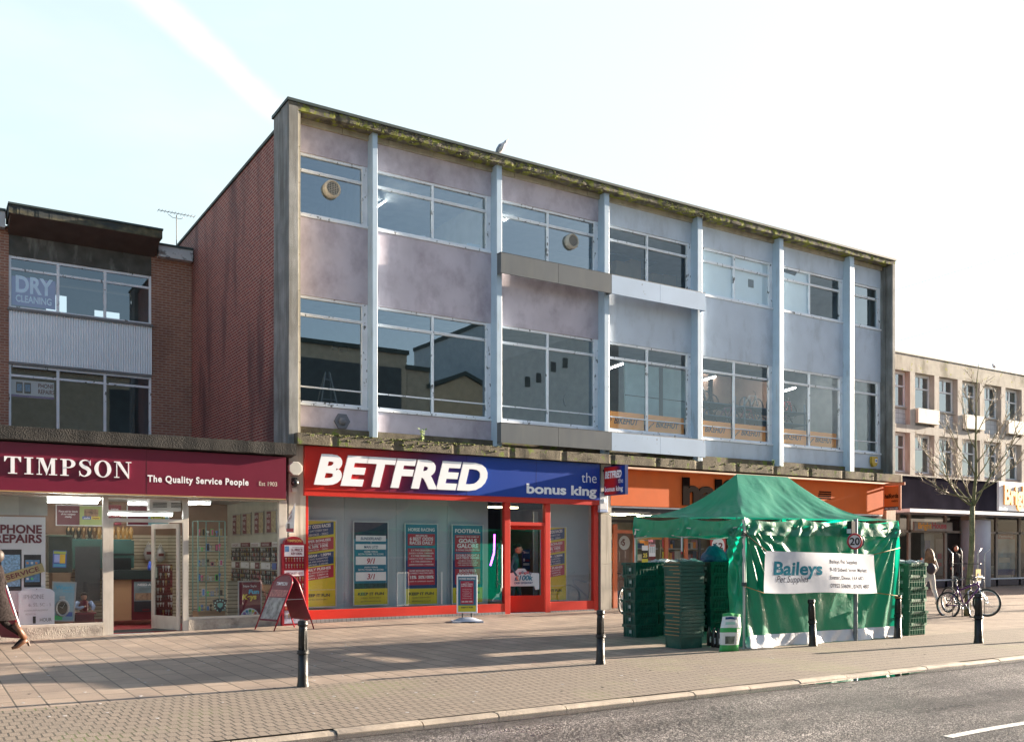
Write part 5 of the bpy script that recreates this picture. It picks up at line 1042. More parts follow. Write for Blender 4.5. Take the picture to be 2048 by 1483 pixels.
def bpos(pa, pb_, kind, lab):
    x0, x1 = PX(pa, Yp), PX(pb_, Yp); pm = (pa + pb_) / 2
    z0, z1 = {'sun': (1208, 1044), 'horse': (1207, 1048), 'foot': (1204, 1050)}[kind]
    z0, z1 = PZ(pm, z0, Yp), PZ(pm, z1, Yp)
    rects = [(0, 0, 1, .195, YEL)]
    texts = [('KEEP IT FUN', .5, .115, .032, DKL, 'C', .78, .035), ('GAMBLE RESPONSIBLY', .5, .075, .014, DKL, 'C', .6, 0), ('gambleaware.co.uk', .5, .035, .014, DKL, 'C', .6, 0)]
    if kind == 'sun':
        bgm = NAV; rects += [(0, .2, 1, .80, TEL), (0, .80, 1, 1, M('poster_black', (.012, .015, .05), .5)), (.05, .77, .95, .84, WPR), (.05, .67, .95, .735, WPR), (.05, .485, .95, .585, WPR), (.05, .29, .95, .395, WPR), (.02, .2, .98, .26, M('pitch_green', (.02, .06, .06), .5, var=.5, scale=10))]
        texts += [('SUNDERLAND', .5, .787, .032, NAV, 'C', .62, .015, .2), ('V', .5, .745, .018, WPR, 'C'), ('MAN UTD', .5, .685, .032, NAV, 'C', .42, .015, .2), ('HOME WIN &', .5, .635, .018, WPR, 'C', .4), ('BOTH TEAMS TO SCORE', .5, .605, .018, WPR, 'C', .75),
                  ('9/1', .5, .50, .062, PRD, 'C', .24, .02, .2), ('AWAY WIN &', .5, .445, .018, WPR, 'C', .4), ('BOTH TEAMS TO SCORE', .5, .415, .018, WPR, 'C', .75), ('3/1', .5, .31, .062, PRD, 'C', .24, .02, .2)]
    elif kind == 'horse':
        bgm = TEL; rects += [(0, .2, 1, .55, NAV), (.07, .735, .93, .88, PRD), (.07, .47, .93, .70, PRD), (.07, .24, .93, .44, PRD)]
        texts += [('HORSE RACING', .5, .915, .038, WPR, 'C', .84, .03), ('MINIMUM', .5, .85, .018, WPR, 'C', .36), ('6 BEST ODDS', .5, .80, .038, WPR, 'C', .74, .03), ('RACES DAILY', .5, .75, .038, WPR, 'C', .74, .03), ('3 X THE ODDS ON A', .5, .665, .02, WPR, 'C', .66), ('LUCKY 15 FOR 1 WINNER', .5, .63, .017, WPR, 'C', .78), ('4 X THE ODDS ON A', .5, .595, .02, WPR, 'C', .66), ('LUCKY 31 FOR 1 WINNER', .5, .56, .017, WPR, 'C', .78), ('5 X THE ODDS ON A', .5, .525, .02, WPR, 'C', .66), ('LUCKY 63 FOR 1 WINNER', .5, .488, .017, WPR, 'C', .78),
                  ('SUPER BONUSES FOR ALL', .5, .41, .017, WPR, 'C', .76), ('CORRECT MULTIPLE BETS', .5, .38, .017, WPR, 'C', .76), ('15%', .24, .32, .036, WPR, 'C', .2, .03), ('50%', .5, .32, .036, WPR, 'C', .2, .03), ('100%', .76, .32, .036, WPR, 'C', .26, .03), ('LUCKY 15  CANADIANS  GOLIATH', .5, .28, .012, WPR, 'C', .76)]
    else:
        bgm = TEL; rects += [(0, .2, 1, .55, NAV), (.08, .655, .92, .875, PRD), (.08, .46, .92, .635, PRD), (.08, .24, .92, .44, PRD)]
        texts += [('FOOTBALL', .5, .905, .045, WPR, 'C', .84, .035), ('BETFRED IS THE HOME OF', .5, .845, .015, WPR, 'C', .74), ('GOALS', .5, .775, .05, WPR, 'C', .6, .04), ('GALORE', .5, .71, .05, WPR, 'C', .7, .04), ('& GOALS GALORE EXTRA', .5, .672, .02, WPR, 'C', .78), ('DOUBLE DELIGHT &', .5, .60, .026, WPR, 'C', .76, .03), ('HAT-TRICK HEAVEN', .5, .565, .026, WPR, 'C', .76, .03), ('DOUBLE & TREBLE YOUR', .5, .535, .014, WPR, 'C', .6), ('FIRST GOALSCORER ODDS', .5, .508, .014, WPR, 'C', .66), ('ON SELECTED MATCHES', .5, .48, .014, WPR, 'C', .6),
                  ('BOOSTED', .5, .395, .034, WPR, 'C', .56, .03), ('FOOTBALL', .5, .345, .034, WPR, 'C', .66, .03), ('ON LIVE TV', .7, .27, .018, WPR, 'C', .34)]
    return poster('poster', lab, x0, x1, z0, z1, Yp, bgm, rects, texts, frame=FRM, T=.01)
bpos(708, 775, 'sun', 'framed blue poster with odds 9/1 and 3/1 for Sunderland v Man Utd')
bpos(811, 874, 'horse', 'framed HORSE RACING poster with three red panels in the betting shop window')
bpos(905, 965, 'foot', 'framed FOOTBALL GOALS GALORE poster behind the small pavement sign')
def yposter(pa, pb_, lab, py0, py1):
    x0, x1 = PX(pa, Yp), PX(pb_, Yp); pm = (pa + pb_) / 2; z0, z1 = PZ(pm, py0, Yp), PZ(pm, py1, Yp); w_, h_ = x1 - x0, z1 - z0
    q = MB(); q.box(x0, x1, Yp, Yp + .01, z0, z1, YEL)
    bands = [(.80, NAV, ('BEST ODDS RACES', 'ALL DAY EVERY DAY', 'LADBROKES - ZERO')), (.625, PRD, ('SUPER BONUSES', 'ON THE ABOVE RACES', '15% 50% 100%', 'LADBROKES - ZERO')), (.455, NAV, ('10:00AM - 1:30PM', 'BEST ODDS GUARANTEED', 'ON UK AND IRISH RACES', 'LADBROKES - 2 HOURS')), (.295, PRD, ('DAILY PUSHES', 'RACING AND GREYHOUNDS', '12:00PM - 2:00PM &', '5:00PM - 6:00PM'))]
    sl_ = .10; ax = Vector((1, 0, .12)).normalized(); ay = Vector((0, 0, 1))
    for i, (v, m, tx) in enumerate(bands):
        zb_ = z0 + v * h_; hh_ = .145 * h_; q.add([(x0, Yp - .002 - .0004 * i, zb_), (x1 - .06 * w_, Yp - .002 - .0004 * i, zb_ + .12 * w_), (x1 - .06 * w_, Yp - .002 - .0004 * i, zb_ + .12 * w_ + hh_), (x0, Yp - .002 - .0004 * i, zb_ + hh_)], [(0, 1, 2, 3)], m)
        for k, t_ in enumerate(tx):
            big = 1.25 if k == 0 or '%' in t_ else .8; q.text(t_, (x0 + .05 * w_, Yp - .005, zb_ + hh_ * (.94 - (k + 1) * .9 / len(tx)) + .01), hh_ * .62 / len(tx) * big, WPR, w=w_ * (.8 if k == 0 else .72), bold=.03 if big > 1 else 0, ax=ax, ay=ay)
    q.text('KEEP IT FUN', (x0 + w_ * .45, Yp - .003, z0 + .115 * h_), .032 * h_, DKL, w=w_ * .74, bold=.035, align='C'); q.text('GAMBLE RESPONSIBLY', (x0 + w_ * .45, Yp - .003, z0 + .075 * h_), .014 * h_, DKL, w=w_ * .6, bold=0, align='C'); q.box(x0, x1, Yp - .002, Yp - .0005, z0 + .193 * h_, z0 + .197 * h_, FRM)
    t = .025; q.box(x1, x1 + t, Yp - .012, Yp + .012, z0 - t, z1 + t, FRM); q.box(x0 - t, x0, Yp - .012, Yp + .012, z0 - t, z1 + t, FRM); q.box(x0, x1, Yp - .012, Yp + .012, z1, z1 + t, FRM); q.box(x0, x1, Yp - .012, Yp + .012, z0 - t, z0, FRM)
    tag(q.build('poster'), lab, 'poster')
yposter(606, 671, 'yellow KEEP IT FUN poster with slanted bands at the left end of the betting window', 1212, 1041)
yposter(1082, 1132, 'yellow poster with slanted bands in the pane right of the red door', 1199, 1054)
# neon, signs and fittings inside
NEO = M('violet_neon', (.5, .1, .8), .4, emit=((.55, .06, 1.0), 3))
q = MB(); Y = 2.0; q.tube([(PX(989, Y), Y, PZ(989, 1068, Y)), (PX(988, Y), Y, PZ(988, 1105, Y)), (PX(981, Y), Y, PZ(981, 1130, Y))], .02, NEO, 6); tag(q.build('neon_tube'), 'violet neon tube glowing in the dark gap beside the football poster', 'neon light')
q = MB(); q.tube([(PX(1034, 1.8), 1.8, PZ(1034, 1120, 1.8)), (PX(1030, 1.8), 1.8, PZ(1030, 1126, 1.8))], .02, M('blue_neon', (.1, .1, .8), .4, emit=((.06, .06, 1.0), 3)), 6); tag(q.build('neon_tube'), 'short blue neon tube seen through the red door', 'neon light')
q = MB(); x0 = PX(979, .14); pts = [(x0, .14, .3), (PX(1005, .14), .14, .3), (PX(1005, .14), .14, PZ(1005, 1184, .14)), (PX(1002, .14), .14, PZ(1002, 1181, .14))]
q.prism(pts, (0, .01, 0), M('dark_blue_print', (.008, .02, .16), .5)); d = (Vector(pts[3]) - Vector(pts[0])).normalized(); u2 = Vector((d.z, 0, -d.x)) * -1
q.text('gambleaware.co.uk', Vector(pts[0]) + Vector((.08, -.004, .03)), .04, WPR, w=.55, ax=d, ay=Vector((-d.z, 0, d.x)), bold=.02); q.box(x0 + .2, x0 + .28, .134, .139, .42, .5, WPR)
tag(q.build('corner_sticker'), 'dark blue triangular sticker at the foot of the pane left of the red door', 'sticker')
q = MB(); q.cyl((PX(1003.5, -.06), -.06, PZ(1003, 1175, -.06)), (PX(1003.5, -.06), -.06, PZ(1003, 1088, -.06)), .018, .018, ALU, 8)
for py in (1095, 1168): q.cyl((PX(1003.5, -.06), -.06, PZ(1003, py, -.06)), (PX(1003.5, -.06), .02, PZ(1003, py, -.06)), .012, .012, ALU, 6)
tag(q.build('pull_handle'), 'long steel pull bar left of the betting shop door', 'handle')
Yd = -.06; STK = M('sticker_white', (.50, .56, .60), .5); xs0, xs1 = PX(1028, Yd), PX(1082, Yd)
q = MB(); za, zb_ = PZ(1050, 1172, Yd), PZ(1050, 1146, Yd); w_ = xs1 - xs0
q.prism([(xs0 - .02, Yd - .0, za), (xs1 - .13, Yd - .0, za), (xs1 - .1, Yd, za - .1), (xs1, Yd, za - .08), (xs1, Yd, zb_ - .0), (xs0 + w_ * .62, Yd, zb_ + .02), (xs0 + w_ * .52, Yd, zb_ + .12), (xs0 + w_ * .3, Yd, zb_ + .12), (xs0 + w_ * .2, Yd, zb_ + .03), (xs0, Yd, zb_)], (0, .004, 0), STK)
q.text('£100k', (xs0 + w_ * .48, Yd - .003, za + .15), .12, TEL, w=w_ * .62, bold=.035, shear=.2, align='C'); q.text('CASH GIVEAWAY', (xs0 + w_ * .48, Yd - .003, za + .06), .05, NAV, w=w_ * .62, bold=.03, shear=.2, align='C')
for i, ch in enumerate('LOTTO'):
    p = Vector((xs0 + w_ * (.36 + .085 * i), Yd - .006, zb_ - .0 + .02 * (i % 2))); q.cyl(p, p + Vector((0, -.004, 0)), .034, .034, (PRD, NAV, PRD, PRD, NAV)[i], 12); q.text(ch, p + Vector((0, -.006, -.015)), .03, WPR, align='C', bold=.03)
for v in q.v:
    a = R(-14); hx, hy = ph(1087), .0; dx = v.x - hx
    v.xyz = (hx + dx * math.cos(a), v.y + .05 + dx * math.sin(a), v.z)
tag(q.build('door_sticker'), 'pale shaped sticker reading LOTTO £100k on the red door glass', 'sticker')
poster('poster', 'dark blue notice on the inner stand seen through the red door', PX(1045, 1.2), PX(1060, 1.2), PZ(1052, 1138, 1.2), PZ(1052, 1098, 1.2), 1.2, NAV, [(.1, .4, .3, .55, WPR), (.4, .4, .9, .5, PRD), (.1, .2, .9, .32, STK)], [('BINGO', .5, .8, .08, WPR, 'C', .7)])
q = MB(); xx = PX(1068, .9); q.box(xx, PX(1076, .9), .9, .95, 0, 2.6, PBD); tag(q.build('display_column'), 'pale display column inside the betting shop behind the door glass', 'column')
for pxx, lab in ((990, 'yellow ceiling lamp in the dark gap right of the football poster'), (1022, 'white ceiling lamp seen through the pane over the red door')):
    Y = 1.5; c = Vector((PX(pxx, Y), Y, 2.75)); root = thing('ceiling_light', lab, 'lamp', c); q = MB(); q.box(c.x - .16, c.x + .16, Y - .1, Y + .1, 2.7, 2.74, M('warm_lamp', (.9, .8, .5), .4, emit=((1, .8, .45), 3))); q.build('diffuser', root); q = MB(); q.cyl((c.x, Y, 2.74), (c.x, Y, 3.0), .01, .01, BLACK, 6); q.build('cord', root)
# letter on the glass inner face: thin poster edge strip
q = MB(); q.box(PX(882, .12), PX(884, .12), .10, .12, .3, PZ(883, 1143, .12), WPR); tag(q.build('glass_strip'), 'thin white vertical strip on the glass between horse racing and football posters', 'strip')
# hanging sign on the pier
def hang(px0, px1, pyt, pyb, lab, face, texts, edge, bracket, Y0=-.12, th=.10, name='hanging_sign', band=None):
    X = PX(px0, Y0); Y1 = YX(px1, X); z1, z0 = PZ(px0, pyt, Y0), PZ(px0, pyb, Y0)
    root = thing(name, lab, 'sign', (X, (Y0 + Y1) / 2, z0)); q = MB(); q.box(X, X + th, Y1, Y0, z0, z1, edge)
    q.build('box', root); q = MB(); t = .02; q.box(X - .006, X - .001, Y1 + t, Y0 - t, z0 + t, z1 - t, face); f_ = q.build('face', root)
    q = MB(); L_ = Y0 - Y1; h_ = z1 - z0
    for (s_, u, v, hh_, w2, m, al, bd, sh) in texts:
        q = MB(); q.text(s_, (X - .010, Y0 - u * L_, z0 + v * h_), hh_ * h_, m, w=w2 * L_, bold=bd, shear=sh, align=al, ax=(0, -1, 0), ay=(0, 0, 1)); q.build('lettering', root)
    q = MB()
    if band: q.box(X - .0075, X - .0065, Y1 + t, Y0 - t, z0, z0 + band * h_, BLACK); q.build('name_band', root)
    q = MB(); q.box(X + .03, X + .07, Y0, -.005, z1 - .12, z1 - .06, bracket); q.box(X + .03, X + .07, Y0, -.005, z0 + .06, z0 + .12, bracket); q.build('bracket', root)
    return X, Y1, z0, z1
hang(1208, 1250, 933.5, 991, 'small projecting red and blue sign reading BETFRED the bonus king', gradmat('red_blue_fade_small', .45, .85, axis=1), [('BETFRED', .06, .60, .22, .80, LW, 'L', .05, .2), ('the', .92, .40, .17, .22, LW, 'R', 0, 0), ('bonus king', .06, .14, .16, .86, LW, 'L', .03, 0)], M('navy_edge', (.006, .02, .12), .3), BLACK)

# ================================================================== CYCLE AND CAR SHOP (right)
HX0, HX1 = PX(1222, -.05), PX(1766, -.05)
ORF = M('orange_fascia', (.60, .12, .022), .75, spec=.25, var=.05, stain=(.5, .12, .04), sfac=.3)
zh1, zh0 = PZ(1222, 936, -.06), PZ(1222, 1010, -.06)
sg = thing('fascia_sign', 'long orange shop sign with dark brown letters partly hidden by the tent', 'sign', ((HX0 + HX1) / 2, -.05, zh0))
q = MB(); q.box(HX0, HX1, -.06, 0.0, zh0, zh1, ORF); q.box(HX0, HX1, -.26, 0.0, zh1 + .001, zh1 + .045, M('peach_lip', (.70, .42, .28), .5)); q.build('board', sg)
q = MB(); BRL = M('brown_letters', (.010, .005, .004), .9, spec=.05); q.text('halfords', (PX(1366, -.1), -.062, PZ(1366, 1006, -.06)), .68 , BRL, w=PX(1580, -.1) - PX(1366, -.1), bold=.05, ext=.04)
q.build('lettering', sg); q = MB()
for k in range(4): q.box(PX(1638 - k, -.06), PX(1662, -.06), -.067, -.0602, PZ(1640, 984 + 4.2 * k, -.06), PZ(1640, 981.5 + 4.2 * k, -.06), BRL)
q.build('stripe_mark', sg)
q = MB(); OLE = M('orange_frame', (.42, .10, .035), .5, var=.1)
hf = thing('shopfront', 'cycle shop front with orange framed doors behind the tent and crates', 'shopfront', (20, .1, 0))
ztop_ = zh0 - .08
q = MB(); q.box(HX0, HX1, .0, .2, zh0 - .2, zh0 - .002, DARK); q.box(HX0, HX1, -.03, .0, zh0 - .05, zh0 - .01, WHITE); q.build('head_frame', hf)
for a, b_ in ((1227, 1235), (1268, 1275), (1330, 1337), (1370, 1376), (1398, 1402), (1448, 1451), (1500, 1506), (1600, 1606), (1700, 1706)):
    bx(PX(a, .5), PX(b_, .5), .5, .56, 0, 2.3 if a < 1390 else ztop_, OLE if a < 1390 else DARK, 'frame_post', hf)
q = MB(); q.box(PX(1227, .5), PX(1275, .5), .49, .57, 2.05, 2.14, OLE); q.box(PX(1330, .5), PX(1376, .5), .49, .57, 2.05, 2.14, OLE); q.box(HX0, HX1, .5, .55, 2.35, 2.42, DARK); q.build('frame_rail', hf)
q = MB(); q.quad((HX0, .53, 0), (HX1, .53, 0), (HX1, .53, ztop_), (HX0, .53, ztop_), SGLASS); q.build('shop_glass', hf)
hi = thing('shop_interior', 'brownish lit interior of the cycle shop', 'room', (20, 3, 0))
HB = M('halfwall', (.22, .18, .13), .8, var=.3, scale=2); q = MB(); q.box(HX0, HX1, 5, 5.1, 0, 3, HB); q.build('back_wall', hi)
q = MB(); q.box(HX0, HX1, .0, 5, -.06, .0, M('hfloor', (.14, .13, .12), .4)); q.build('floor', hi); q = MB(); q.box(HX0, HX1, .21, 5, 2.75, 2.85, M('hceil', (.12, .12, .12), .8)); q.build('ceiling', hi)
q = MB(); q.box(HX1 + .001, HX1 + .1, .2, 5, 0, 2.8, HB); q.box(HX0 - .1, HX0 - .001, .5, 5, 0, 2.8, HB); q.build('side_wall', hi)
for i, (pxx, Y, lab) in enumerate(((1262, 2, 'first'), (1290, 3, 'second'), (1236, 2.5, 'third'))):
    c = Vector((PX(pxx, Y), Y, 2.66)); root = thing('ceiling_light', '%s warm lamp inside the cycle shop above its left doors' % lab, 'lamp', c); q = MB(); q.box(c.x - .25, c.x + .25, Y - .08, Y + .08, 2.64, 2.68, M('warm_lamp2', (.9, .85, .6), .4, emit=((1, .88, .6), 8))); q.build('diffuser', root); q = MB(); q.box(c.x - .27, c.x + .27, Y - .1, Y + .1, 2.685, 2.74, WHITE); q.build('housing', root)
# stock shelves inside
random.seed(5)
for si, pxx in enumerate((1240, 1300, 1350, 1392)):
    Y = 2.6 + .2 * si; x0 = PX(pxx - 16, Y); x1 = PX(pxx + 16, Y); q = MB(); q.box(x0, x1, Y + .3, Y + .34, 0, 2.0, M('shelf_back', (.25, .23, .2), .7))
    for k in range(5): q.box(x0, x1, Y, Y + .3, .1 + .38 * k, .13 + .38 * k, STEEL)
    tag(q.build('stock_shelf'), 'steel stock shelf inside the cycle shop, %s from the left' % ('first', 'second', 'third', 'fourth')[si], 'shelf', 'stock shelves in the cycle shop')
    q = MB()
    for k in range(5):
        x = x0 + .03
        while x < x1 - .1: w_ = random.uniform(.06, .16); q.box(x, x + w_, Y + .04, Y + .26, .131 + .38 * k, .13 + .38 * k + random.uniform(.12, .3), random.choice(cols + [YEL, ORG, PRD, WPR, NAV])); x += w_ + .015
    tag(q.build('stock'), 'assorted boxed stock on the %s steel shelf' % ('first', 'second', 'third', 'fourth')[si], 'stock', kind='stuff')
def disc_poster(pa, pb_, pyt, pyb, num, lab, bgm, Y=.46, r=.24, cz=None):
    x0, x1 = PX(pa, Y), PX(pb_, Y); z0, z1 = PZ((pa + pb_) / 2, pyb, Y), PZ((pa + pb_) / 2, pyt, Y); q = MB(); q.box(x0, x1, Y, Y + .01, z0, z1, bgm); c = Vector(((x0 + x1) / 2, Y - .002, cz if cz else z1 - .32))
    q.cyl(c, c + Vector((0, -.003, 0)), r, r, WPR, 28); q.text('£', c + Vector((-r * .72, -.005, -.04)), .10, MAR, bold=.03); q.text(num, c + Vector((-r * .42, -.005, -.075)), .17, MAR, bold=.04, w=r * (1.15 if len(num) > 1 else .5)); tag(q.build('price_poster'), lab, 'poster')
PRO = M('poster_salmon', (.50, .07, .06), .5)
disc_poster(1421, 1451, 1070, 1145, '12', 'red poster with a white £12 disc seen under the tent canopy', PRO, r=.26); disc_poster(1457, 1492, 1068, 1145, '89', 'red poster with a white £89 disc beside the tent leg', PRO, r=.26, cz=PZ(1470, 1083, .46))
disc_poster(1229, 1268, 1062, 1180, '5', 'faded poster with a £5 disc behind the left orange door', M('brown_poster', (.20, .10, .07), .6), Y=1.0, r=.2)
poster('poster', 'orange panel poster hanging behind the second cycle shop window', PX(1284, .6), PX(1324, .6), PZ(1300, 1078, .6), PZ(1300, 1066, .6), .6, M('amber_print', (.60, .24, .03), .6))
poster('notice', 'white notice pinned in the cycle shop glass above the crates', PX(1298, .48), PX(1311, .48), PZ(1304, 1112, .48), PZ(1304, 1088, .48), .48, WPR, [(.1, .85, .9, .95, PRO), (.1, .3, .3, .8, FRM), (.4, .3, .6, .8, FRM), (.7, .3, .9, .8, FRM)], cat='notice')
poster('notice', 'yellow and black notice reading 25 in the cycle shop glass', PX(1284, .48), PX(1296, .48), PZ(1290, 1124, .48), PZ(1290, 1100, .48), .48, BLACK, [(0, 0, 1, .3, YEL)], [('25', .5, .45, .3, M('yellow_letters'), 'C', .7, .03)], cat='notice')
poster('notice', 'small white card above the yellow 25 notice', PX(1284, .48), PX(1296, .48), PZ(1290, 1100, .48), PZ(1290, 1090, .48), .48, WPR, cat='notice')
X, Y1, z0, z1 = hang(1768, 1799, 972, 1020, 'small projecting orange sign reading halfords and OPEN 7 DAYS A WEEK', ORF, [('halfords', .06, .50, .17, .88, BRL, 'L', .03, 0), ('metro', .9, .33, .10, .4, BRL, 'R', .01, 0), ('OPEN 7 DAYS A WEEK', .07, .03, .07, .86, WPR, 'L', .02, 0)], M('orange_edge', (.55, .16, .07), .5), OLE, Y0=-.14, band=.14)
q = MB(); q.box(X - .05, X - .012, -.03, Y1 - .22, z1 - .0, z1 + .09, M('orange_edge')); q.box(X - .05, X - .012, Y1 - .08, Y1 - .0, z0 - .02, z1, M('orange_edge')); tag(q.build('sign_frame'), 'orange bracket frame round the small projecting cycle shop sign', 'frame')

# ================================================================== FAR RIGHT BUILDING
YR = 4.0
rb = thing('concrete_shop_building', 'pale concrete building with narrow recessed windows above a dark fascia, beyond the office block', 'building', (36, 8, 0))
STN = M('pale_cast_stone', (.40, .375, .34), .85, var=.12, scale=2, bump=.3, bscale=60, stain=(.24, .20, .16), sfac=.7, sscale=(4, 4, .6), slo=.5, shi=.72)
STN2 = M('pink_reveal_stone', (.36, .29, .26), .85, var=.1); TIL = brickmat('white_tiles', (0, 2), (.55, .56, .58), (.52, .53, .55), (.3, .3, .32), .3, .2, .01, 0)
rz = lambda py: PZ(1793, py, YR)
rx0 = PX(1780, YR); rx1 = 64
cr = [PX(p, YR) for p in (1830.2, 1879, 1925, 1969, 2011)]; pitch = (cr[-1] - cr[0]) / 4; cwid = .33
z_top, z_w1, z_b1, z_sb, z_w2, z_b2 = rz(704), rz(738), rz(812), rz(846), rz(862), rz(941)
q = MB(); q.box(rx0, rx1, YR, YR + .7, z_w1, z_top, M('stained_parapet', (.38, .355, .31), .9, var=.15, bump=.5, stain=(.14, .13, .09), sfac=.85, sscale=(1.1, 1, .5), slo=.48, shi=.62, moss=(.25, .26, .04), mlo=.60, mhi=.64, mscale=3)); q.box(rx0, rx1, YR - .03, YR + .8, z_top, z_top + .06, ROOFD); q.build('parapet', rb)
q = MB(); q.box(rx0, rx1, YR + .0, YR + .6, z_w2, z_sb, STN); q.build('string_course', rb)
q = MB(); q.box(rx0, rx1, YR + .22, YR + .6, z_sb, z_b1, TIL); q.build('tiled_spandrel', rb)
q = MB(); q.box(rx0, rx1, YR + .12, YR + .6, z_b2 - .2, z_b2, STN2); q.box(rx0, rx1, YR + .14, YR + .62, z_b1 + .001, z_b1 + .06, STN); q.build('sill', rb)
xs = [cr[0] + pitch * k for k in range(-2, 22)]
for k, x in enumerate(xs):
    if x < rx0 + .3: continue
    q = MB(); q.box(x - cwid, x, YR + .001, YR + .6, z_b2 - .3, z_w1, STN); q.box(x - cwid + .0, x - cwid + .0 + .001, YR, YR + .1, z_b2, z_b2 + .01, STN); q.build('column', rb)
NW = M('window_frame_white', (.70, .72, .75), .5, var=.04)
BLNK = M('net_curtain', (.45, .52, .58), .7, var=.1)
for k, x in enumerate(xs[:-1]):
    x0, x1 = x + .0, x + pitch - cwid
    if x1 < rx0: continue
    for (zb_, zt_) in ((z_b1 + .06, z_w1), (z_b2, z_w2)):
        q = MB(); y = YR + .24; t = .06; wx1 = x1 - .002
        q.box(x0, x0 + t, y, y + .07, zb_, zt_, NW); q.box(wx1 - t, wx1, y, y + .07, zb_, zt_, NW); q.box(x0 + t, wx1 - t, y, y + .07, zb_, zb_ + t, NW); q.box(x0 + t, wx1 - t, y, y + .07, zt_ - t - .05, zt_, NW); q.box(x0 + t, wx1 - t, y + .004, y + .066, zt_ - .62, zt_ - .56, NW); q.box(x0 + (x1 - x0) * .5, x0 + (x1 - x0) * .5 + .05, y + .006, y + .064, zt_ - .56, zt_ - .12, NW)
        o = q.build('window', rb); p = MB(); p.quad((x0 + t, y + .04, zb_), (wx1 - t, y + .04, zb_), (wx1 - t, y + .04, zt_ - .1), (x0 + t, y + .04, zt_ - .1), GLASS); p.build('pane', o)
q = MB(); q.box(rx0, rx1, YR + 1.4, YR + 1.5, z_b2 - .2, z_w1, M('room_wall_grey', (.16, .17, .19), .9)); q.box(rx0, rx1, YR + .6, YR + 10, z_top - .5, z_top - .3, ROOFD); q.box(rx0, rx0 + .2, YR + .7, YR + 10, 0, z_top - .3, STN); q.box(rx0, rx1, YR + 10, YR + 10.2, 0, z_top - .3, STN)  # grey back wall of the rooms behind the windows, roof, outer walls
for x in xs: q.box(x - cwid, x - cwid + .1, YR + .6, YR + 1.4, z_b2 - .2, z_w1, M('room_wall_grey'))
q.build('inner_wall', rb)
BOXW = M('cream_box', (.58, .57, .50), .7, var=.1, bump=.3, stain=(.3, .28, .24), sfac=.5)
for k in (0, 2, 4, 6, 8): 
    x0 = xs[2] + pitch * (k) + .05; q = MB(); q.box(x0, x0 + pitch - .2, YR - .12, YR + .4, z_sb + .12, z_b1 + .02, BOXW); q.build('planter_box', rb)
poster('window_poster', 'red heart poster in an upper window behind the tree', xs[4] + .15, xs[4] + .62, z_b1 + .5, z_w1 - .7, YR + .62, M('pink_paper', (.62, .50, .52), .7), [(.3, .3, .8, .8, PRD)])
# fascia and canopy
DGF = M('dark_granite_fascia', (.022, .020, .028), 1.0, var=.25, scale=1.2, spec=.0); z_f0, z_f1 = rz(1024), z_b2 - .3
q = MB(); q.box(rx0, rx1, YR - .15, YR + .3, z_f0 + .12, z_f1 + .1, DGF); q.box(rx0, rx1, YR - .2, YR + .3, z_f1 + .101, z_f1 + .16, STN); q.build('fascia', rb)
q = MB(); q.box(rx0, rx1, YR - .9, YR + 1.0, z_f0 - .02, z_f0 + .115, NW); q.build('canopy_edge', rb)
xw = PX(1996, YR - .2); sg = thing('fascia_sign', 'white illuminated style sign with orange letters at the right edge, partly cut off', 'sign', (xw + 3, YR - .2, z_f0 + .3))
q = MB(); q.box(xw, xw + 6, YR - .25, YR - .151, PZ(1996, 1020, YR - .2), PZ(1996, 962, YR - .2), NW); q.build('board', sg); q = MB(); q.text('BrightHouse', (PX(2009, YR - .3), YR - .252, PZ(2009, 1006, YR - .3)), .78 , M('amber_letters', (.80, .36, .03), .5), w=4.6, bold=.04, ext=.06); q.build('lettering', sg)
bh = thing('shopfront', 'far right shopfront with recessed glazed lobby under a white canopy edge', 'shopfront', (36, YR + 1, 0))
sx0, sx1 = PX(1822, YR), PX(1950, YR)
FRG = M('taupe_frame', (.30, .25, .21), .5)
for a in (1795, 1817, 1890, 1932, 1948, 1992, 2038): bx(PX(a, YR + .6), PX(a, YR + .6) + .16, YR + .6, YR + .7, 0, z_f0 - .02, FRG, 'frame_post', bh)
q = MB(); q.box(rx0, rx1, YR + .6, YR + .7, .0, .28, M('dark_stall_riser', (.05, .04, .06), .5)); q.box(rx0, rx1, YR + .58, YR + .7, .281, .34, NW); q.box(rx0, rx1, YR + .6, YR + .7, 2.35, 2.45, FRG); q.build('frame_rail', bh)
q = MB(); q.quad((rx0, YR + .65, .3), (rx1, YR + .65, .3), (rx1, YR + .65, z_f0), (rx0, YR + .65, z_f0), glassmat('far_shop_glass', (.8, .8, .8), .0, .6, .02)); q.build('shop_glass', bh)
q = MB(); q.box(rx0, rx1, YR + 4, YR + 4.1, 0, z_f0, M('bh_back', (.07, .055, .05), .8)); q.box(rx0, rx1, YR + .71, YR + 4, -.06, .005, M('bh_floor', (.12, .1, .09), .6)); q.build('inner_wall', bh)
q = MB(); cx = PX(1972, YR - .2); q.lathe([(.62, 0), (.62, z_f0 - .25), (.60, z_f0 - .2)], (cx, YR + .3, 0), M('pale_blue_pillar', (.52, .56, .66), .5, var=.04, stain=(.4, .42, .5), sfac=.4), 28); q.box(cx - .62, cx + .62, YR + .2, YR + .6, z_f0 - .2, z_f0 - .02, FRG)
tag(q.build('round_pillar'), 'large round pale blue pillar in front of the far right shopfront', 'pillar')
q = MB(); q.box(cx + .63, cx + .75, YR + .1, YR + .5, 0, 2.0, PRD); tag(q.build('red_post'), 'slim red post against the right side of the round pillar', 'post')
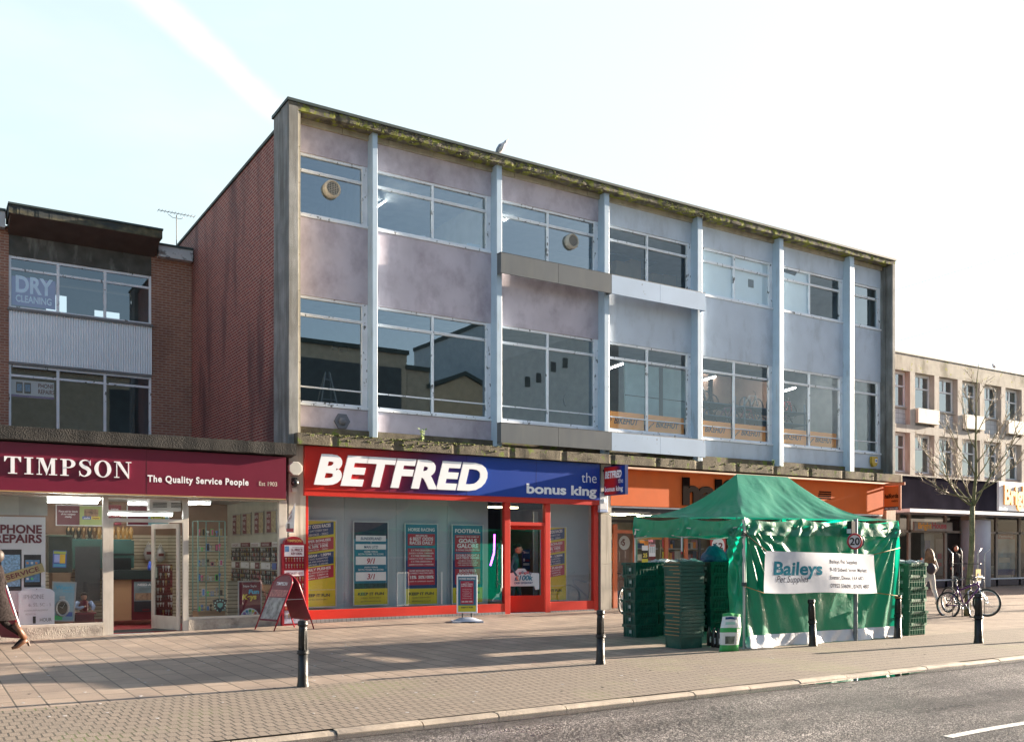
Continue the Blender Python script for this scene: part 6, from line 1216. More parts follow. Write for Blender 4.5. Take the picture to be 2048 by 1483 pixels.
Y = YR + .4; q = MB(); q.box(PX(1829, Y), PX(1905, Y), Y, Y + .08, PZ(1860, 1061, Y), PZ(1860, 1043, Y), M('taupe_board', (.30, .27, .25), .6)); q.text('Bright', (PX(1836, Y), Y - .003, PZ(1836, 1056, Y)), .24, M('amber_letters'), w=PX(1863, Y) - PX(1836, Y), bold=.04); q.text('House', (PX(1864, Y), Y - .003, PZ(1864, 1055.5, Y)), .24, M('raspberry_letters', (.42, .03, .06), .5), w=PX(1893, Y) - PX(1864, Y), bold=.04)
tag(q.build('hanging_board'), 'taupe board with amber and raspberry letters above the far right doorway', 'sign')
Y = YR + .9
poster('poster', 'teal screen display in the far right shop window beyond the pillar', PX(1994, Y), PX(2030, Y), .45, 2.4, Y, M('window_teal', (.05, .16, .2), .4, var=.5, scale=2), [(.0, .0, 1, .14, NAV), (.0, .86, 1, 1, MAR), (.1, .3, .7, .42, M('sofa_cream', (.4, .38, .3), .7))], [('Technology', .5, .90, .05, WPR, 'C', .8, .02)])
poster('poster', 'pale poster with a blue disc left of the recessed doorway', PX(1842, Y), PX(1868, Y), .5, 2.3, Y, M('poster_greyteal', (.10, .12, .12), .5, var=.4, scale=2), [(.1, .1, .9, .3, M('poster_cream', (.20, .18, .16), .6)), (.3, .6, .7, .85, NAV)])
poster('poster', 'red and white poster right of the pale disc poster', PX(1872, Y), PX(1886, Y), .5, 2.1, Y, M('poster_cream'), [(.2, .45, .8, .6, PRD), (.2, .25, .8, .35, PRD)])
c = Vector((PX(2012, YR + 1.6), YR + 1.6, 0)); q = MB(); SOF = M('sofa_cream'); q.box(c.x - .9, c.x + .6, c.y, c.y + .7, .15, .45, SOF); q.box(c.x - .9, c.x + .6, c.y + .5, c.y + .75, .45, .85, SOF); q.box(c.x + .45, c.x + .62, c.y - .02, c.y + .7, .2, .65, SOF); tag(q.build('sofa', bevel=.04), 'cream sofa displayed in the far right shop window', 'sofa')

q = MB(); q.box(64.01, 92, -3.8, 14, -.1, 7.6, BR2); fb = thing('added_shade_block', 'unseen brown brick building added beyond the right edge to shade the far pavement', 'building', (78, 5, 0)); q.build('wall', fb)  # unseen block, added and sized to shade the ground at the right
q = MB(); q.box(63.9, 92.1, -3.95, 14.1, 7.6, 7.85, ROOFD); q.build('roof', fb)
for k in range(6):
    for zz in (4.6,): q = MB(); q.box(66 + 4.2 * k, 68.4 + 4.2 * k, -3.84, -3.8, zz, zz + 1.4, M('opp_window', (.03, .04, .05), .2)); q.build('window', fb)
q = MB(); q.box(65, 91, -3.85, -3.8, .3, 2.7, M('opp_window')); q.build('shop_window', fb)
# ================================================================== BUILDINGS ACROSS THE STREET (seen reflected in the upper glass)
YV = 30.9; YO = .84 - YV
def opp(name, lab, x0, x1, h, m, wins=(), gable=None, deep=12):
    root = thing(name, lab, 'building', ((x0 + x1) / 2, YO - deep / 2, 0)); q = MB()
    if gable: q.prism([(x0, YO, 0), (x1, YO, 0), (x1, YO, h), ((x0 + x1) / 2, YO, h + gable), (x0, YO, h)], (0, -deep, 0), m)
    else: q.box(x0, x1, YO - deep, YO, 0, h, m)
    q.build('wall', root); q = MB()
    if not gable: q.box(x0 - .1, x1 + .1, YO - deep, YO + .15, h, h + .25, ROOFD)
    else: q.prism([(x0 - .2, YO + .15, h), ((x0 + x1) / 2, YO + .15, h + gable), (x1 + .2, YO + .15, h), (x1 + .2, YO + .15, h + .25), ((x0 + x1) / 2, YO + .15, h + gable + .25), (x0 - .2, YO + .15, h + .25)], (0, -deep, 0), ROOFD)
    q.build('roof', root)
    for (a, b_, c_, d) in wins: q = MB(); q.box(a, b_, YO, YO + .03, c_, d, M('opp_window', (.03, .04, .05), .2)); q.build('window', root)
OW = M('opposite_wall_tan', (.44, .38, .30), .9, var=.2); OW2 = M('opposite_wall_grey', (.62, .65, .68), .9, var=.1)
a, b_ = PX(560, YV), PX(816, YV); h1 = PZ(720, 697, YV)
opp('flat_roofed_building', 'tall flat roofed building across the street, reflected in the leftmost lower windows', a - 14, b_, h1, OW, [(a - 6 + 0, PX(805, YV), 4, PZ(760, 730, YV))])
a2, b2_ = PX(816, YV) + .02, PX(861, YV); opp('stepped_building', 'lower stepped wing across the street, reflected mid pane of the second lower window', a2, b2_, PZ(838, 740, YV), OW, [(a2 + 1, a2 + 2, 7, 8.5)])
a3, b3_ = b2_ + .02, PX(1000, YV); opp('gabled_building', 'tan building with low pitched roof across the street, reflected in the second lower window', a3, b3_, PZ(868, 778, YV), M('opp_tan_light', (.50, .40, .28), .9, var=.15), [(a3 + .8, a3 + 4.5, 2, 9)], gable=PZ(930, 762, YV) - PZ(930, 778, YV) + .6)
a4, b4_ = b3_ + .02, PX(1240, YV); opp('pale_tower_building', 'tall pale grey building across the street, reflected in the third lower window', a4, b4_, PZ(1070, 645, YV), OW2, [(PX(p, YV), PX(p + 10, YV), PZ(p, y + 20, YV), PZ(p, y, YV)) for p, y in ((1052, 752), (1075, 744), (1104, 722), (1128, 714))])
opp('low_shop_row', 'long low shop row across the street, to the right', b4_ + .02, 88, 7.5, OW, [(b4_ + 3 + 5 * k, b4_ + 6 + 5 * k, 4, 6.4) for k in range(7)])
opp('low_shop_row', 'long low shop row across the street, to the left', -40, a - 14.1, 8.5, OW2, [(-38 + 5 * k, -35 + 5 * k, 4, 6.4) for k in range(5)])
# ================================================================== STREET OBJECTS
# ---- bollards
def bollard_mesh():
    root = thing('bollard', None, None)
    IRON = M('black_iron', (.010, .011, .012), .42, var=.3, scale=12, bump=.25, bscale=90, stain=(.10, .09, .08), sfac=.5, sscale=(12, 12, 12), slo=.6, shi=.68)
    q = MB(); q.lathe([(.075, -.12), (.075, .02), (.068, .05), (.062, .12), (.060, .40)], (0, 0, 0), IRON, 20)
    q.lathe([(.056, .44), (.052, .70), (.050, .74)], (0, 0, 0), IRON, 20)
    for t in range(8): a = t * math.pi / 4; q.cyl((.054 * math.cos(a), .054 * math.sin(a), .45), (.051 * math.cos(a), .051 * math.sin(a), .69), .007, .006, IRON, 5)
    q.build('shaft', root)
    q = MB(); q.lathe([(.06, .398), (.074, .402), (.078, .412), (.070, .42), (.062, .425), (.074, .432), (.074, .44), (.056, .446)], (0, 0, 0), IRON, 20); q.build('collar', root)
    q = MB(); q.lathe([(.050, .735), (.060, .742), (.064, .755), (.064, .768), (.058, .775), (.062, .785), (.060, .800), (.045, .808), (.0, .81)], (0, 0, 0), IRON, 20); q.build('cap', root)
    return root
bol = bollard_mesh(); first = True
for (px, py, lab, lean, s_) in ((606, 1372, 'black iron bollard nearest the camera, in front of the red key cabinet', 0, 1.0), (1201, 1327, 'black iron bollard standing alone in front of the betting shop door', 0, .97),
                          (1626, 1291, 'black iron bollard leaning slightly in front of the white banner', -3.2, 1.0), (1795, 1275, 'black iron bollard at the right end of the tent beside the crates', 1.5, 1.0), (1957, 1285, 'black iron bollard in front of the leaning bicycles', 0, 1.1)):
    g = GP(px, py)
    if first: o = bol; first = False; o.location = g; o['label'] = lab; o['category'] = 'bollard'; o['group'] = 'bollards along the kerb'
    else: o = dup(bol, g, random.uniform(0, 1), lab, 'bollards along the kerb')
    o.scale = (s_, s_, s_)
    if lean: o.rotation_euler = (0, R(lean), 0)
    if px == 1957: b5 = g
for k in (1, 2, 3): dup(bol, (b5.x + 3.4 + 3.7 * k, b5.y - .5 + .1 * k, zh(20, b5.y)), 0, 'black iron bollard out past the right edge, %s further along the kerb' % ('one', 'two', 'three')[k - 1], 'bollards along the kerb')
o = dup(bol, (b5.x + 3.4, b5.y - .55, zh(20, b5.y)), 0, 'black iron bollard just beyond the right edge of the picture', 'bollards along the kerb')

# ---- market tent
TGM = bpy.data.materials.new('green_tent_fabric'); TGM.use_nodes = True
t = TGM.node_tree; n = t.nodes; l = t.links; b_ = n['Principled BSDF']; b_.inputs['Base Color'].default_value = (.001, .205, .125, 1); b_.inputs['Roughness'].default_value = .36; b_.inputs['Specular IOR Level'].default_value = .8
b_.inputs['Coat Weight'].default_value = .12; b_.inputs['Coat Roughness'].default_value = .22
tl = n.new('ShaderNodeBsdfTranslucent'); tl.inputs[0].default_value = (.001, .52, .34, 1); ms = n.new('ShaderNodeMixShader'); ms.inputs[0].default_value = .34; l.new(b_.outputs[0], ms.inputs[1]); l.new(tl.outputs[0], ms.inputs[2])
l.new(ms.outputs[0], n['Material Output'].inputs[0])
c_ = n.new('ShaderNodeTexCoord'); nz = n.new('ShaderNodeTexNoise'); nz.inputs['Scale'].default_value = 5; nz.inputs['Detail'].default_value = 6; nz.inputs['Distortion'].default_value = 1.2; l.new(c_.outputs['Object'], nz.inputs['Vector'])
bp = n.new('ShaderNodeBump'); bp.inputs['Strength'].default_value = .22; bp.inputs['Distance'].default_value = .05; l.new(nz.outputs[0], bp.inputs['Height'])
wv = n.new('ShaderNodeTexNoise'); wv.inputs['Scale'].default_value = 900; l.new(c_.outputs['Object'], wv.inputs['Vector']); bp2 = n.new('ShaderNodeBump'); bp2.inputs['Strength'].default_value = .25; bp2.inputs['Distance'].default_value = .001; l.new(wv.outputs[0], bp2.inputs['Height']); l.new(bp.outputs[0], bp2.inputs['Normal']); l.new(bp2.outputs[0], b_.inputs['Normal'])
g0 = GP(1489, 1297)
TX0, TX1_, TY0, TY1 = 11.72, 15.85, -8.5, -5.65
ze = 2.14; zr_ = 3.02; zv = 1.84; RX0, RX1, RY = 13.15, 14.55, -6.95
tent = thing('market_tent', 'green market gazebo with closed front wall and white hem, standing on the pavement', 'tent', (13.8, -7, zh(13.8, -7)))
A, B_, C_, D_ = Vector((TX0, TY0, ze - .02)), Vector((TX1_, TY0, ze + .0)), Vector((TX1_, TY1, ze + .1)), Vector((TX0, TY1, ze + .08))
P1, P2 = Vector((RX0, RY, zr_)), Vector((RX1, RY, zr_))
def wr(p, s=1.0): return (noise.noise(p * 1.7) * .07 + noise.noise(Vector((p.x * 6, p.y * 2.4, p.z * 2))) * .018) * s
def roof_panel(a, b2, c, d, nu, nv, q):
    nn = (b2 - a).cross(d - a).normalized()
    def f(u, v):
        lo = a.lerp(b2, u); hi = d.lerp(c, u); p = lo.lerp(hi, v)
        e = 4 * u * (1 - u); sag = math.sin(math.pi * v) * .22 + .10 * e * math.sin(math.pi * min(1, v * 1.2)) * .5
        w_ = wr(p) * (math.sin(math.pi * v) ** .5) * (e ** .4)
        w_ += .011 * math.sin(u * 62 * (b2 - a).length / 4 + 3 * math.sin(v * 4 + u * 5)) * (1 - v) ** 1.6 * min(1, v * 6) * (e ** .4)
        return p - Vector((0, 0, sag)) + nn * w_
    q.grid(f, nu, nv, TGM)
q = MB(); roof_panel(A, B_, P2, P1, 70, 34, q); roof_panel(B_, C_, P2, P2, 36, 30, q); roof_panel(C_, D_, P1, P2, 40, 20, q); roof_panel(D_, A, P1, P1, 40, 34, q); q.build('roof', tent)
q = MB()
def valance(a, b2, n_, mids):
    nn = Vector((b2.y - a.y, -(b2.x - a.x), 0)).normalized() * 1
    def f(u, v):
        p = a.lerp(b2, u); seg = u * mids; fr = seg - int(seg) if seg < mids else 1; s_ = math.sin(math.pi * fr)
        drop = .07 * s_ * (1 - v); fold = (.045 * math.sin(fr * 24 + 5 * v) * abs(math.cos(math.pi * fr)) ** 2 * (v) + .02 * noise.noise(Vector((u * 20, v * 2, a.x)))) * 1.1
        return Vector((p.x, p.y, p.z - drop + (zv - .02 - p.z + .01 * math.sin(u * 17)) * v)) + nn * (.012 + fold + .02 * v)
    q.grid(f, n_, 9, TGM)
valance(A, B_, 160, 3); valance(B_, C_, 80, 2); valance(C_, D_, 60, 3); valance(D_, A, 110, 2); q.build('valance', tent)
def wallf(x0, y0, x1, y1, zt_, seed, hem, bul=.10):
    a = Vector((x0, y0, 0)); b2 = Vector((x1, y1, 0)); nn = Vector((y1 - y0, -(x1 - x0), 0)).normalized(); L_ = (b2 - a).length
    def f(u, v):
        p = a.lerp(b2, u); zb = zh(p.x, p.y) + hem; z = zt_ + (zb - zt_) * v; s_ = u * L_
        # folds radiating from the top corners and the gathered rope line, bulge low down
        e1 = math.atan2(s_ + .02, 1.9 * v + .12); e2 = math.atan2(L_ - s_ + .02, 1.9 * v + .12)
        fo = .030 * math.sin(e1 * 30 + seed) * math.exp(-s_ * .9) + .034 * math.sin(e2 * 26 + seed) * math.exp(-(L_ - s_) * .8)
        fo += .022 * math.sin(s_ * 19 + 2.2 * math.sin(v * 3 + s_) + seed) * math.exp(-v * 3.2)
        fo += .030 * noise.noise(Vector((s_ * 1.6 + v * .8, v * 1.2 - s_ * .5, seed))) + .012 * abs(noise.noise(Vector((s_ * 3.4 - v * 2.0, v * 2.4, seed + 4))))
        fo += bul * (.5 - .5 * math.cos(2 * math.pi * min(1, max(0, (v - .1) / .95)))) * (.5 + .5 * math.sin(s_ * 1.9 - .6)) * (u * (1 - u) * 4) ** .5
        fo += .05 * math.sin(s_ * 5 + seed) * max(0, v - .75) * 2
        return Vector((p.x, p.y, z)) + nn * fo
    return f
wf = wallf(TX0 + .02, TY0 - .0, TX1_ - .02, TY0, zv + .16, 1.0, .20)
q = MB(); q.grid(lambda u, v: wf(u, v), 190, 80, TGM); q.build('front_wall', tent)
HEM = M('white_hem_sheet', (.66, .68, .72), .35, var=.1, bump=.6, bscale=12)
q = MB()
def hemf(u, v):
    p = wf(u, 1.0); z0_ = zh(p.x, p.y) + .008; k = .5 + .5 * math.sin(u * 23); return Vector((p.x, p.y - .02 - .06 * v * (1 + .6 * math.sin(u * 19)) - .012 * math.sin(u * 70 + v * 4), p.z + .01 + (z0_ - p.z - .01) * v + .0))
q.grid(hemf, 150, 6, HEM); q.build('hem', tent)
wf2 = wallf(TX1_, -7.7, TX1_, TY1, zv + .1, 3.0, .05, .05); q = MB(); q.grid(wf2, 60, 30, TGM); q.build('side_wall', tent)
wf3 = wallf(TX0 - .02, TY0 + .35, TX0 + .02, TY0, zv + .1, 5.0, .03, .02); q = MB(); q.grid(wf3, 24, 40, TGM); q.build('wall_return', tent)
LEG = M('tent_leg_steel', (.55, .56, .57), .35, .5, var=.1)
for (x, y) in ((TX0, TY0), (TX1_ - .05, TY0 + .05), (TX1_ - .05, TY1 - .03), (TX0 + .02, TY1 - .02)):
    q = MB(); s_ = .021; z0 = zh(x, y); q.box(x - s_, x + s_, y - s_, y + s_, 1.0, ze - .05, LEG); q.box(x - s_ + .005, x + s_ - .005, y - s_ + .005, y + s_ - .005, z0, 1.0, LEG); q.box(x - .03, x + .03, y - .03, y + .03, .97, 1.03, M('grey_clip', (.06, .08, .08), .5)); q.box(x - .03, x + .03, y - .03, y + .03, zv - .03, zv + .03, M('grey_clip')); q.box(x - .07, x + .07, y - .07, y + .07, z0, z0 + .008, LEG); q.build('leg', tent)
q = MB()
for (a, b2) in (((TX0, TY0), (TX0, TY1)), ((TX1_, TY0), (TX1_, TY1)), ((TX0, TY1), (TX1_, TY1))):
    p0, p1 = Vector((*a, 0)), Vector((*b2, 0))
    for k in range(2): m0 = p0.lerp(p1, k / 2); m1 = p0.lerp(p1, (k + 1) / 2); q.cyl(m0 + Vector((0, 0, 1.98)), m1 + Vector((0, 0, 1.80 + .0)), .012, .012, LEG, 6); q.cyl(m0 + Vector((0, 0, 1.80)), m1 + Vector((0, 0, 1.98)), .012, .012, LEG, 6)
q.cyl(P1 + Vector((0, 0, -.05)), P1 + Vector((0, 0, -1.0)), .018, .018, LEG, 6); q.cyl(P2 + Vector((0, 0, -.05)), P2 + Vector((0, 0, -1.0)), .018, .018, LEG, 6); q.build('strut', tent)
q = MB(); RPB = M('red_strap', (.4, .04, .05), .6); x = TX0; q.box(x - .01, x + .01, -7.0, -6.97, 1.55, 1.83, M('white_strap', (.6, .55, .58), .6)); q.box(x - .01, x + .01, -7.0, -6.97, 1.50, 1.549, RPB); q.build('strap', tent)
# weights: white plates at the corners
for (px, py, lab) in ((1497, 1294, 'square white ground plate at the left front corner of the tent'), (1776, 1273, 'square white ground plate at the right front corner of the tent')):
    g = GP(px, py); q = MB(); q.prism([(g.x - .17, g.y - .15, g.z + .005), (g.x + .13, g.y - .17, g.z + .005), (g.x + .17, g.y + .1, g.z + .16), (g.x - .13, g.y + .12, g.z + .17)], (0, .003, .01), WPR); tag(q.build('ground_plate'), lab, 'plate')
# banner with rope
Yb = TY0 - .20
def bp_(px, py, Y=Yb): return Vector((PX(px, Y), Y, PZ(px, py, Y)))
c00, c10, c11, c01 = bp_(1528, 1185), bp_(1755, 1185), bp_(1748, 1108), bp_(1532.5, 1101)
BNM = M('banner_vinyl', (.66, .69, .76), .35, var=.03, bump=.15, bscale=3)
def bpt(u, v, off=0):
    p = c00.lerp(c10, u).lerp(c01.lerp(c11, u), v); w_ = .018 * math.sin(u * 7 + 2 * v) + .012 * noise.noise(Vector((u * 5, v * 2, 3))) - .03 * math.sin(math.pi * u)
    return Vector((p.x, p.y + w_ - off, p.z - .012 * math.sin(math.pi * u * 3) * (1 - v)))
ban = thing('banner', 'white vinyl banner reading Baileys Pet Supplies tied across the tent front', 'banner', c00.lerp(c11, .5) - Vector((0, 0, .4)))
q = MB(); q.grid(lambda u, v: bpt(u, v), 60, 14, BNM); q.build('sheet', ban)
TLT = M('teal_letters', (.035, .21, .29), .9, var=.15, scale=30, spec=.05); CHA = M('charcoal_letters', (.04, .04, .07), .95, spec=.03)
def btext(s_, u, v, hh_, m, w2, bold=0, shear=0):
    q = MB(); vs, fs = textgeo(s_, bold, shear); x0 = min(v_.x for v_ in vs); x1 = max(v_.x for v_ in vs); Lw = (c10 - c00).length; Hh = (c01 - c00).length
    pts = [bpt(u + (v_.x - x0) / (x1 - x0) * w2, v + v_.y / CAPH * hh_, .002) for v_ in vs]; q.add(pts, fs, m); return q
q = btext('Baileys', .075, .45, .30, TLT, .40, .028)
Lb = 7
q.build('title', ban); btext('Pet Supplies', .10, .27, .15, CHA, .26, .0, .25).build('subtitle', ban)
for (s_, v, w2) in (('Baileys Pet Supplies', .74, .28), ('9-10 Sidwell Street Market', .54, .375), ('Exeter, Devon, EX4 6RD', .34, .335), ('07952 536091, 07470 4807', .13, .385)): btext(s_, .545, v, .095, M('grey_letters', (.06, .06, .08), .95, spec=.03), w2, .008).build('address_line', ban)
q = MB()
for (u, v, sx) in ((.115, .60, 1), (.208, .50, 1)):   # paw cut-outs in the title
    c = bpt(u, v, .007); q.cyl(c, c + Vector((0, -.001, 0)), .009, .009, BNM, 10)
q.build('paw_mark', ban)
ROP = M('orange_cord', (.35, .20, .06), .7)
q = MB(); q.tube([c01, Vector((TX0 - .03, TY0 - .03, 1.86))], .009, M('dark_cord', (.08, .05, .03), .8), 5); q.build('cord', ban); q = MB(); q.tube([c00, Vector((TX0 - .03, TY0 - .03, .97))], .007, ROP, 5); q.build('cord', ban); q = MB(); q.tube([c11, Vector((TX1_, TY0 - .05, 1.62))], .007, ROP, 5); q.build('cord', ban)
bl = GP(1795, 1275); q = MB(); q.tube([c10, bl + Vector((0, -.03, .79)), bl + Vector((.06, 0, .75))], .009, ROP, 5); q.build('cord', ban); q = MB(); q.tube([bl + Vector((.07 * math.cos(a), .07 * math.sin(a), .76)) for a in (0, 1, 2, 3, 4, 5, 6.28)], .009, ROP, 5); q.build('cord', ban)
# ---- speed limit sign
g = GP(1711, 1284); g.y = TY0 - .10; g.x = PX(1711, g.y)
root = thing('speed_sign', 'round 20 speed limit sign on a short grey pole poking above the banner', 'sign', (g.x, g.y, zh(g.x, g.y)))
q = MB(); q.cyl((g.x, g.y, zh(g.x, g.y)), (g.x, g.y, PZ(1711, 1037, g.y)), .038, .038, M('grey_pole', (.20, .23, .25), .45, .3, var=.2, scale=9), 16); q.build('pole', root)
c = Vector((PX(1709, g.y - .07), g.y - .07, PZ(1709, 1082, g.y))); dn = Vector((-.45, -1, 0)).normalized(); rx = Vector((-dn.y, dn.x, 0))
q = MB(); q.cyl(c, c - dn * .012, .15, .15, M('sign_back_grey', (.12, .13, .14), .5), 32); q.cyl(c + dn * .0, c + dn * .006, .148, .148, WPR, 32); q.tube([c + dn * .007 + (rx * math.cos(t * .19635) + Vector((0, 0, math.sin(t * .19635)))) * .132 for t in range(32)], .016, M('sign_red', (.45, .02, .03), .4), 6, True)
q.text('20', c + dn * .009 - Vector((0, 0, .062)), .125, BLACK, bold=.02, align='C', w=.19, ax=rx, ay=(0, 0, 1)); q.build('disc', root)
q = MB(); c2 = Vector((PX(1703, g.y), g.y, PZ(1703, 1055, g.y))); q.box(c2.x - .06, c2.x + .04, g.y - .05, g.y + .05, c2.z - .12, c2.z + .12, BLACK); q.box(c2.x - .08, c2.x - .061, g.y - .04, g.y + .04, c2.z - .1, c2.z - .02, WPR); q.build('lamp_housing', root)
c3 = c + Vector((.20, .08, .0)); q = MB(); q.cyl(c3, c3 + Vector((.01, .02, 0)), .13, .13, M('sign_back_grey'), 28); q.build('rear_disc', root)

# ---- crates
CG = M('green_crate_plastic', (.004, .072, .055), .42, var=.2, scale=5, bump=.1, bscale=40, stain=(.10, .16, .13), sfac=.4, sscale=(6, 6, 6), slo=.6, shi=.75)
CGD = M('crate_slot_dark', (.004, .018, .015), .6); TANR = M('crate_tan_edge', (.28, .18, .08), .6)
def crate(nested=False, W=.6, D=.4, H=.235, hv=1, CG=CG):
    """slightly tapered distribution crate with rim, ribs, slots and hand hole"""
    q = MB(); t = .035; z0 = 0; z1 = H; wt = .012
    def ring(x0, x1, y0, y1, z0, x0b, x1b, y0b, y1b, z1, m): q.add([(x0, y0, z0), (x1, y0, z0), (x1, y1, z0), (x0, y1, z0), (x0b, y0b, z1), (x1b, y0b, z1), (x1b, y1b, z1), (x0b, y1b, z1)], [(0, 1, 5, 4), (1, 2, 6, 5), (2, 3, 7, 6), (3, 0, 4, 7)], m)
    ring(t, W - t, t, D - t, z0, .02, W - .02, .02, D - .02, z1 - .05, CG); q.add([(t, t, z0), (W - t, t, z0), (W - t, D - t, z0), (t, D - t, z0)], [(3, 2, 1, 0)], CG)
    ring(t + wt, W - t - wt, t + wt, D - t - wt, .012, .02 + wt, W - .02 - wt, .02 + wt, D - .02 - wt, z1, CG); q.v and None
    q.add([(t, t, .013), (W - t, t, .013), (W - t, D - t, .013), (t, D - t, .013)], [(0, 1, 2, 3)], CG)
    for (a, b2, c, d) in ((0, W, 0, .02), (0, W, D - .02, D), (0, .02, .02, D - .02), (W - .02, W, .02, D - .02)): q.box(a, b2, c, d, z1 - .05, z1, CG)
    if nested: q.box(-.004, .0, .04, D - .04, z1 - .018, z1 - .004, TANR)
    else:
        for k in range(7): x = .05 + (W - .1) * k / 6; q.box(x - .004, x + .004, .0155, .03, .02, z1 - .051, CG)
        for k in range(6): x = .15 + .06 * k; q.box(x, x + .03, -.002, .0, z1 - .04, z1 - .012, CGD)
        for k in range(5): x = .16 + .06 * k; q.box(x, x + .012, .013, .03, z1 - .095, z1 - .06, CGD)
        q.box(.0 - .003, -.0, D * .34, D * .66, z1 - .042, z1 - .018, CGD)
        q.box(.05, W - .05, .0145, .03, .10, .108, CG)
        for k in range(5): y = .05 + (D - .1) * k / 4; q.box(.0155, .03, y - .004, y + .004, .02, z1 - .051, CG)
        q.box(-.0025, -.0005, D * .3, D * .45, z1 - .16, z1 - .10, M('crate_label', (.3, .38, .35), .5)) if hv else None
        # stacking clips at the rim
        for x in (.06, W - .12): q.box(x, x + .06, -.012, -.0025, z1 - .03, z1 + .012, CG)
    for (a, b2) in ((.02, .02), (W - .05, .02), (.02, D - .05), (W - .05, D - .05)): q.box(a, a + .03, b2, b2 + .03, .002, z1 - .052, CG)
    return q
CGL = M('sunlit_green_crate', (.035, .17, .095), .5, var=.2, scale=6)  # lighter copy of the crate green, sunlight put into its colour
def crate_thing(nested, W, D, hv=1):
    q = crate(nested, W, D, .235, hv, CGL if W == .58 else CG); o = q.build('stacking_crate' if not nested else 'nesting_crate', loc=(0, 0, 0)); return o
ORD = ['top', 'second', 'third', 'fourth', 'fifth', 'sixth', 'seventh', 'eighth', 'ninth', 'tenth', 'eleventh', 'twelfth', 'thirteenth', 'fourteenth', 'fifteenth', 'sixteenth', 'seventeenth', 'eighteenth', 'nineteenth', 'twentieth', 'twenty-first', 'twenty-second']
protos = {}
def stack(px, py, n_, W, D, where, nested=False, dz=.232, hide=0, pos=None, skip=0, group=None, jit=.012):
    g = pos if pos is not None else GP(px, py); key = (nested, W, D)
    for k in range(skip, n_):
        if key not in protos: protos[key] = o = crate_thing(nested, W, D)
        else: o = protos[key].copy(); COL.objects.link(o)
        top = n_ - 1 - k
        o.location = (g.x + random.uniform(-jit, jit), g.y + random.uniform(-jit, jit), zh(g.x, g.y) + k * dz + .002); o.rotation_euler = (0, 0, R(random.uniform(-2.2, 2.2)))
        lb_ = 'green %s, %s %s' % ('nested crate' if nested else 'crate', ('top' if top == 0 else 'bottom' if k == 0 else ORD[top] + ' from the top'), where)
        tag(o, lb_, 'crate', group)
    return g, zh(g.x, g.y) + n_ * dz
gA, zA = stack(1271, 1275, 6, .6, .4, 'of the leftmost stack of six', group='stacked green crates')
gB, zB = stack(1362, 1298, 21, .52, .42, 'of the tall nested stack', nested=True, dz=.0605, group='nested green crates')
gC, zC = stack(1421, 1263, 6, .6, .4, 'of the stack under the blue bag', group='stacked green crates')
gC2, zC2 = stack(0, 0, 6, .6, .4, 'of the stack behind the tent leg', pos=Vector((gC.x + .66, gC.y + .05, 0)), group='stacked green crates')
gA2, zA2 = stack(0, 0, 6, .6, .4, 'of the stack under the white packets', pos=Vector((gA.x + .68, gA.y + .12, 0)), group='stacked green crates')
gA3, zA3 = stack(0, 0, 6, .6, .4, 'of the stack directly behind the nested crates', pos=Vector((gA.x + 1.34, gA.y + .2, 0)), group='stacked green crates')
gA4, zA4 = stack(0, 0, 4, .6, .4, 'of the low stack right of the nested crates', pos=Vector((gA.x + 2.02, gA.y + .35, 0)), group='stacked green crates')
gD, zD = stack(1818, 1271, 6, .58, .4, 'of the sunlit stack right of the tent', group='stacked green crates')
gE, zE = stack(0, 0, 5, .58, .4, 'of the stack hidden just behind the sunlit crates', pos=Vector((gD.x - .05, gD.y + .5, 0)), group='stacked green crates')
# packets and bags on the stacks
random.seed(11); PKT = M('white_packet_film', (.62, .66, .70), .25, var=.3, scale=20)
def heap(g, z, W, D, n_, mats, name, lab, cat, s_=.09):
    q = MB()
    for k in range(n_):
        c = Vector((g.x + random.uniform(.1, W - .1), g.y + random.uniform(.06, D - .06), z + random.uniform(.0, .05))); a = random.uniform(0, 3.14); d = Vector((math.cos(a), math.sin(a), random.uniform(-.3, .4))) * s_; e = Vector((-math.sin(a), math.cos(a), random.uniform(-.2, .3))) * s_ * .6; u_ = Vector((0, 0, .02)); m = random.choice(mats)
        q.prism([c - d - e, c + d - e, c + d + e, c - d + e], u_, m)
    o = q.build(name); return tag(o, lab, cat, kind='stuff')
heap(gA2, zA2 - .02, 1.2, .4, 46, [PKT, PKT, M('grey_packet', (.3, .33, .36), .3)], 'pet_food_packets', 'pile of white and silver packets on top of the crate stacks left of the tent', 'packets')
heap(gD, zD - .02, .58, .4, 26, [PKT], 'paper_bags', 'crumpled white paper bags on top of the sunlit crates', 'bags', .08)
BLU = M('blue_bag_plastic', (.03, .12, .27), .35, var=.2, scale=12, bump=.8, bscale=18)
for (g, z, lab, sx) in ((gC, zC, 'blue plastic bag on the crate stack under the tent, left one', 1), (gC2, zC2, 'blue plastic bag on the crates behind the tent leg, right one', 1.1)):
    root = thing('plastic_bag', lab, 'bag', (g.x + .3, g.y + .2, z - .06)); q = MB()
    q.ball((g.x + .3, g.y + .2, z + .08), (.30 * sx, .2, .20), BLU, 30, 18, lambda p, d: p * (1 + .14 * noise.noise(d * 3.1 + Vector((sx * 3, 0, 0))) + .06 * noise.noise(d * 8)) + Vector((0, 0, .06 * max(0, d.z) ** 6))); q.build('sack', root)
    q = MB(); q.lathe([(.05, .24), (.018, .30), (.035, .35), (.045, .37)], (g.x + .32, g.y + .2, z), BLU, 10); q.build('knot', root)
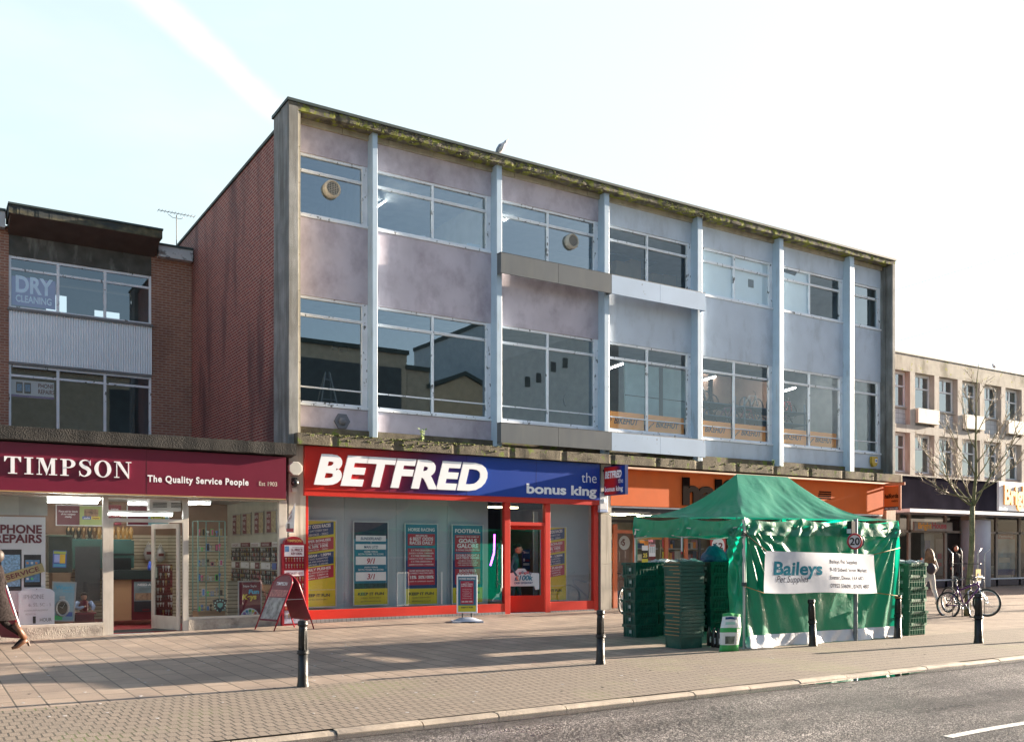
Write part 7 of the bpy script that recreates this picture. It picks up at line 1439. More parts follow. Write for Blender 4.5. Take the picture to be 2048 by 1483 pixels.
# pet food sack and bottles on the ground
g = GP(1458, 1303); root = thing('pet_food_sack', 'white and green printed pet food sack leaning by the tent leg', 'sack', g)
SW_ = M('sack_white', (.66, .69, .68), .35, var=.08, scale=9, bump=.3, bscale=14); SG = M('sack_green', (.03, .32, .08), .35, var=.15, scale=10); ang = R(-18)
def sackf(y, m, u0, u1, v0, v1):
    W_, H_, T_ = .36, .63, .08
    def f(u, v):
        uu = u0 + (u1 - u0) * u; vv = v0 + (v1 - v0) * v; x = (uu - .5) * W_ * (1 - .06 * math.sin(vv * 9) - .16 * max(0, vv - .75) * 2) + .05 * vv; z = vv * H_ * (1 - .07 * abs(uu - .35) * vv); b2 = T_ * (math.sin(math.pi * uu) ** .5 if 0 < uu < 1 else 0) * (math.sin(math.pi * min(1, vv * .96 + .04)) ** .4 if vv < 1 else .15)
        p = Vector((x, y * (b2 + .003) + .01 * noise.noise(Vector((uu * 4, vv * 4, y))), z)); p = Matrix.Rotation(ang, 4, 'Z') @ p; return p + g + Vector((.10, .10, 0)) + Vector((0, 0, .0))
    return f
for y, regs in ((-1, ((0, 1, 0, .17, SG), (0, 1, .17, .50, SW_), (0, 1, .50, .62, SG), (0, 1, .62, .92, SW_), (0, 1, .92, 1, SG))), (1, ((0, 1, 0, 1, SW_),))):
    q = MB()
    for (u0, u1, v0, v1, m) in regs: q.grid(sackf(y, m, u0, u1, v0, v1), 16, 8 if y < 0 else 24, m, flip=(y > 0))
    if y < 0:
        def on(u, v, off=.006): p = sackf(-1, None, u, u, v, v)(0, 0); return p + Matrix.Rotation(ang, 4, 'Z') @ Vector((0, -off, 0))
        for (u0, u1, v0, v1, m, o_) in ((.18, .62, .20, .40, M('sack_photo', (.15, .19, .15), .4, var=.7, scale=9), .004), (.12, .7, .84, .90, NAV, .005), (.15, .6, .70, .77, M('mint_print', (.35, .62, .52), .4), .005), (.70, .93, .2, .6, M('print_small', (.5, .52, .52), .5, var=.4, scale=60), .004)):
            q.grid(lambda a, c, u0=u0, u1=u1, v0=v0, v1=v1, o_=o_: on(u0 + (u1 - u0) * a, v0 + (v1 - v0) * c, o_), 6, 6, m)
    q.build('front_print' if y < 0 else 'sack_back', root)
for i, (px, py) in enumerate(((1419, 1290), (1428, 1293), (1437, 1294))):
    g = GP(px, py); q = MB(); q.lathe([(.045, 0), (.048, .02), (.048, .22), (.03, .27), (.018, .29), (.018, .33)], g, BLACK, 12); q.box(g.x - .035, g.x + .02, g.y - .051, g.y - .044, g.z + .06, g.z + .16, PKT)
    tag(q.build('drink_bottle'), 'dark bottle with a pale label on the ground by the sack, %s' % ('left one', 'middle one', 'right one')[i], 'bottle', 'dark bottles beside the pet food sack')

# ---- pavement sign on a plastic base
g = GP(934, 1243); root = thing('pavement_sign', 'small framed HORSE RACING sign on a grey moulded base in front of the betting shop', 'sign', g)
PLA = M('grey_plastic_base', (.36, .40, .48), .45, var=.08); rot = R(-24); mt = Matrix.Translation(g) @ Matrix.Rotation(rot, 4, 'Z')
q = MB(); q.grid(lambda u, v: (lambda x, y: (x, y, .012 + .10 * max(0, 1 - (abs(x) / .34) ** 2.2) * max(0, 1 - (abs(y) / .24) ** 2)))((u - .5) * .66 * (1 + .10 * math.cos((v - .5) * 2 * math.pi + math.pi)), (v - .5) * .46), 24, 18, PLA)
for x in (-.25, .25): q.box(x - .09, x + .09, -.25, .25, 0, .035, PLA)
for v in q.v: v.xyz = mt @ v
q.build('base', root)
q = MB(); 
for x in (-.10, .10): q.cyl((x, 0, .08), (x, 0, .22), .018, .018, BLACK, 8)
for v in q.v: v.xyz = mt @ v
q.build('spring_post', root)
q = MB(); hw = .20; z0, z1 = .20, 1.04
q.box(-hw - .03, -hw, -.025, .025, z0, z1, WHITE); q.box(hw, hw + .03, -.025, .025, z0, z1, WHITE); q.box(-hw, hw, -.025, .025, z0, z0 + .03, WHITE); q.box(-hw, hw, -.025, .025, z1 - .03, z1, WHITE)
for v in q.v: v.xyz = mt @ v
q.build('frame', root, bevel=.006)
q = MB(); q.box(-hw, hw, -.012, .012, z0 + .03, z1 - .03, TEL); q.box(-hw, hw, -.014, -.0125, z0 + .03, z0 + .17, YEL); q.box(-hw * .72, hw * .72, -.0145, -.0125, z0 + .2, z1 - .13, PRD)
q.text('HORSE RACING', (0, -.016, z1 - .10), .045, WPR, w=.36, bold=.03, align='C'); q.text('MINIMUM', (0, -.016, z1 - .17), .014, WPR, align='C'); q.text('6 BEST ODDS', (0, -.016, z1 - .215), .03, WPR, w=.25, bold=.02, align='C'); q.text('RACES DAILY', (0, -.016, z1 - .255), .03, WPR, w=.25, bold=.02, align='C')
for k, t_ in enumerate(('3 X THE ODDS ON A', 'LUCKY 15', '4 X THE ODDS ON A', 'LUCKY 31', '5 X THE ODDS ON A', 'LUCKY 63')): q.text(t_, (0, -.016, z1 - .32 - .04 * k), .018, WPR, w=.2, align='C', bold=0)
q.text('15% 50% 100%', (0, -.016, z0 + .24), .03, WPR, w=.24, bold=.03, align='C'); q.text('KEEP IT FUN', (0, -.017, z0 + .11), .03, DKL, w=.26, bold=.04, align='C')
for v in q.v: v.xyz = mt @ v
q.build('poster_panel', root)
# ---- A-board
ABR = M('a_board_red', (.30, .012, .03), .3); L1, L2, R1 = GP(528, 1260), GP(545, 1263), GP(623, 1258)
root = thing('a_board', 'red framed arched A-board standing open beside the red key cabinet', 'a-board', (L1 + R1) / 2)
wdir = (L2 - L1); wl = .62; wdir = Vector((.35, -1, 0)).normalized(); base = L1.lerp(L2, .5) + Vector((0, .25, 0)); A0 = base - wdir * wl / 2; A1 = base + wdir * wl / 2
up = Vector((PX(572, base.y) - base.x, 0, 1.13)); 
def arch(P0, P1, U_, n_=12):
    pts = [P0]
    for k in range(n_ + 1): t = math.pi * k / n_; c = P0.lerp(P1, .5) + U_ * .80; pts.append(c - (P1 - P0) * .5 * math.cos(t) + U_ * .20 * math.sin(t))
    return pts + [P1]
R0 = Vector((R1.x, base.y, R1.z)); B0, B1 = R0 - wdir * wl / 2, R0 + wdir * wl / 2; up2 = Vector((base.x + up.x - R0.x, 0, 1.13))
q = MB(); q.tube(arch(A0, A1, up), .014, ABR, 8); q.build('front_frame', root); q = MB(); q.tube(arch(B0, B1, up2), .014, ABR, 8); q.build('rear_frame', root)
q = MB(); nn = (A1 - A0).cross(up).normalized() * -.008; fp = [A0 + up * .17, A1 + up * .17] + arch(A0, A1, up)[-2:0:-1]; q.prism([p for p in fp], nn, MAR)
def onb(u, v, off=.006): return A0.lerp(A1, u) + up * v
sgn = 1 if nn.x < 0 else -1
no = nn.normalized() * (.006 if nn.x < 0 else -.006)
for (u0, u1, v0, v1, m) in ((.06, .94, .20, .58, M('aboard_photo', (.25, .25, .25), .5, var=.7, scale=9)), (.06, .94, .60, .72, M('aboard_grid', (.35, .12, .12), .5, var=.6, scale=20))): q.add([onb(u0, v0) + no + (nn if nn.x < 0 else Vector()), onb(u1, v0) + no + (nn if nn.x < 0 else Vector()), onb(u1, v1) + no + (nn if nn.x < 0 else Vector()), onb(u0, v1) + no + (nn if nn.x < 0 else Vector())], [(0, 1, 2, 3)], m)
q.text('TIMPSON', onb(.5, .80) + no * 1.5 + (nn if nn.x < 0 else Vector()), .07, WPR, w=.36, bold=.02, align='C', ax=wdir, ay=up.normalized()); q.build('front_panel', root)
q = MB(); nb = (B1 - B0).cross(up2).normalized() * .008; q.prism([B0 + up2 * .17, B1 + up2 * .17] + arch(B0, B1, up2)[-2:0:-1], nb, MAR); q.build('rear_panel', root)
q = MB(); q.cyl(onb(.95, .55), B1 + up2 * .55, .006, .006, ALU, 6); q.build('stay', root)
# second A-board: only its striped edge and foot show behind the walking person
g2 = GP(50, 1287); root = thing('a_board', 'leaning red and white edged board behind the walking person at the left edge', 'a-board', g2)
tp = Vector((PX(12, g2.y), g2.y + .0, PZ(12, 1170, g2.y))); q = MB(); q.tube([g2 + Vector((0, 0, .01)), tp], .016, WPR, 6); q.tube([g2 + Vector((-.03, .0, .01)), tp + Vector((-.03, 0, 0))], .016, ABR, 6); q.build('frame', root)
q = MB(); bk = Vector((-.35, .5, 0)); q.prism([g2 + Vector((-.05, .02, .1)), tp + Vector((-.05, .02, 0)), tp + bk + Vector((0, 0, -.0)), g2 + bk + Vector((0, 0, .1))], (0, .01, 0), MAR); q.build('panel', root)
# ---- red key cabinet against the pier
Yk = -.16; kx0, kx1 = PX(565, Yk), PX(611, Yk); kz0 = PZ(590, 1250, Yk); kz1 = PZ(590, 1084, Yk)
root = thing('key_cabinet', 'tall red key display cabinet with arched top standing against the pier', 'cabinet', ((kx0 + kx1) / 2, Yk, kz0)); w_ = kx1 - kx0; cx = (kx0 + kx1) / 2
KR = M('cabinet_red', (.26, .010, .025), .35); q = MB()
prf = [(kx0, kz0), (kx1, kz0), (kx1, kz1 - .03)] + [(cx + w_ * .42 * math.cos(math.pi * k / 10), kz1 - .03 + .16 * math.sin(math.pi * k / 10)) for k in range(11)] + [(kx0, kz1 - .03)]
q.prism([(a, Yk, c) for a, c in prf], (0, .13, 0), KR); q.box(kx0 - .01, kx1 + .01, Yk - .012, Yk - .0005, kz0, kz0 + .03, KR); q.box(kx0 - .01, kx0 + .03, Yk - .02, Yk - .0005, kz0 + .03, kz1 - .03, KR); q.box(kx1 - .03, kx1 + .01, Yk - .02, Yk - .0005, kz0 + .03, kz1 - .03, KR); q.build('carcass', root)
q = MB(); H_ = kz1 - kz0; q.text('TIMPSON', (cx, Yk - .004, kz1 + .01), .05, M('gold_letters', (.5, .38, .12), .4), w=w_ * .62, bold=.02, align='C'); q.build('lettering', root)
q = MB(); a0, a1 = kx0 + .04, kx1 - .04; q.box(a0, a1, Yk - .01, Yk - .001, kz1 - .30, kz1 - .06, WPR); q.text('½ PRICE', (a1 - .03, Yk - .013, kz1 - .19), .055, MAR, w=w_ * .5, bold=.03, align='R'); q.text('KEY DEAL', (a1 - .03, Yk - .013, kz1 - .265), .05, MAR, w=w_ * .5, bold=.03, align='R'); q.text('ASK ABOUT OUR', (a1 - .03, Yk - .013, kz1 - .115), .02, MAR, w=w_ * .45, align='R'); q.box(a0 + .01, a0 + .10, Yk - .013, Yk - .011, kz1 - .2, kz1 - .08, SCR); q.build('notice', root); q = MB()
q.box(a0, a1, Yk - .01, Yk - .001, kz1 - .72, kz1 - .60, WPR); q.text('SPECIALIST KEYS', (cx, Yk - .013, kz1 - .685), .042, MAR, w=w_ * .72, bold=.02, align='C'); q.build('notice', root); q = MB(); q.box(a0, a1, Yk - .01, Yk - .001, kz1 - 1.36, kz1 - 1.25, WPR); q.text('CAR KEYS & PARTS', (cx, Yk - .013, kz1 - 1.33), .035, MAR, w=w_ * .72, bold=.02, align='C')
q.build('notice', root); q = MB(); q.box(a0, a1, Yk - .01, Yk - .001, kz0 + .05, kz0 + .33, M('car_card', (.30, .32, .42), .4, var=.5, scale=12)); q.text('LOST YOUR', (cx + .05, Yk - .013, kz0 + .24), .03, MAR, align='C', bold=.01); q.text('LOCK?', (cx + .06, Yk - .013, kz0 + .18), .04, MAR, align='C', bold=.02); q.build('notice', root)
random.seed(8); q = MB()
for (zt_, rows) in ((kz1 - .34, 2), (kz1 - .76, 3), (kz1 - 1.40, 2)):
    for r_ in range(rows):
        for c_ in range(7):
            x = a0 + .03 + (a1 - a0 - .06) * c_ / 6; z = zt_ - .14 * r_; m = random.choice(KM[:2]); q.cyl((x, Yk - .02, z), (x, Yk - .026, z), .017, .017, m, 8); q.box(x - .005, x + .005, Yk - .024, Yk - .018, z - .07, z - .015, m); q.box(x, x + .012, Yk - .024, Yk - .018, z - .07, z - .05, m)
tag(q.build('keys', root), kind='stuff')
# flag sign on the pier
q = MB(); Xf = PX(573, -.1); y1 = YX(590, Xf); zt_, zm, zb_ = PZ(573, 1042, -.02), PZ(590, 1005, y1), PZ(580, 1062, -.3)
q.prism([(Xf, -.02, zt_ - .08), (Xf, y1, zm), (Xf, y1 + .08, zm - .62), (Xf, -.10, zb_ - .02)], (.008, 0, 0), WPR); d = Vector((0, -1, .42)).normalized(); q.text('PHONE', (Xf - .003, -.22, zb_ + .30), .06, MAR, bold=.02, ax=d, ay=(0, 0, 1), w=.24); q.text('REPAIRS', (Xf - .003, -.22, zb_ + .20), .06, MAR, bold=.02, ax=d, ay=(0, 0, 1), w=.24); q.add([(Xf - .002, -.1, zb_), (Xf - .002, y1 + .08, zm - .61), (Xf - .002, y1 + .075, zm - .53), (Xf - .002, -.1, zb_ + .07)], [(0, 1, 2, 3)], PRD); q.box(Xf - .004, Xf - .001, -.30, -.16, zb_ + .06, zb_ + .17, PHB)
tag(q.build('flag_sign'), 'small white phone repairs flag sign projecting from the pier above the red cabinet', 'sign')

# ---- bicycles
def bike(name, lab, frame_m, loc, heading, lean=0, steer=0, fork_m=None, group=None, guards=False):
    """side view along local x: rear wheel at -.52, front wheel at +.52"""
    root = thing(name, lab, 'bicycle', loc, group); Rw = .335
    RIM = M('rim_alloy', (.5, .52, .54), .3, .7); SPK = M('spoke', (.45, .46, .48), .35, .6)
    def wheel(cx, st=0, nm='wheel'):
        mt = Matrix.Translation((cx, 0, Rw)) @ Matrix.Rotation(st, 4, 'Z')
        o = thing(nm, None, None); o.parent = root
        def circ(r, k=36): return [mt @ Vector((r * math.cos(6.2832 * i / k), 0, r * math.sin(6.2832 * i / k))) for i in range(k)]
        q = MB(); q.tube(circ(Rw - .022), .022, RUB, 8, True); q.v and None; ty = q.build('tyre', None, loc=(0, 0, 0)); ty.parent = o
        q = MB(); q.tube(circ(Rw - .052), .011, RIM, 6, True)
        for i in range(28):
            a = 6.2832 * i / 28; s_ = .028 * (1 if i % 2 else -1); q.cyl(mt @ Vector((.02 * math.cos(a + 1.2), s_, .02 * math.sin(a + 1.2))), mt @ Vector(((Rw - .055) * math.cos(a), 0, (Rw - .055) * math.sin(a))), .0016, .0016, SPK, 3, False)
        q.cyl(mt @ Vector((0, -.04, 0)), mt @ Vector((0, .04, 0)), .02, .02, RIM, 8); r_ = q.build('rim', None, loc=(0, 0, 0)); r_.parent = o
    wheel(-.52); wheel(.52, steer)
    BB = Vector((-.08, 0, .29)); ST_ = Vector((-.22, 0, .78)); HT = Vector((.33, 0, .84)); HB = Vector((.36, 0, .70)); RA = Vector((-.52, 0, Rw)); FA = Vector((.52, 0, Rw))
    q = MB(); q.tube([BB, ST_], .017, frame_m, 8); q.tube([HB, BB], .022, frame_m, 8); q.tube([HT - Vector((0, 0, .03)), ST_.lerp(BB, .22)], .019, frame_m, 8); q.tube([HT, HB], .022, frame_m, 8)
    for s_ in (-1, 1): q.tube([BB + Vector((0, .03 * s_, 0)), RA + Vector((0, .055 * s_, 0))], .010, frame_m, 6); q.tube([ST_.lerp(BB, .15), RA + Vector((0, .055 * s_, 0))], .009, frame_m, 6)
    me = q.build('frame', None, loc=(0, 0, 0)); me.parent = root
    mt = Matrix.Translation(HB) @ Matrix.Rotation(steer, 4, 'Z') @ Matrix.Translation(-HB); q = MB(); fm_ = fork_m or frame_m
    for s_ in (-1, 1): q.tube([mt @ p for p in (HB + Vector((.0, 0, -.01)), HB + Vector((.02, .055 * s_, -.05)), FA + Vector((-.03, .055 * s_, .1)), FA + Vector((0, .055 * s_, 0)))], .013, fm_, 8)
    o = q.build('fork', None, loc=(0, 0, 0)); o.parent = root
    q = MB(); q.tube([mt @ p for p in (HT, HT + Vector((-.02, 0, .10)), HT + Vector((.05, 0, .12)))], .013, ALU, 8)
    q.tube([mt @ (HT + Vector(p)) for p in ((.0, -.30, .15), (.05, -.12, .13), (.06, 0, .12), (.05, .12, .13), (.0, .30, .15))], .011, BLACK, 8)
    for s_ in (-1, 1): q.cyl(mt @ (HT + Vector((.0, .30 * s_, .15))), mt @ (HT + Vector((.02, .18 * s_, .14))), .016, .016, RUB, 8); q.tube([mt @ (HT + Vector((.05, .15 * s_, .13))), mt @ (HT + Vector((.07, .24 * s_, .09)))], .006, ALU, 5)
    q.tube([mt @ (HT + Vector((.07, .05, .12))), mt @ (HT + Vector((.16, .02, .02))), mt @ (HT + Vector((.10, 0, -.2)))], .004, BLACK, 4)
    o = q.build('handlebar', None, loc=(0, 0, 0)); o.parent = root
    q = MB(); sp = ST_ + (ST_ - BB).normalized() * .14; q.tube([ST_, sp], .013, ALU, 8); q.grid(lambda u, v: (lambda w2: sp + Vector((-.13 + .26 * u, (v - .5) * 2 * w2, .035 - .03 * abs(v - .5) * 2 + .012 * (1 - u))))(.07 * (1 - u) ** .8 + .022), 12, 6, BLACK); q.grid(lambda u, v: (lambda w2: sp + Vector((-.13 + .26 * u, (v - .5) * 2 * w2, .0)))(.06 * (1 - u) ** .8 + .018), 12, 6, BLACK, flip=True)
    o = q.build('saddle', None, loc=(0, 0, 0)); o.parent = root
    q = MB(); c = BB + Vector((0, -.045, 0)); q.tube([c + Vector((.085 * math.cos(6.2832 * i / 24), 0, .085 * math.sin(6.2832 * i / 24))) for i in range(24)], .006, ALU, 5, True)
    for i in range(5): a = 6.2832 * i / 5; q.cyl(c, c + Vector((.085 * math.cos(a), 0, .085 * math.sin(a))), .008, .006, ALU, 5)
    q.cyl(BB + Vector((0, -.07, 0)), BB + Vector((0, .07, 0)), .018, .018, BLACK, 8)
    for s_ in (-1, 1): e = BB + Vector((.10 * s_, -.07 * s_ * -1 if False else .075 * s_, -.13 * s_)); q.cyl(BB + Vector((0, .07 * s_, 0)), e, .010, .008, ALU, 6); q.box(e.x - .04, e.x + .04, e.y, e.y + .08 * s_, e.z - .01, e.z + .01, BLACK)
    q.cyl(RA + Vector((0, -.05, 0)), RA + Vector((0, -.03, 0)), .045, .035, BLACK, 12); q.tube([BB + Vector((0, -.045, .085)), RA + Vector((0, -.045, .045))], .004, BLACK, 4); q.tube([BB + Vector((0, -.045, -.085)), RA + Vector((.03, -.045, -.12)), RA + Vector((0, -.045, -.045))], .004, BLACK, 4)
    o = q.build('crank', None, loc=(0, 0, 0)); o.parent = root
    if guards:
        for cx in (-.52, .52): q = MB(); q.tube([Vector((cx + (Rw + .02) * math.cos(R(a)), 0, Rw + (Rw + .02) * math.sin(R(a)))) for a in (range(15, 175, 16) if cx < 0 else range(40, 200, 16))], .014, BLACK, 6); o = q.build('mudguard', None, loc=(0, 0, 0)); o.parent = root
    root.rotation_mode = 'ZYX'; root.rotation_euler = (lean, 0, heading); return root
PURP = M('bike_purple', (.11, .02, .16), .3, var=.1); BWH = M('bike_silver_white', (.55, .60, .66), .3, var=.05); BLF = M('bike_blue', (.01, .10, .36), .3)
ga = GP(1893, 1231); gb = GP(1983, 1238); hd = math.atan2(gb.y - ga.y, gb.x - ga.x); mid_ = (ga + gb) / 2; mid_.z = zh(0 + 12, mid_.y)
bike('bicycle', 'purple and silver bicycle leaning on the thin tree, the nearer of the two', PURP, mid_, hd, R(-6), R(12), BWH)
m2 = mid_ + Vector((.50, .55, 0)); bike('bicycle', 'dark and silver bicycle behind the purple one at the thin tree', M('bike_dark', (.03, .03, .04), .3), m2, hd - R(22), R(5), R(-15), BWH)
Yb_ = -1.2; g = GP(1241, 1222); g = Vector((PX(1246, -1.0) - .1, -1.0, zh(14, -1.0))); bike('bicycle', 'bright blue bicycle half hidden behind the leftmost crates', BLF, g + Vector((.50, .0, 0)), R(180 + 12), R(4), R(18), BWH)
# ---- tree with guard
rt = random.Random(21); BARK = M('young_tree_bark', (.17, .16, .085), .85, var=.35, scale=16, bump=.6, bscale=60, stain=(.10, .13, .04), sfac=.6, sscale=(8, 8, 3)); TWG = M('twig_bark', (.24, .19, .13), .6, var=.3, scale=20)
g = GP(1934, 1231); Yt = g.y; root = thing('bare_tree', 'slender leafless young tree in front of the far right shops', 'tree', g)
fork = Vector((PX(1947, Yt), Yt, PZ(1947, 1012, Yt))); topp = Vector((PX(1949, Yt), Yt - .1, PZ(1949, 728, Yt)))
q = MB(); pts = [g]; 
for k in range(1, 9): t_ = k / 8; pts.append(g.lerp(fork, t_) + Vector((.03 * math.sin(t_ * 5), .02 * math.sin(t_ * 7), 0)))
q.tube(pts, [.08 - .022 * k / 8 for k in range(9)], BARK, 12)
lead = [fork.lerp(topp, k / 9) + Vector((.06 * math.sin(k * 1.3), .05 * math.cos(k), 0)) for k in range(10)]; lead[0] = fork
q.tube(lead, [.042 * (1 - k / 9.6) + .003 for k in range(10)], BARK, 8); q.build('trunk', root)
q = MB(); tips = [0]
def branch(p, d, ln, r, lev):
    n_ = max(3, int(ln / .14)); pts = [p]; dd = d.normalized()
    for k in range(n_): dd = (dd + Vector((rt.uniform(-.14, .14), rt.uniform(-.14, .14), .045 + rt.uniform(-.08, .1)))).normalized(); pts.append(pts[-1] + dd * ln / n_)
    q.tube(pts, [r * (1 - .8 * k / n_) + .0015 for k in range(n_ + 1)], BARK if lev == 0 else TWG, 6 if lev < 2 else 4)
    if lev >= 3 or ln < .16: return
    m_ = {0: 7, 1: 4, 2: 3}[lev]
    for j in range(m_):
        k = int(n_ * (.25 + .7 * (j + .5) / m_)); k = min(k, n_); a = Vector((rt.uniform(-1, 1), rt.uniform(-1, 1), rt.uniform(-.2, .8))); ndr = ((pts[k] - pts[k - 1]).normalized() * .75 + a.normalized() * .62); branch(pts[k], ndr, ln * rt.uniform(.32, .55) * (1 - .35 * k / n_), r * .42, lev + 1)
for (f_, dx, dy, dz, ln, r) in ((0, -1.0, -.1, .45, 2.1, .034), (0, -.9, .3, 1.0, 2.0, .032), (0, .75, -.1, 1.15, 2.3, .036), (.08, .95, .3, .6, 1.8, .028), (.05, -1.1, -.2, .12, 1.9, .026), (.0, .3, .8, 1.0, 1.8, .028), (.2, -.7, -.3, .95, 1.7, .026), (.3, .7, .1, .9, 1.6, .024), (.4, -.6, .2, 1.0, 1.4, .02), (.5, .55, -.3, .95, 1.2, .018), (.62, -.5, 0, .9, .9, .014), (.72, .45, .1, 1, .8, .012), (.18, .2, -.9, .9, 1.5, .022), (.82, -.3, .1, 1, .6, .01)):
    k = f_ * 9; p = lead[int(k)].lerp(lead[min(9, int(k) + 1)], k - int(k)); branch(p, Vector((dx * ST + dy * CT, -dx * CT + dy * ST, dz)), ln, r * .68, 0)
q.build('crown', root)
for k, (dx, dy, rz) in enumerate(((8.5, -.2, 1.0), (17, .6, 2.2), (13, 3.6, 3.4), (26, -1.6, 4.1))): dup(root, g + Vector((dx, dy, 0)), rz, 'leafless tree added unseen past the right edge to cast shadow stripes, %s of four' % ('first', 'second', 'third', 'fourth')[k], 'added trees casting shadow stripes')  # unseen copies of the tree, added to throw shadow stripes into view
tg = thing('tree_guard', 'thin metal tree guard posts with angled tops around the young tree', 'guard', g)
for (dx, dy) in ((-.42, -.1), (.42, -.1), (-.1, .42), (.2, -.45)):
    q = MB(); p = g + Vector((dx * .8, dy * .8, 0)); q.tube([p, p + Vector((0, 0, 1.55)), p + Vector((dx * .25, dy * .25, 1.68))], .013, STEEL, 6); q.build('post', tg)
q = MB()
for z in (.55, 1.3): q.tube([g + Vector((.34 * math.cos(a * .785), .34 * math.sin(a * .785), z)) for a in range(8)], .008, BLACK, 5, True)
q.build('hoop', tg)
q = MB(); c = Vector((PX(1957, Yt - .1), Yt - .1, PZ(1957, 1150, Yt))); q.box(c.x - .11, c.x + .1, c.y, c.y + .01, c.z - .12, c.z + .16, M('yellow_notice', (.55, .40, .08), .5)); q.box(c.x - .04, c.x + .03, c.y - .003, c.y - .001, c.z - .02, c.z + .06, NAV); q.box(c.x - .11, c.x + .1, c.y, c.y + .01, c.z - .19, c.z - .125, WPR); tag(q.build('notice_board'), 'small yellow notice tied to the tree guard above the bicycles', 'notice')
# slim orange panel leaning by the doorway
gx_ = GP(1899, 1180); q = MB(); q.prism([gx_ + Vector((-.28, 1.2, .0)), gx_ + Vector((.20, 1.2, .0)), gx_ + Vector((.16, 1.2, .9)), gx_ + Vector((-.0, 1.2, 1.3)), gx_ + Vector((-.18, 1.2, .9))], (0, .05, 0), M('burnt_orange', (.38, .09, .03), .6)); tag(q.build('pointed_flag'), 'burnt orange pointed panel standing in front of the far right doorway', 'panel')

# ---- people
def skin_body(root, joints, bones, matfn, name='body', sub=2):
    me = bpy.data.meshes.new(name); ks = list(joints); me.from_pydata([joints[k][0] for k in ks], [(ks.index(a), ks.index(b2)) for a, b2 in bones], [])
    o = bpy.data.objects.new(name, me); COL.objects.link(o); o.modifiers.new('s', 'SKIN'); ss = o.modifiers.new('u', 'SUBSURF'); ss.levels = sub; ss.render_levels = sub
    for i, k in enumerate(ks): r = joints[k][1]; d = me.skin_vertices[0].data[i]; d.radius = r if hasattr(r, '__len__') else (r, r); d.use_root = (i == 0)
    bpy.context.view_layer.update(); m2_ = bpy.data.meshes.new_from_object(o.evaluated_get(bpy.context.evaluated_depsgraph_get())); bpy.data.objects.remove(o)
    mats = []; 
    for p in m2_.polygons:
        m = matfn(p.center)
        if m not in mats: mats.append(m)
        p.material_index = mats.index(m); p.use_smooth = True
    m2_.materials.clear()
    for m in mats: m2_.materials.append(m)
    o2 = bpy.data.objects.new(name, m2_); COL.objects.link(o2); o2.parent = root; return o2
def head(q, c, s_=1, face=(0, -1), skin=None, ears=True):
    fx, fy = Vector((face[0], face[1], 0)).normalized().to_tuple()[:2]; fw = Vector((fx, fy, 0)); sd = Vector((-fy, fx, 0))
    def fn(p, d):
        f_ = Vector((d.x, d.y, 0)).dot(fw); sdv = d.dot(sd); z = d.z; o_ = Vector((0, 0, 0))
        if f_ > 0: o_ += fw * (.012 * math.exp(-((z + .05) / .16) ** 2 - (sdv / .14) ** 2) * 2.0) - fw * .010 * math.exp(-((z - .12) / .1) ** 2) + fw * (.008 * math.exp(-((z + .75) / .2) ** 2))
        o_ += fw * (-.012 if z < -.3 and f_ < 0 else 0)
        return p * (1 - .12 * max(0, -z) ** 1.5 * (abs(sdv))) + o_
    q.ball(c, (.078 * s_, .090 * s_, .118 * s_), skin, 28, 22, fn)
    for e in (-1, 1):
        if ears: q.ball(c + sd * e * .078 * s_ - Vector((0, 0, .005)), (.012, .018, .03), skin, 8, 6)
        q.ball(c + fw * .078 * s_ + sd * e * .03 * s_ + Vector((0, 0, .012)), .008, BLACK, 8, 5)
    q.ball(c + fw * .086 * s_ - Vector((0, 0, .048 * s_)), (.022, .022, .006), M('lip', (.30, .10, .09), .5), 8, 5)
def hand(q, w_, d, side, m, curl=.5):
    """palm at wrist w_, fingers along d, thumb to side"""
    d = Vector(d).normalized(); sd = Vector(side).normalized(); nn = d.cross(sd).normalized(); pc = w_ + d * .045
    q.ball(pc, (.03, .03, .045), m, 10, 8)
    for i, (o_, ln) in enumerate(((-.027, .062), (-.009, .075), (.009, .070), (.026, .054))):
        a = w_ + d * .078 + sd * o_; b2 = a + (d * (1 - curl * .5) + nn * curl * .6).normalized() * ln * .5; c = b2 + (d * (1 - curl) + nn * curl).normalized() * ln * .5; q.tube([w_ + d * .04 + sd * o_ * .8, a, b2, c], [.011, .010, .009, .007], m, 6)
    a = w_ + d * .03 - sd * .03; q.tube([w_ + d * .02 - sd * .015, a, a + (d * .7 - sd * .5).normalized() * .03, a + (d - sd * .2 + nn * .3).normalized() * .052], [.013, .012, .010, .008], m, 6)
SKIN_ = M('skin', (.48, .27, .19), .5, var=.05)
def person(lab, loc, ang, P, cl, extra=None, face=(0, -1), headm=SKIN_):
    """P: joint positions (facing local -Y); cl(center)->material"""
    root = thing('person', lab, 'person', loc); skin_body(root, P['j'], P['b'], cl)
    q = MB(); head(q, Vector(P['head']), 1, face, headm)
    for h in P.get('hands', ()): hand(q, *h)
    o = q.build('head_and_hands', None, loc=(0, 0, 0)); o.parent = root
    for nm, b2 in (extra or {}).items(): o = b2.build(nm.strip(), None, loc=(0, 0, 0)); o.parent = root
    root.rotation_euler = (0, 0, ang); return root
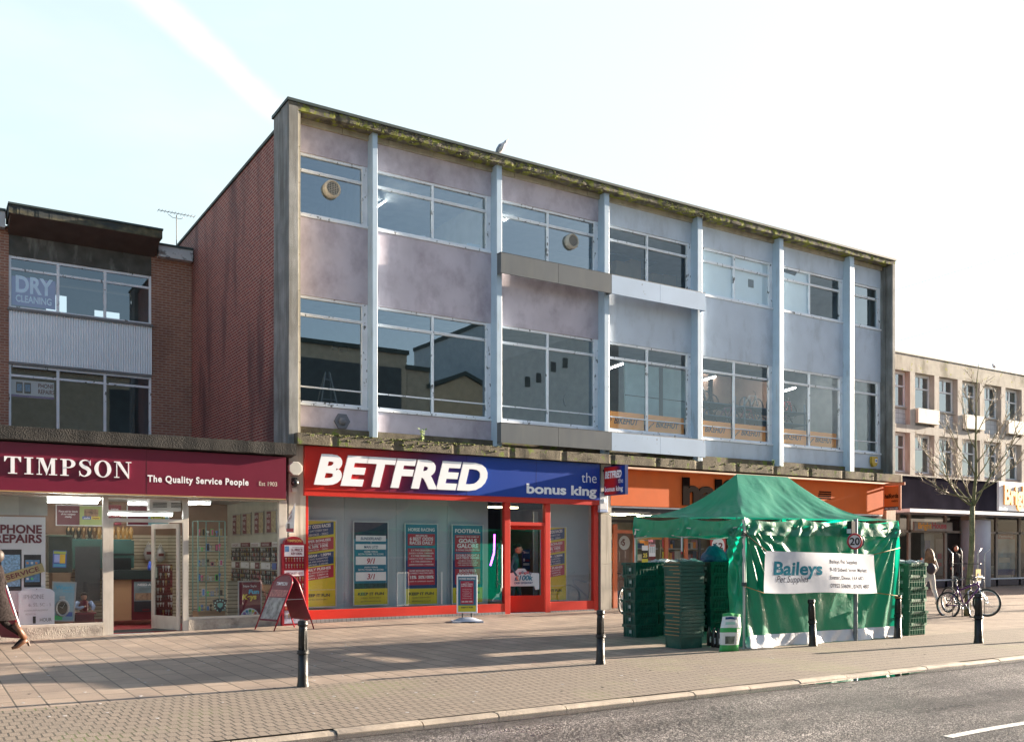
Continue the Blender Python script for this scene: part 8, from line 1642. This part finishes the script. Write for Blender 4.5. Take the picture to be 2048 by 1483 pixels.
def stdpose(lf, rf, lk, rk, le, re, lw, rw, H=1.0, hip=.92, sh=.19, twist=0, chest=(0, 0), lheel=None, rheel=None):
    cx, cy = chest; j = {'pel': ((0, 0, hip), (.15, .105)), 'waist': ((cx * .3, cy * .3, hip + .14), (.125, .09)), 'chest': ((cx * .7, cy * .7, hip + .34), (.155, .10)), 'neck0': ((cx, cy, hip + .50), (.085, .07)), 'neck': ((cx, cy - .01, hip + .57), (.05, .05)),
         'ls': ((cx - sh, cy, hip + .46), .055), 'rs': ((cx + sh, cy, hip + .46), .055), 'le': (le, .043), 're': (re, .043), 'lw': (lw, .029), 'rw': (rw, .029),
         'lh': ((-.095, 0, hip - .06), (.09, .095)), 'rh': ((.095, 0, hip - .06), (.09, .095)), 'lk': (lk, .062), 'rk': (rk, .062), 'lf': (lf, .043), 'rf': (rf, .043)}
    lt = Vector(lf) + Vector((0, -.15, -.045)) if lheel is None else Vector(lheel); rtt = Vector(rf) + Vector((0, -.15, -.045)) if rheel is None else Vector(rheel)
    j['lt'] = (tuple(lt), (.038, .030)); j['rt'] = (tuple(rtt), (.038, .030))
    b2 = [('pel', 'waist'), ('waist', 'chest'), ('chest', 'neck0'), ('neck0', 'neck'), ('chest', 'ls'), ('chest', 'rs'), ('ls', 'le'), ('rs', 're'), ('le', 'lw'), ('re', 'rw'), ('pel', 'lh'), ('pel', 'rh'), ('lh', 'lk'), ('rh', 'rk'), ('lk', 'lf'), ('rk', 'rf'), ('lf', 'lt'), ('rf', 'rt')]
    return {'j': j, 'b': b2}
# woman walking away on the right, long brown hair, pale trousers, dark jacket with a bag
TRO = M('pale_grey_trousers', (.52, .50, .48), .8, var=.06, bump=.3, bscale=20); BRJ = M('dark_brown_jacket', (.055, .03, .032), .7, var=.2, bump=.3, bscale=25); SNK = M('blue_shoes', (.03, .06, .22), .5); PKS = M('pink_sleeve', (.62, .42, .42), .7)
P = stdpose((-.19, .16, .07), (.20, -.10, .06), (-.14, .0, .46), (.16, -.10, .48), (-.24, .04, 1.08), (.25, .02, 1.10), (-.20, -.12, .90), (.24, -.10, .92), hip=.87, sh=.165)
P['j'].update({k: (P['j'][k][0], r) for k, r in (('lk', .070), ('rk', .070), ('lf', .050), ('rf', .050))}); P['head'] = (0, -.02, 1.52); P['hands'] = [(Vector((-.20, -.12, .90)), (0.05, -.3, -1), (1, 0, 0), SKIN_), (Vector((.24, -.10, .92)), (-.05, -.3, -1), (-1, 0, 0), SKIN_)]
def clw(c):
    if c.z < .10: return SNK
    if c.z < .90 and abs(c.x) < .2: return TRO
    if abs(c.x) > .20 and c.z < 1.15: return PKS
    if c.z > 1.40 and abs(c.x) < .07: return SKIN_
    return BRJ
hb = MB(); HAIR = M('long_brown_hair', (.20, .10, .045), .45, var=.5, scale=8, bump=.5, bscale=40)
hb.ball((0, .005, 1.545), (.098, .112, .125), HAIR, 18, 12, lambda p, d: p if d.y > -.3 or d.z > .35 else p * .5)
hr = random.Random(4)
for k in range(46):
    a = math.pi * (k / 45.) ; x = .10 * math.cos(a); y = .02 + .09 * math.sin(a); hb.tube([(x * .6, y * .8, 1.62), (x * .98, y, 1.54), (x * 1.15 + hr.uniform(-.01, .01), y * 1.05 + .01, 1.42), (x * 1.5 + hr.uniform(-.02, .02), y + .02 + hr.uniform(0, .02), 1.30), (x * 1.7 + hr.uniform(-.04, .04), y + .01 + hr.uniform(-.01, .03), 1.16 + hr.uniform(-.05, .05))], [.02, .024, .022, .018, .004], HAIR, 6)
bgm_ = MB(); bgm_.ball((.02, .16, 1.06), (.14, .09, .17), M('dark_backpack', (.035, .025, .035), .6, bump=.3), 20, 14, lambda p, d: Vector((p.x * (1 + .12 * (1 - abs(d.z))), p.y, p.z))); bgm_.tube([(.1, .08, 1.2), (.13, 0, 1.33), (.13, -.1, 1.2)], .014, BLACK, 6); bgm_.tube([(-.08, .08, 1.2), (-.12, 0, 1.33), (-.12, -.1, 1.2)], .014, BLACK, 6)
g = GP(1858, 1207); person('woman with long brown hair, dark backpack and pale trousers walking away on the right', g, R(152), P, clw, {'hair': hb, 'backpack': bgm_})
# dark clothed man standing at the far right doorway
DKC = M('dark_coat', (.022, .02, .022), .8, var=.2, bump=.2, bscale=20); DTR = M('dark_trousers', (.03, .028, .03), .8)
P = stdpose((-.12, .0, .07), (.12, -.03, .07), (-.11, -.02, .50), (.12, -.04, .50), (-.27, .02, 1.16), (.27, .02, 1.16), (-.26, -.10, .92), (.24, -.14, .94), hip=.95, sh=.20)
P['head'] = (0, -.03, 1.66); P['hands'] = [(Vector((-.26, -.10, .92)), (0.05, -.3, -1), (1, 0, 0), SKIN_), (Vector((.24, -.14, .94)), (-.05, -.3, -1), (-1, 0, 0), SKIN_)]
def cld(c): return (BLACK if c.z < .10 else DTR if c.z < .80 else SKIN_ if (c.z > 1.53 and abs(c.x) < .08) else DKC)
hb = MB(); hb.ball((0, .01, 1.70), (.088, .10, .10), M('short_dark_hair', (.03, .02, .015), .7), 16, 10, lambda p, d: p if d.y > -.4 or d.z > .3 else p * .6)
ct = MB(); prof = [(.17, .115, .70), (.185, .125, .85), (.17, .12, 1.0), (.175, .12, 1.2), (.20, .12, 1.36), (.14, .09, 1.47)]
def coat(prof, m, q, n_=20, cx=0, cy=0):
    vs = [(cx + a * math.cos(6.2832 * i / n_), cy + b2 * math.sin(6.2832 * i / n_) , z) for a, b2, z in prof for i in range(n_)]; q.add(vs, [(k * n_ + i, k * n_ + (i + 1) % n_, (k + 1) * n_ + (i + 1) % n_, (k + 1) * n_ + i) for k in range(len(prof) - 1) for i in range(n_)], m, True)
coat(prof, DKC, ct); gm = Vector((PX(1911, 2.6), 2.6, 0)); person('man in dark coat and trousers standing in front of the far right doorway', gm, R(-20), P, cld, {'hair': hb, 'coat': ct})
# man in the betting shop doorway, head bowed, cigarette, one hand at his side
TEJ = M('teal_jacket_panel', (.02, .09, .13), .7); JEA = M('grey_jeans', (.07, .09, .12), .85, bump=.2)
P = stdpose((-.10, .10, .07), (.10, -.12, .07), (-.10, .0, .50), (.10, -.14, .50), (-.26, .03, 1.14), (.25, .04, 1.15), (-.22, -.12, .92), (.17, -.10, .93), hip=.93, sh=.19, chest=(0, -.05))
P['head'] = (0, -.13, 1.60); P['hands'] = [(Vector((-.22, -.12, .92)), (0.0, -.3, -1), (1, 0, 0), SKIN_), (Vector((.17, -.10, .93)), (.0, -.3, -1), (-1, 0, 0), SKIN_)]
def clm(c): return (M('tan_trainers', (.20, .15, .11), .6) if c.z < .10 else JEA if c.z < .86 and abs(c.x) < .2 else SKIN_ if (c.z > 1.49 and abs(c.x) < .06) else (TEJ if 1.12 < c.z < 1.32 and c.x > 0 else DKC))
hb = MB(); hb.ball((0, -.10, 1.655), (.092, .108, .085), M('black_beanie', (.008, .008, .01), .95), 18, 12, lambda p, d: p if d.z > -.15 else p * .8)
cg = MB(); cg.cyl((.01, -.235, 1.55), (.03, -.30, 1.52), .005, .005, WPR, 6)
Ym = .42; gm = Vector((PX(1027, Ym), Ym, 0.012)); person('man in black beanie and dark jacket stepping out of the betting shop door', gm, R(48), P, clm, {'beanie': hb, 'cigarette': cg})
# woman walking out at the left edge: dark grey coat, brown heeled boots
COA = M('speckled_grey_coat', (.022, .018, .018), .95, var=.5, scale=30, bump=.3, bscale=40, spec=.05); BOO = M('brown_leather_boot', (.10, .042, .020), .5, var=.2, bump=.3, bscale=15, stain=(.08, .03, .015), sfac=.6, sscale=(9, 9, 9)); LEGG = M('dark_tights', (.03, .028, .032), .7)
# stride: leading leg left foot planted ahead (local -Y), trailing foot lifted
P = stdpose((-.08, -.36, .09), (.08, .42, .20), (-.08, -.26, .50), (.08, .10, .46), (-.22, .16, 1.12), (.22, -.14, 1.12), (-.20, .02, .92), (.19, -.36, 1.02), hip=.88, sh=.175, rheel=(.08, .26, .03), lheel=(-.08, -.50, .04))
P['head'] = (0, -.04, 1.56); P['hands'] = [(Vector((-.20, .02, .92)), (0, -.3, -1), (1, 0, 0), SKIN_), (Vector((.19, -.36, 1.02)), (0, -1, -.2), (-1, 0, 0), SKIN_)]
def cll(c): return (BOO if (c.z < .46 and (c.y < -.2 or c.y > .13)) else LEGG if c.z < .8 else SKIN_ if c.z > 1.45 and abs(c.x) < .06 else COA)
ct = MB(); coat([(.20, .30, .50), (.20, .25, .62), (.19, .19, .80), (.16, .14, .98), (.165, .125, 1.16), (.18, .12, 1.32), (.10, .08, 1.43)], COA, ct, 24)
hb = MB(); hb.ball((0, .01, 1.585), (.092, .11, .12), M('dark_hair', (.03, .02, .015), .6), 16, 10, lambda p, d: p if d.y > -.35 or d.z > .35 else p * .6)
bt = MB()
for (x, y, tip) in ((-.08, -.36, -.50),): bt.tube([(x, y + .02, .46), (x, y + .03, .30), (x, y + .01, .16), (x, y, .10)], [.068, .064, .048, .05], BOO, 14); bt.tube([(x, y + .03, .07), (x, y - .05, .06), (x, tip + .0, .030), (x, tip - .07, .022)], [.045, .042, .036, .018], BOO, 12); bt.cyl((x, y + .05, .075), (x, y + .055, .0), .026, .017, M('heel', (.05, .025, .015), .5), 10)
bt2 = MB(); bt2.tube([(.08, .24, .42), (.08, .34, .30), (.08, .42, .17)], [.068, .060, .048], BOO, 14); bt2.tube([(.08, .45, .15), (.08, .38, .12), (.08, .30, .05), (.08, .22, .022)], [.045, .044, .040, .020], BOO, 12); bt2.cyl((.08, .46, .13), (.08, .49, .045), .025, .017, M('heel'), 10)
bgs = MB(); bgs.ball((.22, -.30, .82), (.05, .15, .12), BLACK, 16, 10); bgs.tube([(.2, -.36, .92), (.19, -.34, 1.02), (.2, -.24, .92)], .01, BLACK, 6)
g = GP(33, 1297); yw = R(90) ; person('woman in speckled grey coat and brown heeled boots walking, cut by the left edge', g + Vector((-.30, .02, .0)), R(-88), P, cll, {'coat': ct, 'hair': hb, 'boot': bt, 'boot ': bt2, 'handbag': bgs})

# ---- gull on the roof edge
xg = PX(1006, -.02); root = thing('gull', 'grey and white gull standing on the mossy roof edge, beak raised', 'bird', (xg, -.02 + .08, zroof))
c = Vector((xg, .06, zroof)); GWt = M('gull_white', (.60, .60, .60), .7); GGr = M('gull_grey', (.26, .30, .38), .7, var=.15)
dr = Vector((ST, -CT, 0)); up_ = Vector((0, 0, 1)); axb = (dr * .62 + up_ * .78).normalized()
q = MB(); ps = [(-.17, .012), (-.12, .045), (-.05, .078), (.03, .082), (.09, .062), (.14, .042), (.18, .043), (.215, .030), (.235, .012)]; b0 = c + up_ * .19
q.tube([b0 + axb * a + Vector((0, 0, -.15 * max(0, -a) * 0)) for a, r in ps], [r for a, r in ps], GWt, 14)
q.tube([b0 + axb * .228, b0 + axb * .28], [.012, .003], M('gull_beak', (.45, .35, .08), .5), 6)
sdv = axb.cross(Vector((CT, ST, 0))).normalized(); q.ball(b0 + axb * .19 - Vector((CT, ST, 0)) * .036, .006, BLACK, 6, 4)
for s_ in (-.02, .02): q.cyl(c + Vector((0, s_, 0)) - dr * .01, b0 - axb * .02 + Vector((0, s_, -.04)), .005, .006, M('gull_leg', (.40, .22, .18), .6), 5); q.box(c.x - .03, c.x + .03, c.y + s_ - .01, c.y + s_ + .01, c.z, c.z + .006, M('gull_leg'))
q.build('body', root)
for s_ in (-1, 1):
    q = MB(); bk = -dr * .032 + up_ * .03; side = Vector((CT, ST, 0)) * .05 * s_; q.tube([b0 + axb * .08 + bk * .4 + side * .9, b0 + bk + side * 1.1, b0 - axb * .1 + bk * .9 + side * .8, b0 - axb * .19 + bk * .5 + side * .3, b0 - axb * .25 + bk * .3], [.022, .042, .036, .02, .004], GGr, 8); q.build('wing', root)
q = MB(); c = Vector((PX(1989, YR), YR, z_top + .06)); q.ball(c + Vector((0, 0, .1)), (.14, .06, .07), GWt, 12, 8); q.ball(c + Vector((-.12, 0, .17)), .045, GWt, 8, 6); q.cyl(c, c + Vector((0, 0, .06)), .01, .01, M('gull_leg'), 5); tag(q.build('gull'), 'tiny far gull resting on the parapet of the far right building', 'bird')
# small litter flecks: leaves and gum on the slabs
random.seed(31); q = MB(); LIT = M('pale_litter', (.45, .45, .47), .7)
for k in range(170):
    p = GP(random.uniform(0, 2040), random.uniform(1262, 1440));
    if p.y < KY + .2: continue
    r = random.uniform(.008, .022); q.prism([(p.x + r * math.cos(t * 1.05) * random.uniform(.6, 1.4), p.y + r * math.sin(t * 1.05), zh(p.x, p.y) + .002) for t in range(6)], (0, 0, .002), LIT if k % 3 else M('dark_gum', (.05, .045, .04), .8))
tag(q.build('litter'), 'pale flecks of gum and litter on the paving', 'litter', kind='stuff')
